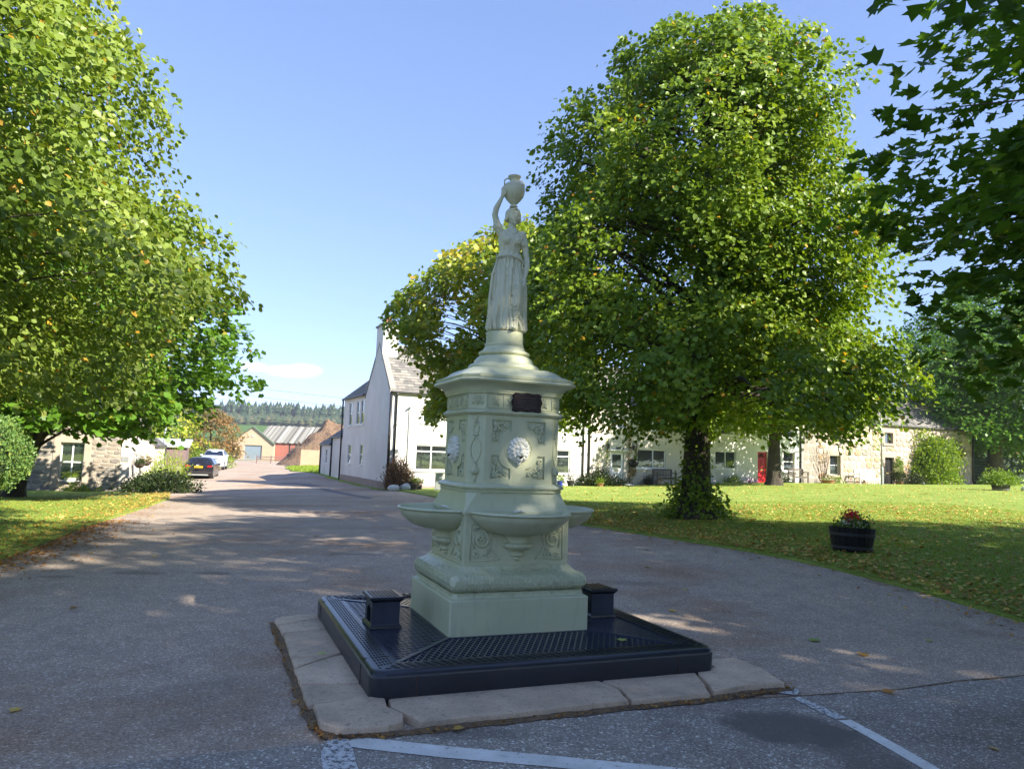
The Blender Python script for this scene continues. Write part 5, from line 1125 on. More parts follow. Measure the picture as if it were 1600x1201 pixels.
def terrace(name, label, x0, x1, ze, zr, wins, mat, seed, depth=6.0, dr=None):
    h = hs(name, label); mb = MB(); ops = [w[:4] for w in wins]+([dr] if dr else [])
    wallm(mb, F0, x0, x1, -1, ze, ops); wallm(mb, BW(depth), x0, x1, -1, ze, []); wallm(mb, LW(x0), 0, depth, -1, ze, [], gable=(depth/2, zr)); wallm(mb, RW(x1), 0, depth, -1, ze, [], gable=(depth/2, zr)); mb.build('wall', mat, h)
    gable_roof(h, x0, x1, 0, depth, ze, zr, seed=seed, verge=0); gutter(h, (x0, -.16, ze-.08), (x1, -.16, ze-.08))
    return h
wB = [(12.79, 13.62, 3.44, 4.45), (14.57, 16.54, 1.22, 2.29), (15.2, 16.1, 3.4, 4.4)]
hB = terrace('white_cottage', 'white harled cottage with a half glazed white door and a slatted bench', 11.32, 19.4, 4.70, 7.1, wB, M['harl_cream'], 13, dr=(12.78, 13.67, .32, 2.05))
window(hB, F0, *wB[0], cols=(.5,), rows=(.5,), d=.08); window(hB, F0, *wB[1], cols=(.56,), rows=(), d=.06); window(hB, F0, *wB[2], cols=(.5,), rows=(), d=.08)
door(hB, F0, 12.78, 13.67, .30, 2.05, M['upvc'], glass=True, d=.08)
downpipe(hB, [(11.36, -.14, 4.62), (11.36, -.07, 4.4), (11.36, -.07, .0)], .05)
chimney(hB, 18.7, 19.4, 2.4, 3.6, 6.6, 8.0, [(19.05, 2.8), (19.05, 3.2)], M['harl'])
mb = MB(); tbox(mb, F0, 12.55, 13.9, -.12, 0, 2.13, 2.20); mb.build('door_canopy', M['upvc'], hB); MB().box(13.13, 13.43, -.035, -.002, 2.24, 2.33).build('name_plate', M['pipe'], hB)
wC = [(20.18, 21.77, 1.33, 2.38), (25.6, 26.57, 1.30, 2.49), (20.6, 21.4, 3.4, 4.4), (23.4, 24.2, 3.4, 4.4), (25.7, 26.5, 3.4, 4.4)]
hC = terrace('white_cottage', 'white cottage with a bright red front door', 19.42, 27.2, 4.71, 7.1, wC, M['harl'], 17, dr=(23.49, 24.28, .55, 2.50))
window(hC, F0, *wC[0], cols=(.5,), rows=(), d=.06)
for w_ in wC[1:]: window(hC, F0, *w_, cols=(), rows=(.5,), d=.12)
door(hC, F0, 23.49, 24.28, .50, 2.44, M['red'], fan=True, d=.10); downpipe(hC, [(27.02, -.14, 4.62), (27.02, -.07, 4.4), (27.02, -.07, .0)], .05)
MB().box(19.42, 27.2, -.03, -.003, -1, 1.02).build('base_course', pm('grey_base_paint', (.40, .39, .38), (.33, .32, .31), 2, .85), hC) if False else None
# rubble stone house: every stone is its own piece
M['mortar'] = pm('lime_mortar', (.46, .40, .34), (.36, .31, .265), 3, .95, .6, 60)
M['mortar_grey'] = pm('grey_buff_mortar', (.40, .355, .29), (.30, .265, .22), 3, .95, .6, 60)
STN = [pm('stone_a', (.46, .36, .28), (.38, .29, .225), 2.5, .9, .7, 14, dist=.03, rnd=.3), pm('stone_b', (.52, .43, .33), (.42, .34, .26), 2.5, .9, .7, 14, dist=.03, rnd=.3), pm('stone_c', (.40, .33, .28), (.31, .26, .22), 2.5, .9, .7, 14, dist=.03, rnd=.3), pm('stone_d', (.58, .49, .39), (.49, .40, .31), 2.5, .9, .7, 14, dist=.03, rnd=.3), pm('stone_e', (.50, .32, .20), (.41, .27, .17), 2.5, .9, .7, 14, dist=.03, rnd=.3)]
STG = [pm('coursed_a', (.34, .285, .22), (.26, .215, .165), 2.5, .9, .7, 14, dist=.03, rnd=.3), pm('coursed_b', (.40, .34, .26), (.31, .26, .20), 2.5, .9, .7, 14, dist=.03, rnd=.3), pm('coursed_c', (.27, .24, .205), (.20, .18, .155), 2.5, .9, .7, 14, dist=.03, rnd=.3), pm('coursed_d', (.44, .385, .30), (.36, .31, .24), 2.5, .9, .7, 14, dist=.03, rnd=.3)]
def stone_meshes(mats, seed, rough=.10, n=8, k=9):
    rs = random.Random(seed); out = []
    for i in range(n):
        m = mats[i % len(mats)]; pts = []
        for q in range(k):
            t = 2*math.pi*(q+.5)/k; c, s = math.cos(t), math.sin(t); r = .5/max(abs(c), abs(s))*rs.uniform(1-rough, 1)*(.90 if abs(abs(c)-abs(s)) < .35 else 1); pts.append((r*c, r*s))
        mb = MB().loft([[(x, 0, z) for x, z in pts], [(x*.97, -.55, z*.97) for x, z in pts], [(x*.78, -1, z*.76) for x, z in pts]]); me = bpy.data.meshes.new('stone'); me.from_pydata(mb.v, [], mb.f); me.update(); me.materials.append(m); out.append(me)
    return out
def stonework(parent, x0, x1, z0, z1, holes, hrow, wr, meshes, seed, proud=.035, y=-.001, limit=300):
    rs = random.Random(seed); z = z0; cnt = 0; wt = [5, 6, 4, 4, 1.2]
    while z < z1-.05:
        h = min(rs.uniform(*hrow), z1-z); x = x0-rs.uniform(0, wr[0])
        while x < x1:
            w = rs.uniform(*wr); a, b = max(x, x0), min(x+w, x1); x += w
            segs = [(a, b)]
            for (p, q, r, s) in holes:
                if z+h > r and z < s:
                    ns = []
                    for (a_, b_) in segs:
                        if b_ <= p or a_ >= q: ns.append((a_, b_))
                        else:
                            if a_ < p: ns.append((a_, p))
                            if b_ > q: ns.append((q, b_))
                    segs = ns
            for a_, b_ in segs:
                if b_-a_ < .09 or cnt >= limit: continue
                hh = h*rs.uniform(.86, 1.06); me = meshes[rs.randrange(len(meshes))]
                inst('stone', me, parent, ((a_+b_)/2, y, z+h/2+rs.uniform(-.02, .02)), (0, rs.choice((0, math.pi))+rs.uniform(-.05, .05), 0), (b_-a_-.022, proud*rs.uniform(.6, 1.3), hh-.022)); cnt += 1
        z += h
    return cnt
wD = [(29.6, 30.57, 1.16, 2.42), (29.72, 30.50, 3.33, 4.05), (34.79, 35.61, 3.41, 4.15), (40.35, 41.07, 1.25, 2.55), (40.30, 41.05, 3.35, 4.1)]
hD = terrace('stone_house', 'rubble stone house of pink and buff stones with a climbing shrub', 27.22, 44.2, 4.72, 7.0, wD, M['mortar'], 19, dr=(34.77, 35.68, .60, 2.46))
wallD = [o for o in hD.children if o.name.startswith('wall')][0]
for i, w_ in enumerate(wD): window(hD, F0, *w_, cols=(), rows=(.5,) if i == 0 else (), d=.17, sill=False, mat=M['upvc'] if i == 0 else M['wood'], fw=.03 if i == 0 else .05, bar=.018)
door(hD, F0, 34.82, 35.63, .62, 2.42, M['dark_wood'], d=.17, frame=M['dark_wood'])
M['dressed'] = pm('dressed_pink_sandstone', (.47, .36, .28), (.40, .30, .235), 2, .85, .3, 30, rnd=.15)
holes = []
for (a, b, c, d) in wD+[(34.77, 35.68, .60, 2.46)]:
    m = MB().box(a-.24, b+.24, -.045, .0, d, min(d+.30, 4.66)); m.build('lintel', M['dressed'], wallD)
    MB().box(a-.18, b+.18, -.085, .0, c-.16, c).build('sill', M['dressed'], wallD)
    for s in (0, 1):
        z = c; q = 0
        while z < d-.05:
            h = min(.42, d-z); wd = .16 if q % 2 else .26
            x_ = (a-wd, a-.002) if s == 0 else (b+.002, b+wd); MB().box(x_[0], x_[1], -.040, .0, z+.006, z+h-.006).build('jamb_stone', M['dressed'], wallD); z += h; q += 1
    holes.append((a-.28, b+.28, c-.20, d+.32))
stonework(wallD, 28.6, 44.15, .45, 4.66, holes, (.28, .50), (.34, .78), stone_meshes(STN, 5, n=14), 5, limit=300)
mb = MB(); 
stonework(wallD, 27.3, 28.55, .45, 4.66, [], (.42, .6), (.5, .9), stone_meshes([pm('render_patch', (.30, .265, .22), (.25, .22, .19), 2, .9, .4, 20, rnd=.1)], 6, .04, 3), 6, .015, limit=20)
downpipe(hD, [(43.95, -.14, 4.6), (43.95, -.09, .2)], .06, False)
# stone cottage on the left
RC = math.atan2(.334, .943)
hE = thing('stone_cottage', 'low coursed stone cottage with a sash window and white gable, on the left', 'house', (-18.25, 36, 0), RC)
mb = MB(); wE = (-2.84, -1.86, -.28, 1.50)
wallm(mb, F0, -9.5, .08, -1.6, 2.72, [wE], depth=.28); wallm(mb, BW(5.6), -9.5, .08, -1.6, 2.72, []); wallm(mb, LW(-9.5), 0, 5.6, -1.6, 2.72, [], gable=(2.8, 5.3)); wE_ = mb.build('wall', M['mortar_grey'], hE)
mb = MB(); wallm(mb, RW(.08), 0, 5.6, -1.6, 2.72, [], gable=(2.8, 5.4)); mb.box(-.30, .095, -.03, .30, -1.6, 2.72); mb.build('gable_wall', M['harl_cream'], hE)
window(hE, F0, *wE, cols=(.5,), rows=(.5,), d=.16, blind=.45, sill=False)
for (a, b, c, d) in ((-3.12, -2.85, -.42, 1.52), (-1.85, -1.58, -.42, 1.52), (-3.12, -1.58, 1.525, 1.86), (-3.12, -1.58, -.60, -.425)): MB().box(a, b, -.035, .0, c, d).build('window_surround', M['dressed_b'] if 'dressed_b' in M else M.setdefault('dressed_b', pm('dressed_buff_stone', (.46, .38, .28), (.38, .31, .23), 2, .85, .3, 30)), wE_)
stonework(wE_, -5.6, -.32, -1.1, 2.68, [(-3.14, -1.56, -.62, 1.88)], (.17, .27), (.26, .72), stone_meshes(STG, 9, .05, 12), 9, .020, limit=290)
gable_roof(hE, -9.5, .02, 0, 5.6, 2.72, 5.25, seed=21); gutter(hE, (-9.5, -.16, 2.62), (0, -.16, 2.62)); chimney(hE, -.65, .09, 2.2, 3.4, 4.6, 6.2, [(-.3, 2.6)], M['harl_cream'])
MB().box(-.26, .06, -.055, -.032, .70, .94).build('wall_plaque', M['metal_grey'], hE)
lt = thing('lean_to', 'low white extension with a slate roof behind the cottage gable', 'outbuilding', (-18.25, 36, 0), RC)
mb = MB(); wallm(mb, RW(.55), 5.65, 11.5, -1.6, 1.52, [(8.3, 8.8, .1, 1.1)], depth=.12); wallm(mb, (lambda u, v, z: (u, 5.65+v, z)), -3.5, .55, -1.6, 1.52, [], gable=(-1.475, 3.0)); wallm(mb, BW(11.5), -3.5, .55, -1.6, 1.52, [], gable=(-1.475, 3.0)); mb.build('wall', M['harl_cream'], lt); gable_roof(lt, -3.5, .55, 5.65, 11.5, 1.52, 3.0, 'y', seed=23)
window(lt, RW(.55), 8.3, 8.8, .1, 1.1, cols=(), rows=(), d=.04); downpipe(lt, [(.62, 11.45, 1.45), (.62, 11.45, -.8)], .05, False)
# shed, brown fence, pole, garden wall on the left
def box_thing(name, label, cat, loc, rz, parts, group=None):
    t = thing(name, label, cat, loc, rz, group)
    for nm, b, mt in parts: MB().box(*b).build(nm, mt, t)
    return t
sh = box_thing('garden_shed', 'brown garden shed with a grey green sheet roof behind the cottage', 'shed', gp(-22.9, 50), RC, [('wall', (-2.2, 1.3, 0, 2.6, -.2, 2.02), M['rose_fence'])])
mb = MB().add([(-2.4, -.2, 2.04), (1.5, -.2, 2.04), (1.5, 2.8, 2.55), (-2.4, 2.8, 2.55), (-2.4, -.2, 2.12), (1.5, -.2, 2.12), (1.5, 2.8, 2.63), (-2.4, 2.8, 2.63)], [(4, 5, 6, 7), (3, 2, 1, 0), (0, 1, 5, 4), (1, 2, 6, 5), (2, 3, 7, 6), (3, 0, 4, 7)]); mb.build('roof', M['cabinet'], sh)
bf = thing('board_fence', 'faded brown upright board fence beside the tall yellow green plants', 'fence', gp(-22.75, 51.0), R(48))
for i in range(11): MB().box(-.75+i*.155, -.75+i*.155+.145, -.01+.006*(i % 2), .014+.006*(i % 2), -.1, 1.42+.03*(i % 3)).build('board', M['rose_fence'], bf)
for i in range(2): MB().box(-.75, .96, .03, .07, .3+i*.7, .38+i*.7).build('rail', M['rose_fence'], bf)
def pole(name, label, xy, h, r, mat, lamp=None, extra=None, base=None):
    t = thing(name, label, 'post', gp(*xy)); MB().tube([(0, 0, -.3), (0, 0, h)], [r, r*.75], 10).build('pole', mat, t, True)
    if base: MB().lathe([(r, 0), (base, .0), (base, 1.05), (base*.8, 1.12), (r, 1.15)], 12).build('pole_base', mat, t, True, angle=40)
    return t
pole('telegraph_pole', 'pale slim pole rising above the shed and tall plants', (-22.3, 48.5), 3.9, .085, M['metal_grey'])
gw = thing('garden_wall', 'short rough stone garden wall behind the tall yellow green plants', 'wall', gp(-20.2, 45.2), RC)
MB().box(-1.4, .5, -.18, .18, -.3, .92).build('wall_core', M['mortar_grey'], gw); stonework(gw, -1.4, .5, 0, .9, [], (.17, .25), (.25, .5), stone_meshes(STG, 19, .05, 6), 19, .03, y=-.181)

# ------------------------------------------------------------------ cars
M['car_black'] = pm('black_car_paint', (.010, .010, .014), (.014, .014, .018), 1, .16)
M['car_silver'] = pm('pale_silver_car_paint', (.62, .66, .72), (.58, .62, .68), 1, .25, metal=.25)
M['car_glass'] = pm('tinted_car_glass', (.012, .018, .035), None, 1, .06, spec=.9)
M['tail_red'] = pm('red_tail_lamp', (.42, .01, .02), None, 1, .15)
M['lamp_clear'] = pm('clear_lamp_glass', (.55, .57, .60), (.4, .42, .45), 30, .1)
M['plate_yellow'] = pm('yellow_number_plate', (.75, .52, .02), None, 1, .5)
M['tyre'] = pm('tyre_rubber', (.018, .018, .018), None, 8, .85)
M['alloy'] = pm('alloy_wheel', (.42, .43, .45), None, 8, .3, metal=.7)
M['trim'] = pm('dark_plastic_trim', (.03, .03, .032), None, 8, .6)
M['chrome'] = pm('chrome', (.75, .75, .77), None, 8, .12, metal=1)
def car(name, label, loc, rz, st, paint, wheel_y, wr, wx):
    t = thing(name, label, 'car', loc, rz); rings = []
    for (y, zl, zb, zt, wl, wb, wt) in st:
        zm = (zl+zb)/2
        half = [(wl*.92, zl), (wl, zl+.06), (wb+.015, zm), (wb, zb-.03), (wb*.985, zb), (wt+.04*(zt-zb > .1), zt-.06*(zt-zb > .1)-.004), (wt*.80, zt), (wt*.3, zt+.012)]
        rings.append([(x, y, z) for x, z in half]+[(-x, y, z) for x, z in half[::-1]])
    bd = MB().loft(rings).build('body', paint, t, True, angle=38)
    for s in (-1, 1):
        for wy in wheel_y:
            w = MB(); n = 20
            w.loft([[(x, wy+rr*math.cos(2*math.pi*k/n), wr+rr*math.sin(2*math.pi*k/n)) for k in range(n)] for x, rr in ((s*(wx-.20), wr*.9), (s*(wx-.19), wr), (s*(wx-.02), wr), (s*wx, wr*.93), (s*(wx+.002), wr*.68), (s*(wx-.03), wr*.66))])
            wo = w.build('wheel', M['tyre'], t, True, angle=40)
            r_ = MB()
            for k in range(5): a = 2*math.pi*k/5; r_.bar((s*(wx-.012), wy, wr), (s*(wx-.012), wy+wr*.64*math.cos(a), wr+wr*.64*math.sin(a)), .07, .03, up=(1, 0, 0))
            r_.tube([(s*(wx-.012), wy+wr*.62*math.cos(2*math.pi*k/16), wr+wr*.62*math.sin(2*math.pi*k/16)) for k in range(17)], .022, 5); r_.build('rim', M['alloy'], wo)
            a = MB(); a.loft([[(s*(wx-.01+dx), wy+rr*math.cos(math.pi*k/12-.1), wr+rr*math.sin(math.pi*k/12-.1)) for k in range(14)] for dx, rr in ((0, wr*1.06), (.012, wr*1.16))], caps=False, close=False); a.build('wheel_arch', M['trim'], bd)
    return t, bd
def quad(name, pts, mat, parent, thick=.008):
    p = [Vector(q) for q in pts]; n = (p[1]-p[0]).cross(p[2]-p[0]).normalized(); mb = MB(); c = sum(p, Vector())/len(p)
    ins = [q+(c-q)*.03+n*thick for q in p]; mb.loft([[tuple(q) for q in p], [tuple(q) for q in ins]]); return mb.build(name, mat, parent)
hat = [(0, .38, .92, .93, .78, .80, .66), (.05, .28, .97, .99, .83, .86, .72), (.12, .24, .985, 1.06, .855, .875, .70), (.42, .20, .985, 1.32, .87, .88, .64), (.70, .20, .98, 1.415, .875, .885, .60), (1.6, .20, .96, 1.44, .88, .885, .60), (2.35, .20, .945, 1.38, .88, .885, .62), (3.05, .20, .93, 1.00, .88, .88, .72), (3.2, .2, .92, .935, .88, .87, .76), (3.9, .22, .82, .835, .84, .82, .66), (4.15, .30, .66, .67, .76, .70, .5)]
cx_, cy_ = -20.15, 48.9
t, bd = car('parked_car', 'black hatchback parked with its rear to us beside the tall yellow green plants', gp(cx_, cy_), R(15), hat, M['car_black'], (.72, 3.28), .315, .885)
quad('rear_window', [(-.62, .145, 1.075), (.62, .145, 1.075), (.555, .46, 1.335), (-.555, .46, 1.335)], M['car_glass'], t, .012)
for s in (-1, 1):
    p = [(s*.876, .62, 1.0), (s*.880, 2.75, .975), (s*.70, 2.25, 1.335), (s*.665, .95, 1.37), (s*.70, .62, 1.30)]; quad('side_window', p if s > 0 else p[::-1], M['car_glass'], t, .006)
    MB().loft([[(s*x, y, z) for x, y, z in q] for q in ([(.50, .015, .80), (.80, .03, .80), (.82, .03, .93), (.54, .015, .93)], [(.52, -.012, .815), (.80, -.008, .815), (.815, -.008, .92), (.555, -.012, .92)])]).build('tail_lamp', M['tail_red'], t)
    MB().ball((s*.95, 2.62, 1.0), (.09, .07, .06), 8, 6).build('door_mirror', M['car_black'], t, True)
np_ = MB().box(-.26, .26, -.028, -.005, .76, .875).build('number_plate', M['plate_yellow'], t)
mb = MB(); rs = random.Random(4)
for i in range(7):
    if i == 4: continue
    x = -.225+i*.068; mb.box(x, x+.042, -.0305, -.0275, .785, .85)
mb.build('plate_characters', M['trim'], np_)
MB().box(-.80, .80, -.035, .03, .44, .52).build('bumper_strip', M['trim'], t); MB().box(-.62, .62, -.022, .03, .27, .36).build('lower_diffuser', M['metal_grey'], t)
mb = MB()
for i in range(4): mb.tube([(-.075+.05*i+.033*math.cos(a), -.012, .955+.033*math.sin(a)) for a in np.linspace(0, 6.283, 13)], .006, 4)
mb.build('ring_badge', M['chrome'], t, True)
for x in (-.52, -.44): MB().tube([(x, -.03, .27), (x, .10, .27)], .032, 8).build('exhaust_tip', M['chrome'], t)
MB().tube([(.0, .9, 1.43), (.0, 1.02, 1.60)], .006, 4).build('aerial', M['trim'], t)
suvp = [(0, .42, .78, .80, .70, .72, .50), (.06, .32, .98, 1.0, .86, .84, .66), (.3, .26, 1.06, 1.08, .90, .89, .74), (.95, .26, 1.13, 1.15, .915, .905, .80), (1.15, .26, 1.15, 1.19, .915, .905, .80), (1.85, .26, 1.17, 1.62, .92, .91, .62), (2.3, .26, 1.18, 1.70, .92, .91, .60), (3.6, .26, 1.2, 1.70, .92, .91, .60), (4.25, .3, 1.2, 1.45, .90, .88, .62), (4.45, .4, 1.0, 1.02, .85, .84, .68)]
t, bd = car('parked_car', 'pale silver off-road car parked facing us beyond the black hatchback', gp(-24.6, 62.3), R(16), suvp, M['car_silver'], (.88, 3.55), .36, .925)
quad('windscreen', [(-.76, 1.17, 1.21), (.76, 1.17, 1.21), (.61, 1.80, 1.58), (-.61, 1.80, 1.58)], M['car_glass'], t, .014)
for s in (-1, 1):
    p = [(s*.90, 1.45, 1.2), (s*.905, 3.9, 1.23), (s*.66, 3.8, 1.60), (s*.68, 2.0, 1.62)]; quad('side_window', p[::-1] if s < 0 else p, M['car_glass'], t, .006)
    MB().loft([[(s*x, y, z) for x, y, z in q] for q in ([(.46, .05, .86), (.80, .10, .88), (.84, .12, 1.0), (.50, .05, .98)], [(.48, .0, .87), (.79, .05, .89), (.82, .07, .99), (.52, .0, .97)])]).build('headlight', M['lamp_clear'], t)
    MB().ball((s*1.02, 1.45, 1.20), (.13, .07, .10), 8, 6).build('door_mirror', M['car_silver'], t, True)
    MB().tube([(s*.58, 2.3, 1.72), (s*.58, 2.35, 1.76), (s*.58, 3.6, 1.76), (s*.58, 3.65, 1.71)], .018, 6).build('roof_rail', M['chrome'], t)
    MB().ball((s*.62, -.01, .50), (.09, .03, .055), 8, 6).build('fog_light', M['trim'], t)
for z in (.90, .96): MB().box(-.42, .42, .015, .06, z, z+.028).build('grille_bar', M['trim'], t)
MB().box(-.26, .26, -.03, .0, .56, .67).build('number_plate', M['cream'], t); MB().box(-.62, .62, -.02, .05, .36, .46).build('lower_grille', M['trim'], t)

# ------------------------------------------------------------------ farm beyond the road
bn = thing('barn', 'peach rendered barn with a grey roller door and green roof edges', 'barn', (-56.5, 165, g1(-56, 165)))
mb = MB(); T0 = F0; wallm(mb, T0, -4.7, 4.6, -.8, 3.7, [(-1.75, 2.1, 0, 3.15)], depth=.35, gable=(-.05, 7.0)); wallm(mb, LW(-4.7), 0, 3, -.8, 3.7, []); wallm(mb, RW(4.6), 0, 3, -.8, 3.7, []); mb.build('wall', M['pink_sand'], bn)
mb = MB()
for i in range(12): mb.box(-1.75, 2.1, .22+.02*(i % 2), .27+.02*(i % 2), i*.2625, i*.2625+.262)
mb.build('roller_door', M['roller'], bn)
mb = MB()
for s, x in ((-1, -5.0), (1, 4.9)): mb.add([(x, -.35, 3.35), (-.05, -.35, 7.15), (-.05, .25, 7.15), (x, .25, 3.35), (x, -.35, 3.6), (-.05, -.35, 7.4), (-.05, .25, 7.4), (x, .25, 3.6)], [(0, 1, 5, 4), (4, 5, 6, 7), (0, 3, 2, 1), (0, 4, 7, 3), (2, 3, 7, 6)])
mb.build('roof', M['roof_green'], bn); MB().box(-.25, .2, -.12, -.01, 5.0, 5.3).build('flood_light', M['cream'], bn)
sd2 = thing('long_shed', 'long farm shed with a ribbed grey roof and red painted front', 'barn', (-51.8, 166.2, g1(-50, 171)))
MB().box(0, 27, 0, 16, -.8, 3.9).build('wall', M['red_shed'], sd2)
mb = MB(); N_ = 96; V = []
for i in range(N_+1): x = -4.5+32*i/N_; dz = .10*(1 if (i//2) % 2 else 0); V += [(x, -.4, 3.75+dz), (x, 8.2, 7.75+dz), (x, 16.6, 3.75+dz)]
mb.v = V; mb.f = [(3*i+j, 3*i+3+j, 3*i+4+j, 3*i+1+j) for i in range(N_) for j in (0, 1)]
def corrm():
    m, t, b = newmat('striped_cement_roof'); co = coord(t); sp = t.nodes.new('ShaderNodeSeparateXYZ'); t.links.new(co, sp.inputs[0])
    w = N(t, 'ShaderNodeTexNoise', Scale=1.25, Detail=2.0); w.noise_dimensions = '1D'; t.links.new(sp.outputs[0], w.inputs['W'])
    c = ramp(t, w.outputs[0], [(.42, (.12, .115, .10)), (.50, (.20, .19, .165)), (.56, (.32, .31, .27))]); t.links.new(c, b.inputs['Base Color']); b.inputs['Roughness'].default_value = .85; return m
M['corr'] = corrm(); mb.build('roof', M['corr'], sd2)
for x in (7.5, 11.2, 15): MB().add([(x, 3.0, 5.55), (x+1.0, 3.0, 5.55), (x+1.0, 4.6, 6.36), (x, 4.6, 6.36)], [(0, 1, 2, 3)]).build('roof_light', M['metal_grey'], sd2)
MB().box(3.0, 3.25, -.06, -.001, -.5, 3.7).build('drainpipe', M['trim'], sd2)
for x in (4.9, 6.4): MB().box(x, x+1, -.05, -.002, 1.0, 2.1).build('window', M['cream'], sd2)
# heap of earth behind retaining walls
V, Fq = [], []; n1, n2 = 40, 26; rsn = field(np.random.RandomState(9), 9, .3, 1.5); hp_ = np.array([-26.4, 112.0])
for j in range(n2+1):
    for i in range(n1):
        a = 2*math.pi*i/n1; r = j/n2; R0 = 8.6*(1+.08*math.sin(a*3+1)); x = hp_[0]+R0*r*math.cos(a); y = hp_[1]+R0*r*math.sin(a); zz = g1(x, y)-.1+6.9*(1-r**1.1)
        V.append((x, y, zz))
V = np.array(V); V[:, 2] += (.30*rsn(V*1.3)+.16*rsn(V*3.7+5))*np.clip((V[:, 2]-V[:, 2].min())/1.5, 0, 1); Fq = [(j*n1+i, j*n1+(i+1) % n1, (j+1)*n1+(i+1) % n1, (j+1)*n1+i) for j in range(n2) for i in range(n1)]
o = np_mesh('earth_mound', V, np.array(Fq)[:, ::-1], M['earth'], smooth=True); tag(o, 'tall heap of brown earth behind the peach retaining walls', 'earth heap')
rw_ = thing('retaining_wall', 'low peach concrete retaining wall in front of the earth heap', 'wall', gp(-23.9, 91))
MB().box(-1.35, 6, 0, .3, -.5, 2.05).build('front_panel', M['pink_sand'], rw_); MB().loft([[(-1.36, .0, -.5), (-1.36, .3, -.5), (-2.6, 9, -.5), (-2.9, 9, -.5)], [(-1.36, .0, 2.05), (-1.36, .3, 2.05), (-2.2, 9, 3.1), (-2.5, 9, 3.1)]]).build('side_panel', M['earth'], rw_)
ff = thing('rail_fence', 'grey timber rail fence across the road in front of the barn', 'fence', gp(-44.5, 121))
for k in range(3): MB().box(-4.6, -1.4, -.03, .03, .45+.35*k, .60+.35*k).build('rail', M['pale_wood'], ff)
for i in range(3): MB().box(-4.65+1.6*i, -4.5+1.6*i, -.05, .09, -.2, 1.42).build('post', M['pale_wood'], ff)
gt = thing('farm_gate', 'galvanised barred farm gate beside the rail fence', 'gate', gp(-44.5, 121))
for k in range(5): MB().tube([(-1.3, 0, .25+.25*k), (3.6, 0, .25+.25*k)], .03, 6).build('bar', M['metal_grey'], gt)
for x in (-1.3, .2, 1.9, 3.6): MB().tube([(x, 0, .2), (x, 0, 1.28)], .03, 6).build('upright', M['metal_grey'], gt)
f3 = thing('rail_fence', 'short red brown rail fence left of the long shed', 'fence', gp(-38.5, 121))
for k in range(2): MB().box(-2.2, 2.6, -.03, .03, .55+.4*k, .70+.4*k).build('rail', M['rose_fence'], f3)
for i in range(3): MB().box(-2.2+2.3*i, -2.05+2.3*i, -.05, .09, -.2, 1.25).build('post', M['rose_fence'], f3)
# wires
for (z, lb) in ((0, 'upper of two thin power lines crossing low in the sky'), (-.9, 'lower of two thin power lines crossing low in the sky')):
    pts = [(-40+i*3.0, 80+i*.0, 8.9+z-.085*3*i*.93+.010*((i-8)**2)*.12) for i in range(17)]
    o = MB().tube(pts, .018, 4).build('power_line', M['pipe']); tag(o, lb, 'power line', 'power lines')
# forest on the ridge
def forest(name, n, xr, yr, hr, seed, mat, dens=None, broad=False):
    rs = np.random.RandomState(seed); x = rs.uniform(*xr, n); y = rs.uniform(*yr, n)**1.0; z = gz(x, y); h = rs.uniform(*hr, n); r = h*rs.uniform(.16, .24, n)*(2.2 if broad else 1)
    k = 7; P, Fc, tn = [], [], []
    lv = ((.08, 1.0, .42), (.30, .80, .64), (.52, .60, .84), (.72, .40, 1.0)) if not broad else ((.1, .7, .5), (.30, 1.0, .85), (.55, .85, 1.0))
    V = []; F_ = []
    for i in range(n):
        t_ = rs.rand()
        for (b, w, top) in lv:
            a0 = rs.rand()*6; base = len(V); jj = 1+rs.uniform(-.3, .3, k)
            for q in range(k): V.append((x[i]+r[i]*w*jj[q]*math.cos(a0+q*2*math.pi/k), y[i]+r[i]*w*jj[q]*math.sin(a0+q*2*math.pi/k), z[i]+h[i]*(b+rs.uniform(-.04, .04))))
            V.append((x[i]+rs.normal()*.1, y[i], z[i]+h[i]*top)); 
            for q in range(k): F_.append((base+q, base+(q+1) % k, base+k)); tn.append(min(1, max(0, t_*.7+.3*rs.rand())))
    o = np_mesh(name, np.array(V), np.array(F_), mat, tint=np.array(tn)); o['kind'] = 'stuff'; return o
forest('pine_forest', 3800, (-560, 40), (600, 800), (12, 20), 1, M['conifer'])
forest('forest_edge', 900, (-330, 20), (560, 600), (4, 9), 2, M['far_broad'], broad=True)
forest('forest', 900, (60, 700), (560, 800), (10, 17), 3, M['conifer'])
forest('woodland', 150, (-60, 90), (-75, -45), (8, 13), 13, M['far_green'], broad=True)
forest('woodland', 60, (75, 110), (-45, 30), (8, 13), 14, M['far_green'], broad=True)
forest('hedgerow', 60, (-105, -62), (232, 240), (2, 3.6), 6, M['far_broad'], broad=True)
forest('hedgerow', 40, (-72, -60), (150, 166), (2, 4.0), 8, M['far_broad'], broad=True)
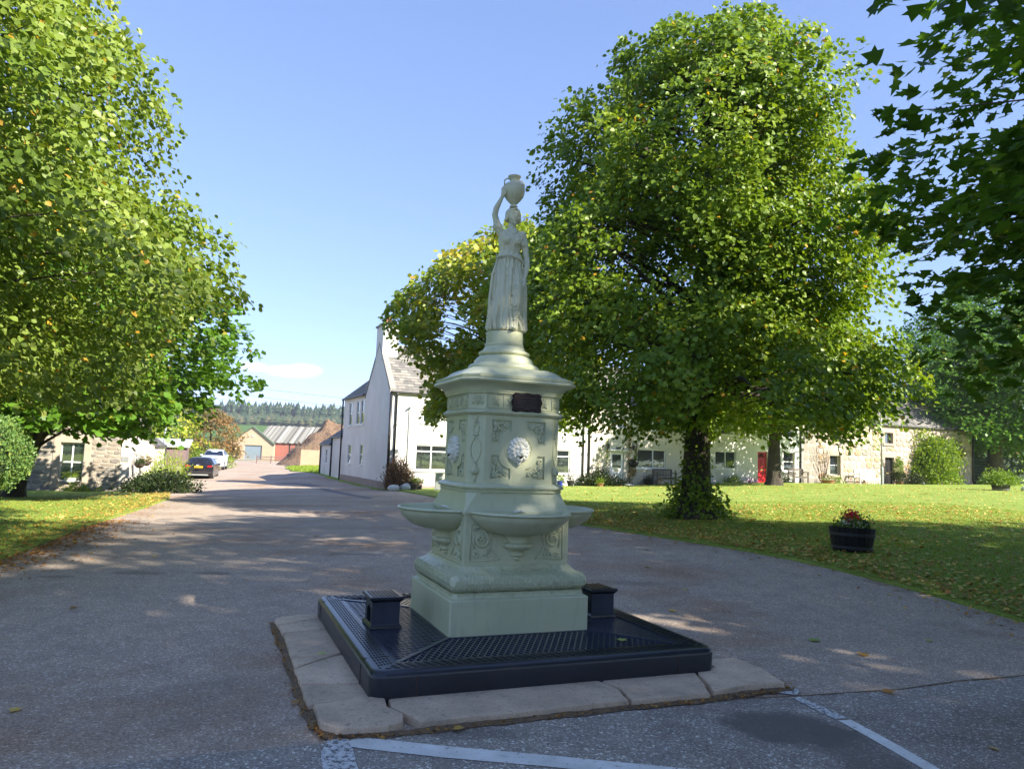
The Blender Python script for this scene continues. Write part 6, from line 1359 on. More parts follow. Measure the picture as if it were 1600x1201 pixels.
# ------------------------------------------------------------------ trees and plants in the middle distance
tree('autumn_tree', 'rusty pink tree with thin foliage behind the parked cars', 'tree', (-33.5, 84), .16, [(0, 0, 0), (0, 0, 2), (0, 0, 5)], [(.5, 2.2, 0, 0), (1.6, 3.4, 0, 0), (3.5, 3.4, 0, 0), (5.2, 2.4, 0, 0), (6.4, 1.0, 0, 0)], 420, 14, 1.2, .26, OAK, M['leaf_rust'], M['twig'], 91, nl=14, twigs=40, tb=(.3, 1), gap=-.6, limb_r=.05)
tree('autumn_tree', 'green and orange tree behind the garden shed', 'tree', (-33.5, 70), .2, [(0, 0, 0), (0, 0, 2), (0, 0, 5)], [(.3, 3.4, 0, 0), (1.6, 4.2, 0, 0), (3.5, 4.2, 0, 0), (5.6, 3.0, 0, 0), (7.0, 1.0, 0, 0)], 520, 14, 1.2, .26, OAK, M['leaf_autumn'], M['twig'], 92, nl=14, twigs=40, tb=(.1, 1), gap=-.8, limb_r=.05)
tree('autumn_tree', 'darker orange green tree at the left edge behind the cottage roof', 'tree', (-33, 57), .2, [(0, 0, 0), (0, 0, 2), (0, 0, 6)], [(.3, 3.4, 0, 0), (1.6, 5.0, 0, 0), (4.5, 5.0, 0, 0), (7.6, 3.0, 0, 0), (9.0, 1.0, 0, 0)], 600, 14, 1.3, .28, OAK, M['leaf_autumn'], M['twig'], 93, nl=14, twigs=40, tb=(.1, .8), gap=-.9, limb_r=.05)
bush('garden_bush', 'pale green bush at the foot of the rusty tree behind the silver car', 'bush', gp(-29.2, 72), (2.8, 1.6, 1.9), 2600, .17, OAK, M['leaf_bright'], 94)
bush('garden_bush', 'green bush by the field gate left of the barn', 'bush', gp(-55.5, 140), (2.2, 2, 3.0), 1600, .22, OAK, M['leaf_lime'], 95)
tree('park_tree', 'dark round tree behind the green fence', 'tree', (41, 66), .3, [(0, 0, 0), (0, 0, 3), (0, 0, 8)], [(.8, 5, 0, 0), (3, 7.5, 0, 0), (7, 7.5, 0, 0), (11, 5, 0, 0), (13, 2, 0, 0)], 1100, 16, 1.6, .34, OAK, M['leaf_lime'], M['bark'], 96, nl=14, twigs=30, gap=-1.2)
tree('park_tree', 'tall tree behind the roof of the stone house', 'tree', (26, 72), .3, [(0, 0, 0), (0, 0, 3), (0, 0, 8)], [(.8, 4, 0, 0), (3, 6.5, 0, 0), (8, 7, 0, 0), (12, 5, 0, 0), (14, 2, 0, 0)], 900, 16, 1.6, .34, OAK, M['leaf_lime'], M['bark'], 97, nl=14, twigs=30, gap=-1.2)
tree('park_tree', 'leafy tree rising beyond the far end of the green fence', 'tree', (52, 62), .3, [(0, 0, 0), (0, 0, 3), (0, 0, 8)], [(.8, 5, 0, 0), (3, 7.5, 0, 0), (7, 8, 0, 0), (11, 6, 0, 0), (14, 2, 0, 0)], 1000, 16, 1.6, .34, OAK, M['leaf_lime'], M['bark'], 98, nl=14, twigs=30, gap=-1.2)
# left garden
cyp = thing('cypress_bush', 'plump rounded green cypress bush at the left edge in front of the cottage', 'bush', gp(-14.65, 20.9))
bush('', None, None, (0, 0, 1.5), (1.15, 1.05, 1.02), 17000, .07, OAK, M['leaf_cypress'], 101, parent=cyp, shell=.12, squash=1, clump=14, stem=False, hang=-.6, tb=(0, 1))
MB().tube([(0, 0, -.2), (.02, 0, .5), (0, 0, 1.4)], [.10, .08, .04], 8).build('trunk', M['bark'], cyp, True)
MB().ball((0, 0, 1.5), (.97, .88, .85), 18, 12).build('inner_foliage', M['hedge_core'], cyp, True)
bx = thing('timber_planter', 'weathered timber board planter cut off by the left edge', 'planter', gp(-14.25, 19.7), R(8))
for i in range(4):
    MB().box(-1.3, .62-.03*(3-i), -.62, -.57, .03+i*.115, .135+i*.115).build('board', M['pale_wood'], bx); MB().box(.575-.03*(3-i), .62-.03*(3-i), -.57, .5, .03+i*.115, .135+i*.115).build('board', M['pale_wood'], bx)
MB().box(-1.3, .55, -.55, .5, .0, .42).build('soil', M['dark_soil'], bx)
bush('hedge', 'low dark green hedge under the cottage gable', 'hedge', gp(-16.1, 34.8), (1.9, .95, .82), 5200, .10, OAK, M['leaf_dark'], 103, shell=.3, tb=(0, .9))
bush('hedge', 'low dark hedge beside the road behind the first one', 'hedge', gp(-17.0, 37.0), (1.1, 1.2, .85), 3200, .10, OAK, M['leaf_dark'], 104, shell=.3, tb=(.1, 1))
bush('border_plant', 'green border plants at the foot of the cottage wall', 'plant', gp(-19.9, 34.9), (.9, .3, .32), 600, .08, OAK, M['leaf_lime'], 105)
bush('tall_herb', 'tall yellow green herbs beside the black car', 'plant', gp(-19.3, 42.6), (1.15, 1.5, 1.55), 4200, .12, NARROW, M['leaf_bright'], 106, upr=.9, shell=.5, tb=(.2, 1), stems=20)
bush('tall_herb', 'shorter yellow green herbs in front of the garden wall', 'plant', gp(-18.6, 39.9), (.85, .8, .85), 2200, .11, NARROW, M['leaf_bright'], 107, upr=.7, tb=(.1, .9), stems=14)
for i, (y, lb) in enumerate(((1.0, 'left hanging basket of brown green plants on the cottage gable'), (3.7, 'right hanging basket of pale dry plants on the cottage gable'))):
    t = thing('hanging_basket', lb, 'hanging basket', (-18.25+.943*.42-.334*y, 36+.334*.42+.943*y, .62 if i == 0 else .66), 0, 'hanging baskets on the gable')
    MB().lathe([(.001, -.24), (.12, -.22), (.22, -.12), (.26, 0), (.24, .02), (.001, .0)], 14).build('basket', M['twig'], t, True)
    bush('', None, None, (0, 0, 0), (.27, .27, .17), 240, .08, OAK, M['leaf_rust'] if i else M['leaf_dark'], 110+i, parent=t, stem=False)
    MB().tube([(0, 0, 0), (0, 0, .42), (-.35, -.12, .46)], .012, 5).build('bracket', M['pipe'], t)
t = thing('window_box', 'pale trough of flowers on the cottage window sill', 'planter', (-18.25+.943*-2.30+.334*.10, 36+.334*-2.30-.943*.10, -.28), RC)
MB().loft([[(-.20, -.10, -.02), (.20, -.10, -.02), (.20, .08, -.02), (-.20, .08, -.02)], [(-.24, -.13, .17), (.24, -.13, .17), (.24, .10, .17), (-.24, .10, .17)]]).build('trough', M['cream'], t)
bush('', None, None, (0, 0, .16), (.32, .16, .22), 420, .05, OAK, M['leaf_bright'], 112, parent=t, stem=False)
# by the white house corner
bush('heather_bush', 'spiky pink brown shrub against the white house corner', 'bush', row(.45, -.62)+(g1(*row(.45, -.62)),), (.74, .45, 1.45), 5200, .115, NARROW, M['leaf_pink'], 120, upr=1.1, shell=.5, tb=(0, 1), stems=30)
for s, d, r_, sd_, lb in ((.05, -1.25, (.30, .22, .17), 121, 'left white painted boulder beside the barrel planter'), (.62, -1.25, (.25, .20, .20), 122, 'right white painted boulder beside the barrel planter')):
    rsb = np.random.RandomState(sd_); fb = field(rsb, 6, 1.5, 4); mb = MB().ball((0, 0, 0), 1, 14, 9); V = np.array(mb.v); V *= (1+.07*fb(V))[:, None]; V *= np.array(r_); V[:, 2] += r_[2]*.75; mb.v = [tuple(v) for v in V]
    o = mb.build('boulder', M['white_rock'], None, True, loc=gp(*row(s, d))); tag(o, lb, 'boulder', 'white boulders by the house corner')
def barrel_planter(name, label, loc, r1, r0, h, wood, hoop, rz=0, tilt=(0, 0)):
    t = thing(name, label, 'planter', loc, rz); t.rotation_euler = (tilt[0], tilt[1], rz); n = 22
    for i in range(n):
        a0, a1 = 2*math.pi*(i+.04)/n, 2*math.pi*(i+.96)/n; mb = MB(); rings = []
        for u in (0, .33, .66, 1):
            z = h*u; r = r0+(r1-r0)*u+.010*math.sin(math.pi*u); rings.append([(r*math.cos(a0), r*math.sin(a0), z), (r*math.cos(a1), r*math.sin(a1), z), ((r-.03)*math.cos(a1), (r-.03)*math.sin(a1), z), ((r-.03)*math.cos(a0), (r-.03)*math.sin(a0), z)])
        mb.loft(rings).build('stave', wood, t)
    for u in (.18, .72): 
        z = h*u; r = r0+(r1-r0)*u+.012; MB().lathe([(r-.004, z-.025), (r+.004, z-.024), (r+.007, z+.022), (r-.002, z+.024)], 36).build('hoop', hoop, t, True, angle=40)
    MB().lathe([(r1-.03, h*.86), (.001, h*.90)], 20).build('soil', M['dark_soil'], t); MB().lathe([(.001, .02), (r0-.02, .02)], 20).build('barrel_bottom', wood, t)
    return t
p = row(1.15, -1.15); t = barrel_planter('barrel_planter', 'brown half barrel of yellow green foliage by the white house', gp(*p), .34, .27, .42, M['wood'], M['rose_fence'])
bush('', None, None, (0, 0, .37), (.33, .33, .16), 700, .06, OAK, M['leaf_bright'], 125, parent=t, stem=False, tb=(.4, 1))
for px_, d, h, w_, lb in ((1.9, -2.35, .80, .17, 'shorter grey green utility cabinet beside the street light'), (2.35, -2.55, 1.02, .21, 'taller grey green utility cabinet beside the street light')):
    t = thing('utility_cabinet', lb, 'cabinet', row(px_, d)+(g1(*row(px_, d)),), R(-8), 'utility cabinets'); MB().box(-w_, w_, -.13, .13, -.1, h).build('casing', M['cabinet'], t); MB().box(-w_-.015, w_+.015, -.145, .145, h, h+.035).build('lid', M['cabinet'], t); MB().box(-w_+.03, w_-.03, -.138, -.131, .06, h-.05).build('door', M['cabinet'], t)
t = pole('street_light', 'slim grey street light column in front of the white house', row(2.75, -2.9), 6.15, .042, M['metal_grey'], base=.075)
MB().loft([[(-.05, -.22, 6.12), (.05, -.22, 6.12), (.05, .06, 6.12), (-.05, .06, 6.12)], [(-.04, -.20, 6.17), (.04, -.20, 6.17), (.04, .05, 6.20), (-.04, .05, 6.20)]]).build('lantern', M['metal_grey'], t)
# along the terrace
def pot(name, label, s, d, r, h, mat, fol, frz, seed, group=None, n=260, size=.07, up=.3):
    p = row(s, d); t = thing(name, label, 'plant pot', gp(*p, .03), 0, group)
    MB().lathe([(.001, 0), (r*.72, 0), (r, h*.92), (r*1.08, h*.93), (r*1.08, h), (r*.9, h), (r*.85, h*.9), (.001, h*.9)], 16).build('pot', mat, t, True, angle=40)
    bush('', None, None, (0, 0, h*.85), frz, n, size, OAK, fol, seed, parent=t, stem=False, upr=up); return t
pot('potted_plant', 'blue glazed pot under the right hand window of the white house', 9.3, -.55, .17, .30, M['blue_pot'], M['leaf_lime'], (.22, .22, .30), 130)
pot('potted_plant', 'black pot of dark leaves next to the blue pot', 9.95, -.55, .20, .30, M['black_pot'], M['leaf_dark'], (.36, .3, .50), 131)
pot('potted_plant', 'small terracotta pot below the spreading juniper', 11.3, -1.35, .20, .20, M['terracotta'], M['leaf_lime'], (.22, .2, .14), 132)
bush('juniper', 'spreading dark green juniper at the foot of the black drainpipes', 'bush', gp(*row(11.7, -.75)), (1.55, .6, .62), 6500, .13, NARROW, M['leaf_dark'], 133, upr=.35, shell=.6, tb=(.2, .9))
bush('juniper', 'small upright dark shrub above the spreading juniper', 'bush', gp(*row(11.9, -.35)), (.5, .25, .95), 1500, .10, OAK, M['leaf_dark'], 134)
pot('potted_plant', 'dark round pot of leaves right of the white door', 15.0, -.50, .30, .32, M['black_pot'], M['leaf_dark'], (.42, .3, .22), 135)
rb = MB().ball((0, 0, .16), (.26, .2, .2), 12, 8).build('boulder', M['terracotta'] if False else M['kerb'], None, True, loc=gp(*row(15.7, -.55), .02)); tag(rb, 'round pinkish stone between the dark pot and the bench', 'boulder')
def creeper(name, label, pts, n, seed, mat, wd=.13, size=.07):
    t = thing(name, label, 'climbing plant', (A[0], A[1], 0), RA); rs = np.random.RandomState(seed); pts = np.array(pts, float)
    MB().tube([tuple(p) for p in pts], .012, 4).build('stem', M['twig'], t)
    u = rs.uniform(0, len(pts)-1.001, n); i = u.astype(int); P = pts[i]+(pts[i+1]-pts[i])*(u-i)[:, None]+rs.normal(size=(n, 3))*np.array([wd, .04, wd]); T = rs.normal(size=(n, 3))*.5+np.array([0, -.2, -.3]); Nn = np.array([0, -1, .3])+rs.normal(size=(n, 3))*.4
    leaves('foliage', P, T, Nn, size*rs.uniform(.6, 1.3, n), rs.uniform(.1, 1, n), OAK, mat, t)
creeper('climbing_plant', 'thin pale climber left of the white door', [(11.9, -.07, .4), (11.95, -.07, 1.2), (12.05, -.07, 2.2)], 150, 140, M['leaf_bright'], .10)
creeper('climbing_plant', 'thin climber passing the left door lantern', [(12.5, -.07, .4), (12.5, -.07, 1.4), (12.52, -.07, 2.0), (12.55, -.07, 2.75)], 170, 141, M['leaf_bright'], .09)
creeper('climbing_plant', 'tall rusty climber between door and window', [(14.05, -.07, .4), (14.0, -.07, 1.2), (13.95, -.07, 2.2), (13.98, -.07, 3.1), (13.95, -.07, 3.6)], 420, 142, M['leaf_rust'], .09)
creeper('climbing_plant', 'short rusty climber at the left side of the wide window', [(14.3, -.07, 1.5), (14.45, -.07, 1.9), (14.48, -.07, 2.6)], 170, 143, M['leaf_rust'], .07)
def lantern(s, z, lb):
    t = thing('wall_lantern', lb, 'lantern', row(s, -.15)+(z,), RA, 'wall lanterns beside the white door')
    MB().lathe([(.03, -.14), (.07, -.12), (.085, .06), (.10, .07), (.04, .15), (.012, .17)], 8).build('lantern_body', M['pipe'], t); MB().tube([(0, 0, .17), (0, .06, .2), (0, .15, .1)], .012, 5).build('bracket', M['pipe'], t)
lantern(12.52, 2.35, 'black wall lantern left of the white door'); lantern(14.22, 2.33, 'black wall lantern right of the white door')
t = thing('wall_basket', 'black half round wall basket of brown plants between door and window', 'hanging basket', row(14.2, -.18)+(1.50,), RA)
MB().lathe([(.001, -.28), (.14, -.25), (.25, -.12), (.29, .0), (.27, .02), (.001, 0)], 14).build('basket', M['black_pot'], t, True); bush('', None, None, (0, 0, 0), (.26, .2, .12), 220, .06, OAK, M['leaf_dark'], 145, parent=t, stem=False)
bush('', None, None, (0, 0, -.75), (.16, .10, .5), 260, .06, OAK, M['leaf_rust'], 146, parent=t, stem=False, part='trailing_foliage')
def bench(name, label, loc, rz, w, mat, h=.42, bh=.86, slats=11):
    t = thing(name, label, 'bench', loc, rz)
    for x in (-w/2+.04, w/2-.04):
        MB().box(x-.03, x+.03, -.26, -.20, 0, .64).build('leg', mat, t); MB().box(x-.03, x+.03, .17, .23, 0, bh).build('leg', mat, t); MB().box(x-.035, x+.035, -.29, .20, .64, .68).build('armrest', mat, t)
    for i in range(4): MB().box(-w/2+.02, w/2-.02, -.25+.11*i, -.16+.11*i, h-.03, h).build('seat_slat', mat, t)
    MB().box(-w/2+.07, w/2-.07, .175, .215, bh-.07, bh+.01).build('top_rail', mat, t); MB().box(-w/2+.07, w/2-.07, .175, .215, h+.05, h+.10).build('lower_rail', mat, t); MB().box(-w/2+.07, w/2-.07, -.255, -.205, h-.12, h-.032).build('front_rail', mat, t)
    for i in range(slats): x = -w/2+.14+(w-.28)*i/(slats-1); MB().box(x-.022, x+.022, .185, .205, h+.10, bh-.07).build('back_slat', mat, t)
    return t
bench('garden_bench', 'weathered slatted wooden bench under the wide cottage window', gp(*row(16.0, -.62), .05), RA, 1.35, M['wood'])
bush('flower_clump', 'purple flowers at the foot of the cottage wall by the red door', 'flowers', gp(*row(22.6, -.4)), (.45, .25, .22), 420, .06, OAK, M['flower_purple'], 150)
bush('border_plant', 'leafy green plants below the window left of the red door', 'plant', gp(*row(21.2, -.4)), (.65, .3, .5), 900, .07, OAK, M['leaf_lime'], 151)
bench('garden_bench', 'dark slatted bench between the red door cottage and the stone house', gp(*row(26.2, -.62), .05), RA, 1.3, M['wood'])
bush('border_plant', 'dark bushy plant between the lime trunk and the bench', 'plant', gp(*row(25.2, -.5)), (.35, .25, .6), 500, .07, OAK, M['leaf_dark'], 152)
pot('potted_plant', 'low terracotta trough of plants against the stone house', 28.7, -.7, .42, .22, M['terracotta'], M['leaf_lime'], (.55, .35, .3), 153)
bush('border_plant', 'low shrub under the left window of the stone house', 'plant', gp(*row(29.6, -.5)), (.5, .3, .45), 600, .07, OAK, M['leaf_lime'], 154)
def branchy(name, label, s, d, h, seed):
    t = thing(name, label, 'climbing plant', row(s, d)+(g1(*row(s, d)),), RA); rs = random.Random(seed); mb = MB()
    for i in range(9):
        x = 0; z = .0; pts = [(0, 0, 0)]; a = rs.uniform(-.5, .5)
        for k in range(5): x += math.sin(a)*h/5+rs.uniform(-.08, .08); z += h/5*math.cos(a); pts.append((x, -.02, z))
        mb.tube(pts, [.022, .018, .014, .01, .007, .003], 4)
    mb.build('stems', M['twig'], t); return t
t = branchy('climbing_plant', 'bare branched climber left of the stone house window', 28.9, -.12, 2.6, 3)
bush('', None, None, (0, 0, 1.3), (.7, .1, 1.2), 260, .06, OAK, M['leaf_rust'], 156, parent=t, stem=False)
bench('garden_bench', 'white painted bench against the stone house behind the lamp column', gp(*row(32.2, -.7), .02), RA, 1.9, M['upvc'], slats=9)
pole('street_light', 'slim grey lamp column standing before the stone house', row(31.75, -2.2), 5.6, .06, M['metal_grey'], base=.10)
t = thing('topiary_bush', 'cone shaped clipped bush in a pot at the stone house door', 'bush', gp(*row(35.15, -.8)))
MB().lathe([(.001, 0), (.20, 0), (.28, .26), (.24, .26), (.001, .22)], 16).build('pot', M['terracotta'], t, True, angle=40)
bush('', None, None, (0, 0, .55), (.44, .44, .42), 2200, .07, OAK, M['leaf_dark'], 157, parent=t, stem=False, squash=1, shell=.2); bush('', None, None, (0, 0, 1.15), (.26, .26, .75), 2200, .07, OAK, M['leaf_lime'], 158, parent=t, stem=False, squash=1, shell=.2, part='upper_foliage')
bush('round_shrub', 'rounded brown green shrub between door and climbing shrub', 'bush', gp(*row(36.9, -.7)), (.75, .5, .85), 2600, .08, OAK, M['leaf_dark'], 159, tb=(.3, 1))
bush('wall_shrub', 'big yellow green shrub trained up the stone house wall', 'bush', gp(*row(38.9, -.55)), (1.75, .75, 3.8), 9000, .16, OAK, M['leaf_bright'], 160, shell=.35, tb=(0, .9), stems=14)
t = branchy('climbing_plant', 'rusty creeper at the right hand end of the stone house', 42.4, -.12, 2.6, 5); bush('', None, None, (0, -.05, 2.0), (.9, .12, 1.0), 520, .09, OAK, M['leaf_rust'], 161, parent=t, stem=False)
gf = thing('green_fence', 'dark green horizontal board fence behind the right hand sycamore', 'fence', (36.4, 59.0, .8), R(18))
for i in range(9): MB().box(-.3, 14, -.012+.01*(i % 2), .012+.01*(i % 2), .05+i*.225, .255+i*.225).build('board', M['green_fence'], gf)
for i in range(7): MB().box(-.2+2.2*i, -.08+2.2*i, .03, .13, -.3, 2.1).build('post', M['green_fence'], gf)
t = barrel_planter('barrel_planter', 'half barrel of spilling grassy plants in front of the right hand sycamore', gp(26.3, 40.2, .03), .46, .38, .48, M['wood'], M['metal_grey'])
bush('', None, None, (0, 0, .40), (.85, .7, .42), 3000, .16, NARROW, M['leaf_bright'], 165, parent=t, stem=False, hang=.5, tb=(0, .7))
o = MB().ball((0, 0, .12), (.42, .25, .2), 12, 8).build('boulder', M['white_rock'], None, True, loc=gp(27.6, 39.9, .02)); tag(o, 'white painted boulder at the right edge of the lawn', 'boulder')
# foreground half barrel
t = barrel_planter('barrel_planter', 'black half barrel of red and white flowers on the lawn', gp(5.62, 12.35, .03), .355, .285, .385, M['dark_wood'], M['black_pot'], .3, (R(-1), R(2.5)))
bush('', None, None, (-.10, 0, .33), (.21, .2, .20), 620, .045, OAK, M['leaf_lime'], 170, parent=t, stem=False, tb=(0, .5)); bush('', None, None, (.18, .02, .33), (.16, .16, .24), 520, .04, OAK, M['leaf_dark'], 171, parent=t, stem=False, upr=.8, tb=(.2, 1), part='upright_foliage')
bush('', None, None, (-.08, -.06, .41), (.22, .15, .10), 170, .034, OAK, M['flower_white'], 172, parent=t, stem=False, part='white_flowers', clump=5)
for q, (x, y, z) in enumerate(((-.085, -.06, .555), (-.06, -.02, .585), (-.015, -.05, .555))): bush('', None, None, (x, y, z), (.045, .045, .040), 110, .040, OAK, M['flower_red'], 173+q, parent=t, stem=False, squash=1, part='red_flower', clump=4)
mb = MB()
for x, y, z in ((-.085, -.06, .53), (-.06, -.02, .56), (-.015, -.05, .53), (.2, 0, .58), (.25, .03, .56), (.12, .02, .55)): mb.tube([(x*.8, y, .33), (x, y, z)], .004, 4)
mb.build('flower_stems', M['leaf_lime'], t)
# birds
def bird(label, xy, rz, s, mat, peck):
    t = thing('pigeon', label, 'bird', gp(*xy, .045), rz, 'birds on the lawn'); t.scale = (s,)*3; mb = MB(); H = (0, -.12, .17) if not peck else (0, -.15, .10)
    chain(mb, [(0, .07, .10), (0, 0, .105), (0, -.05, .115)], [.03, .052, .045], .3, 10, 7); chain(mb, [(0, -.05, .12), (H[0], H[1]+.02, H[2]-.01), H], [.035, .022, .022], .3, 8, 6)
    chain(mb, [(0, .07, .10), (0, .13, .085), (0, .19, .075)], [.028, .016, .010], .3, 8, 5); b = mb.build('body', mat, t, True); remesh(b, .008, 1, .5)
    MB().loft([[(H[0]+.006*math.cos(a), H[1]-.015, H[2]+.006*math.sin(a)) for a in (0, 1.57, 3.14, 4.71)], [(H[0]+.001*math.cos(a), H[1]-.042, H[2]-.008+.001*math.sin(a)) for a in (0, 1.57, 3.14, 4.71)]]).build('beak', M['pipe'], t)
    for x in (-.018, .018): MB().tube([(x, 0, .07), (x, .005, .0), (x, -.03, .0)], .004, 4).build('leg', M['terracotta'], t)
    for x in (-1, 1): MB().ball((x*.042, .03, .112), (.014, .085, .034), 8, 6).build('wing', M['metal_grey'], t, True)
M['bird'] = pm('slate_plumage', (.07, .07, .08), (.10, .10, .12), 12, .7)
bird('dark pigeon pecking on the sunlit lawn left of the big lime', (5.9, 37.0), R(60), 1.6, M['bird'], True); bird('grey pigeon standing far out on the lawn before the stone house', (25.0, 45.4), R(-30), 1.6, M['bird'], False)

# ------------------------------------------------------------------ grass, litter
def scatter(name, n, xr, yr, cond, size, tpl, mat, seed, up=1.0, lift=.045, tb=(0, 1), dens=None, flatn=False):
    rs = np.random.RandomState(seed); x = rs.uniform(*xr, n); y = yr[0]+(yr[1]-yr[0])*rs.rand(n); k = cond(x, y, rs); x, y = x[k], y[k]; m = len(x)
    z = gz(x, y)+lift; P = np.stack([x, y, z], 1)
    if flatn:
        T = rs.normal(size=(m, 3))*np.array([1, 1, .18]); Nn = np.array([0, 0, 1.0])+rs.normal(size=(m, 3))*.28; P[:, 2] += rs.uniform(.004, .016, m)
    else: T = np.array([0, 0, up])+rs.normal(size=(m, 3))*.38; Nn = rs.normal(size=(m, 3))*np.array([1, 1, .15])
    leaves(name, P, T, Nn, size*rs.uniform(.55, 1.3, m), np.clip(rs.uniform(tb[0], tb[1], m), 0, 1), tpl, mat, None); o = bpy.context.scene.objects[-1] if False else None
    ob = [o_ for o_ in C.objects if o_.name.startswith(name)][-1]; ob['kind'] = 'stuff'; return ob
RE = RIGHT_EDGE; LE = LEFT_EDGE
inl = lambda x, y: inpoly(x, y, lawn_poly)
def vis(x, y): return (np.abs(x) < .74*y+1)
scatter('grass', 330000, (-3, 15), (6.5, 26), lambda x, y, r: inl(x, y) & vis(x, y) & (r.rand(len(x)) < np.clip((13.5/y)**1.6, 0, 1)), .048, BLADE, M['blade'], 200, lift=.040)
scatter('grass', 90000, (-18, -5), (9, 27), lambda x, y, r: inpoly(x, y, left_lawn) & vis(x, y) & (r.rand(len(x)) < np.clip((15/y)**1.3, 0, 1)), .05, BLADE, M['blade'], 201, lift=.040)
scatter('grass', 60000, (-30, -4), (52, 100), lambda x, y, r: inpoly(x, y, verge), .28, BLADE, M['blade'], 202, lift=.03)
def edge_fall(line, w1, base):
    def c(x, y, r):
        d = polydist(x, y, line); return r.rand(len(x)) < (np.exp(-(d/w1)**1.3)+base)
    return c
ef = edge_fall(RE, 1.25, .15); ef2 = edge_fall(LE, 1.1, .12)
scatter('fallen_leaves', 100000, (-3, 14), (5, 24), lambda x, y, r: inl(x, y) & vis(x, y) & ef(x, y, r), .070, OAK, M['fallen'], 203, flatn=True, lift=.058)
scatter('fallen_leaves', 40000, (-2, 30), (18, 44), lambda x, y, r: inl(x, y) & vis(x, y) & (r.rand(len(x)) < .18), .085, OAK, M['fallen'], 204, flatn=True, lift=.055, tb=(.3, 1))
scatter('fallen_leaves', 50000, (-18, -4), (8, 34), lambda x, y, r: inpoly(x, y, left_lawn) & vis(x, y) & ef2(x, y, r), .065, OAK, M['fallen'], 205, flatn=True, lift=.050, tb=(0, .85))
scatter('fallen_leaves', 26000, (-11, 8), (6, 24), lambda x, y, r: inpoly(x, y, road_poly) & (r.rand(len(x)) < np.exp(-(np.minimum(polydist(x, y, RE), polydist(x, y, LE))/.30)**1.1)), .058, OAK, M['fallen'], 206, flatn=True, lift=.004, tb=(0, .7))
scatter('fallen_leaves', 22000, (-9.5, -5.5), (7, 17), lambda x, y, r: inpoly(x, y, road_poly) & (r.rand(len(x)) < .8*np.exp(-(polydist(x, y, LE)/.5)**1.5)), .055, OAK, M['fallen'], 207, flatn=True, lift=.004, tb=(0, .25))
jr = np.array(seg); sub = jr[::1]; rsj = np.random.RandomState(9); ii = rsj.randint(0, len(sub), 900); ab = sub[ii]+rsj.normal(size=(900, 2))*np.array([.022, .022]); WX = FC[0]+ab[:, 0]*math.cos(YAW)-ab[:, 1]*math.sin(YAW); WY = FC[1]+ab[:, 0]*math.sin(YAW)+ab[:, 1]*math.cos(YAW)
lj = leaves('leaf_litter', np.stack([WX, WY, rsj.uniform(.010, .022, 900)], 1), rsj.normal(size=(900, 3))*np.array([1, 1, .25]), np.array([0, 0, 1.0])+rsj.normal(size=(900, 3))*.4, rsj.uniform(.010, .032, 900), rsj.uniform(0, .5, 900)**1.5, OAK, M['fallen'], None); lj['kind'] = 'stuff'
# single leaves lying on the road, kerb and grating: each one can be picked out
def lone(x, y, z, s, rz, tint_, label, tpl=MAPLE):
    P = np.zeros((1, 3)); a = rz; o = leaves('fallen_leaf', P, np.array([[math.cos(a), math.sin(a), .06]]), np.array([[.12, .08, 1.0]]), np.array([s]), np.array([tint_]), tpl, M['fallen'], None); o.location = (x, y, z); tag(o, label, 'leaf'); return o
lx, ly = loc2w(.66, -.97)
lone(lx, ly, .232, .075, .6, .98, 'small green leaf lying on the iron grating'); lone(-1.42, 5.62, .012, .10, 2.8, 1.0, 'green leaf on the road left of the kerb', LIME); lx, ly = loc2w(-1.52, -.30)
lone(lx, ly, .094, .085, .2, .96, 'green leaf lying on the left kerb stones', LIME); lone(-1.31, 4.86, .012, .07, 1.2, .2, 'orange brown leaf beside the near left kerb corner', OAK); lx, ly = loc2w(-.93, -1.83)
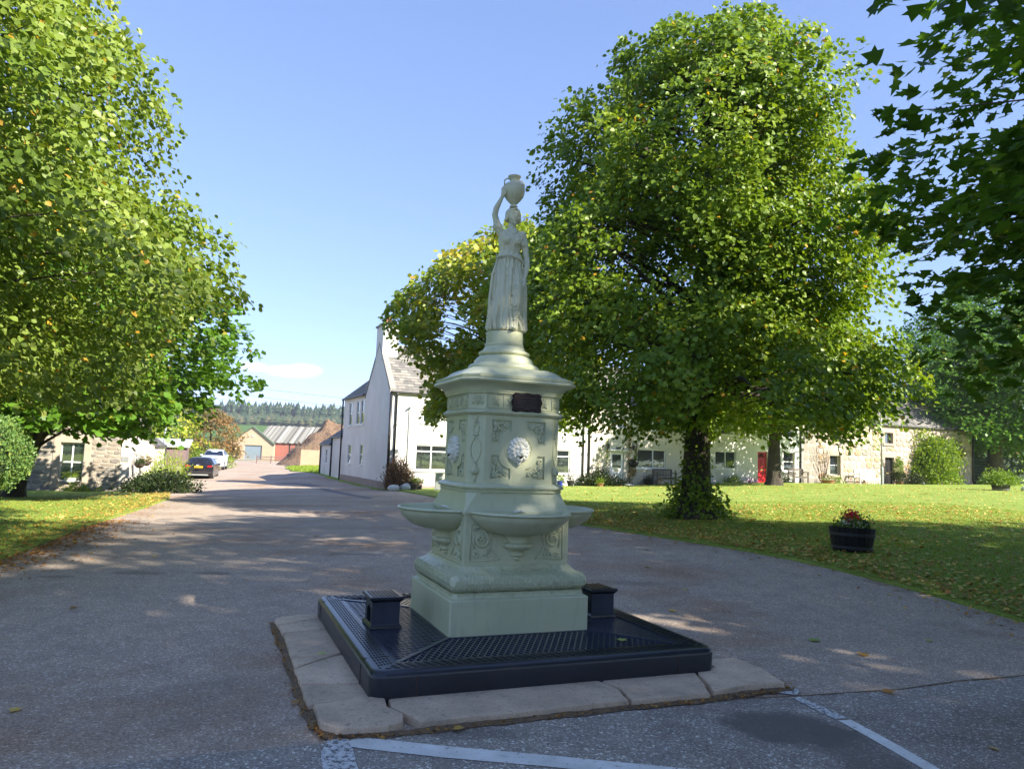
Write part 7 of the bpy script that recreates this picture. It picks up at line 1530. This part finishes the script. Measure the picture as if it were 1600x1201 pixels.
lone(lx, ly, .02, .07, .4, .45, 'orange leaf in the joint under the kerb stones', LIME); lone(2.75, 5.55, .012, .10, .3, .15, 'rust red leaf by the joint between the two asphalts', LIME); lone(2.85, 7.1, .012, .11, .4, 1.0, 'bright green leaf on the road right of the fountain')
rs = random.Random(31)
sp = [(-2.9, 4.6), (-4.2, 7.4), (-3.1, 9.2), (-1.6, 12.5), (-2.6, 11.6), (2.2, 9.4), (3.4, 10.2), (3.1, 6.6), (2.4, 12.8), (1.8, 8.2), (4.3, 8.9), (-5.1, 11.0), (3.6, 5.2), (2.9, 4.5), (.9, 12.2), (-3.6, 14.2), (2.0, 11.0), (4.0, 7.2)]
LL = ['leaf on the road at the left edge nearest to us', 'leaf on the road well left of the kerb', 'leaf left of the fountain, beyond the kerb corner', 'leaf far behind the left climbing step', 'leaf on the road behind the left basin', 'leaf on the road just behind the right climbing step', 'leaf between the right climbing step and the lawn edge', 'leaf on the road right of the grating corner', 'leaf on the road near the lawn edge behind the fountain', 'leaf on the road close behind the grating', 'leaf close to the right hand lawn edge', 'leaf on the open road on the far left', 'leaf on the right beyond the asphalt joint', 'leaf on the grey asphalt right of the centre line', 'leaf on the road hidden close behind the right basin', 'leaf farthest up the road on the left', 'leaf on the road midway between fountain and lawn', 'leaf on the road by the lawn edge right of the step']
for i, (x, y) in enumerate(sp): 
    o = lone(x, y, g1(x, y)+.010, rs.uniform(.07, .11), rs.uniform(0, 6.28), rs.choice((.1, .3, .55, .7, .95, 1.0)), 'fallen '+LL[i], rs.choice((MAPLE, LIME, OAK))); o['group'] = 'single leaves scattered on the road'

# thin autumn haze
hz = MB().box(-1450, 1450, -290, 1450, -9, 62).build('haze', None); hz['kind'] = 'stuff'
hm = bpy.data.materials.new('haze'); hm.use_nodes = True; ht = hm.node_tree; ht.nodes.clear(); pv = ht.nodes.new('ShaderNodeVolumePrincipled'); ho = ht.nodes.new('ShaderNodeOutputMaterial')
pv.inputs['Color'].default_value = (.86, .92, 1, 1); pv.inputs['Density'].default_value = .0003; pv.inputs['Anisotropy'].default_value = .2; ht.links.new(pv.outputs[0], ho.inputs['Volume']); hz.data.materials.append(hm)
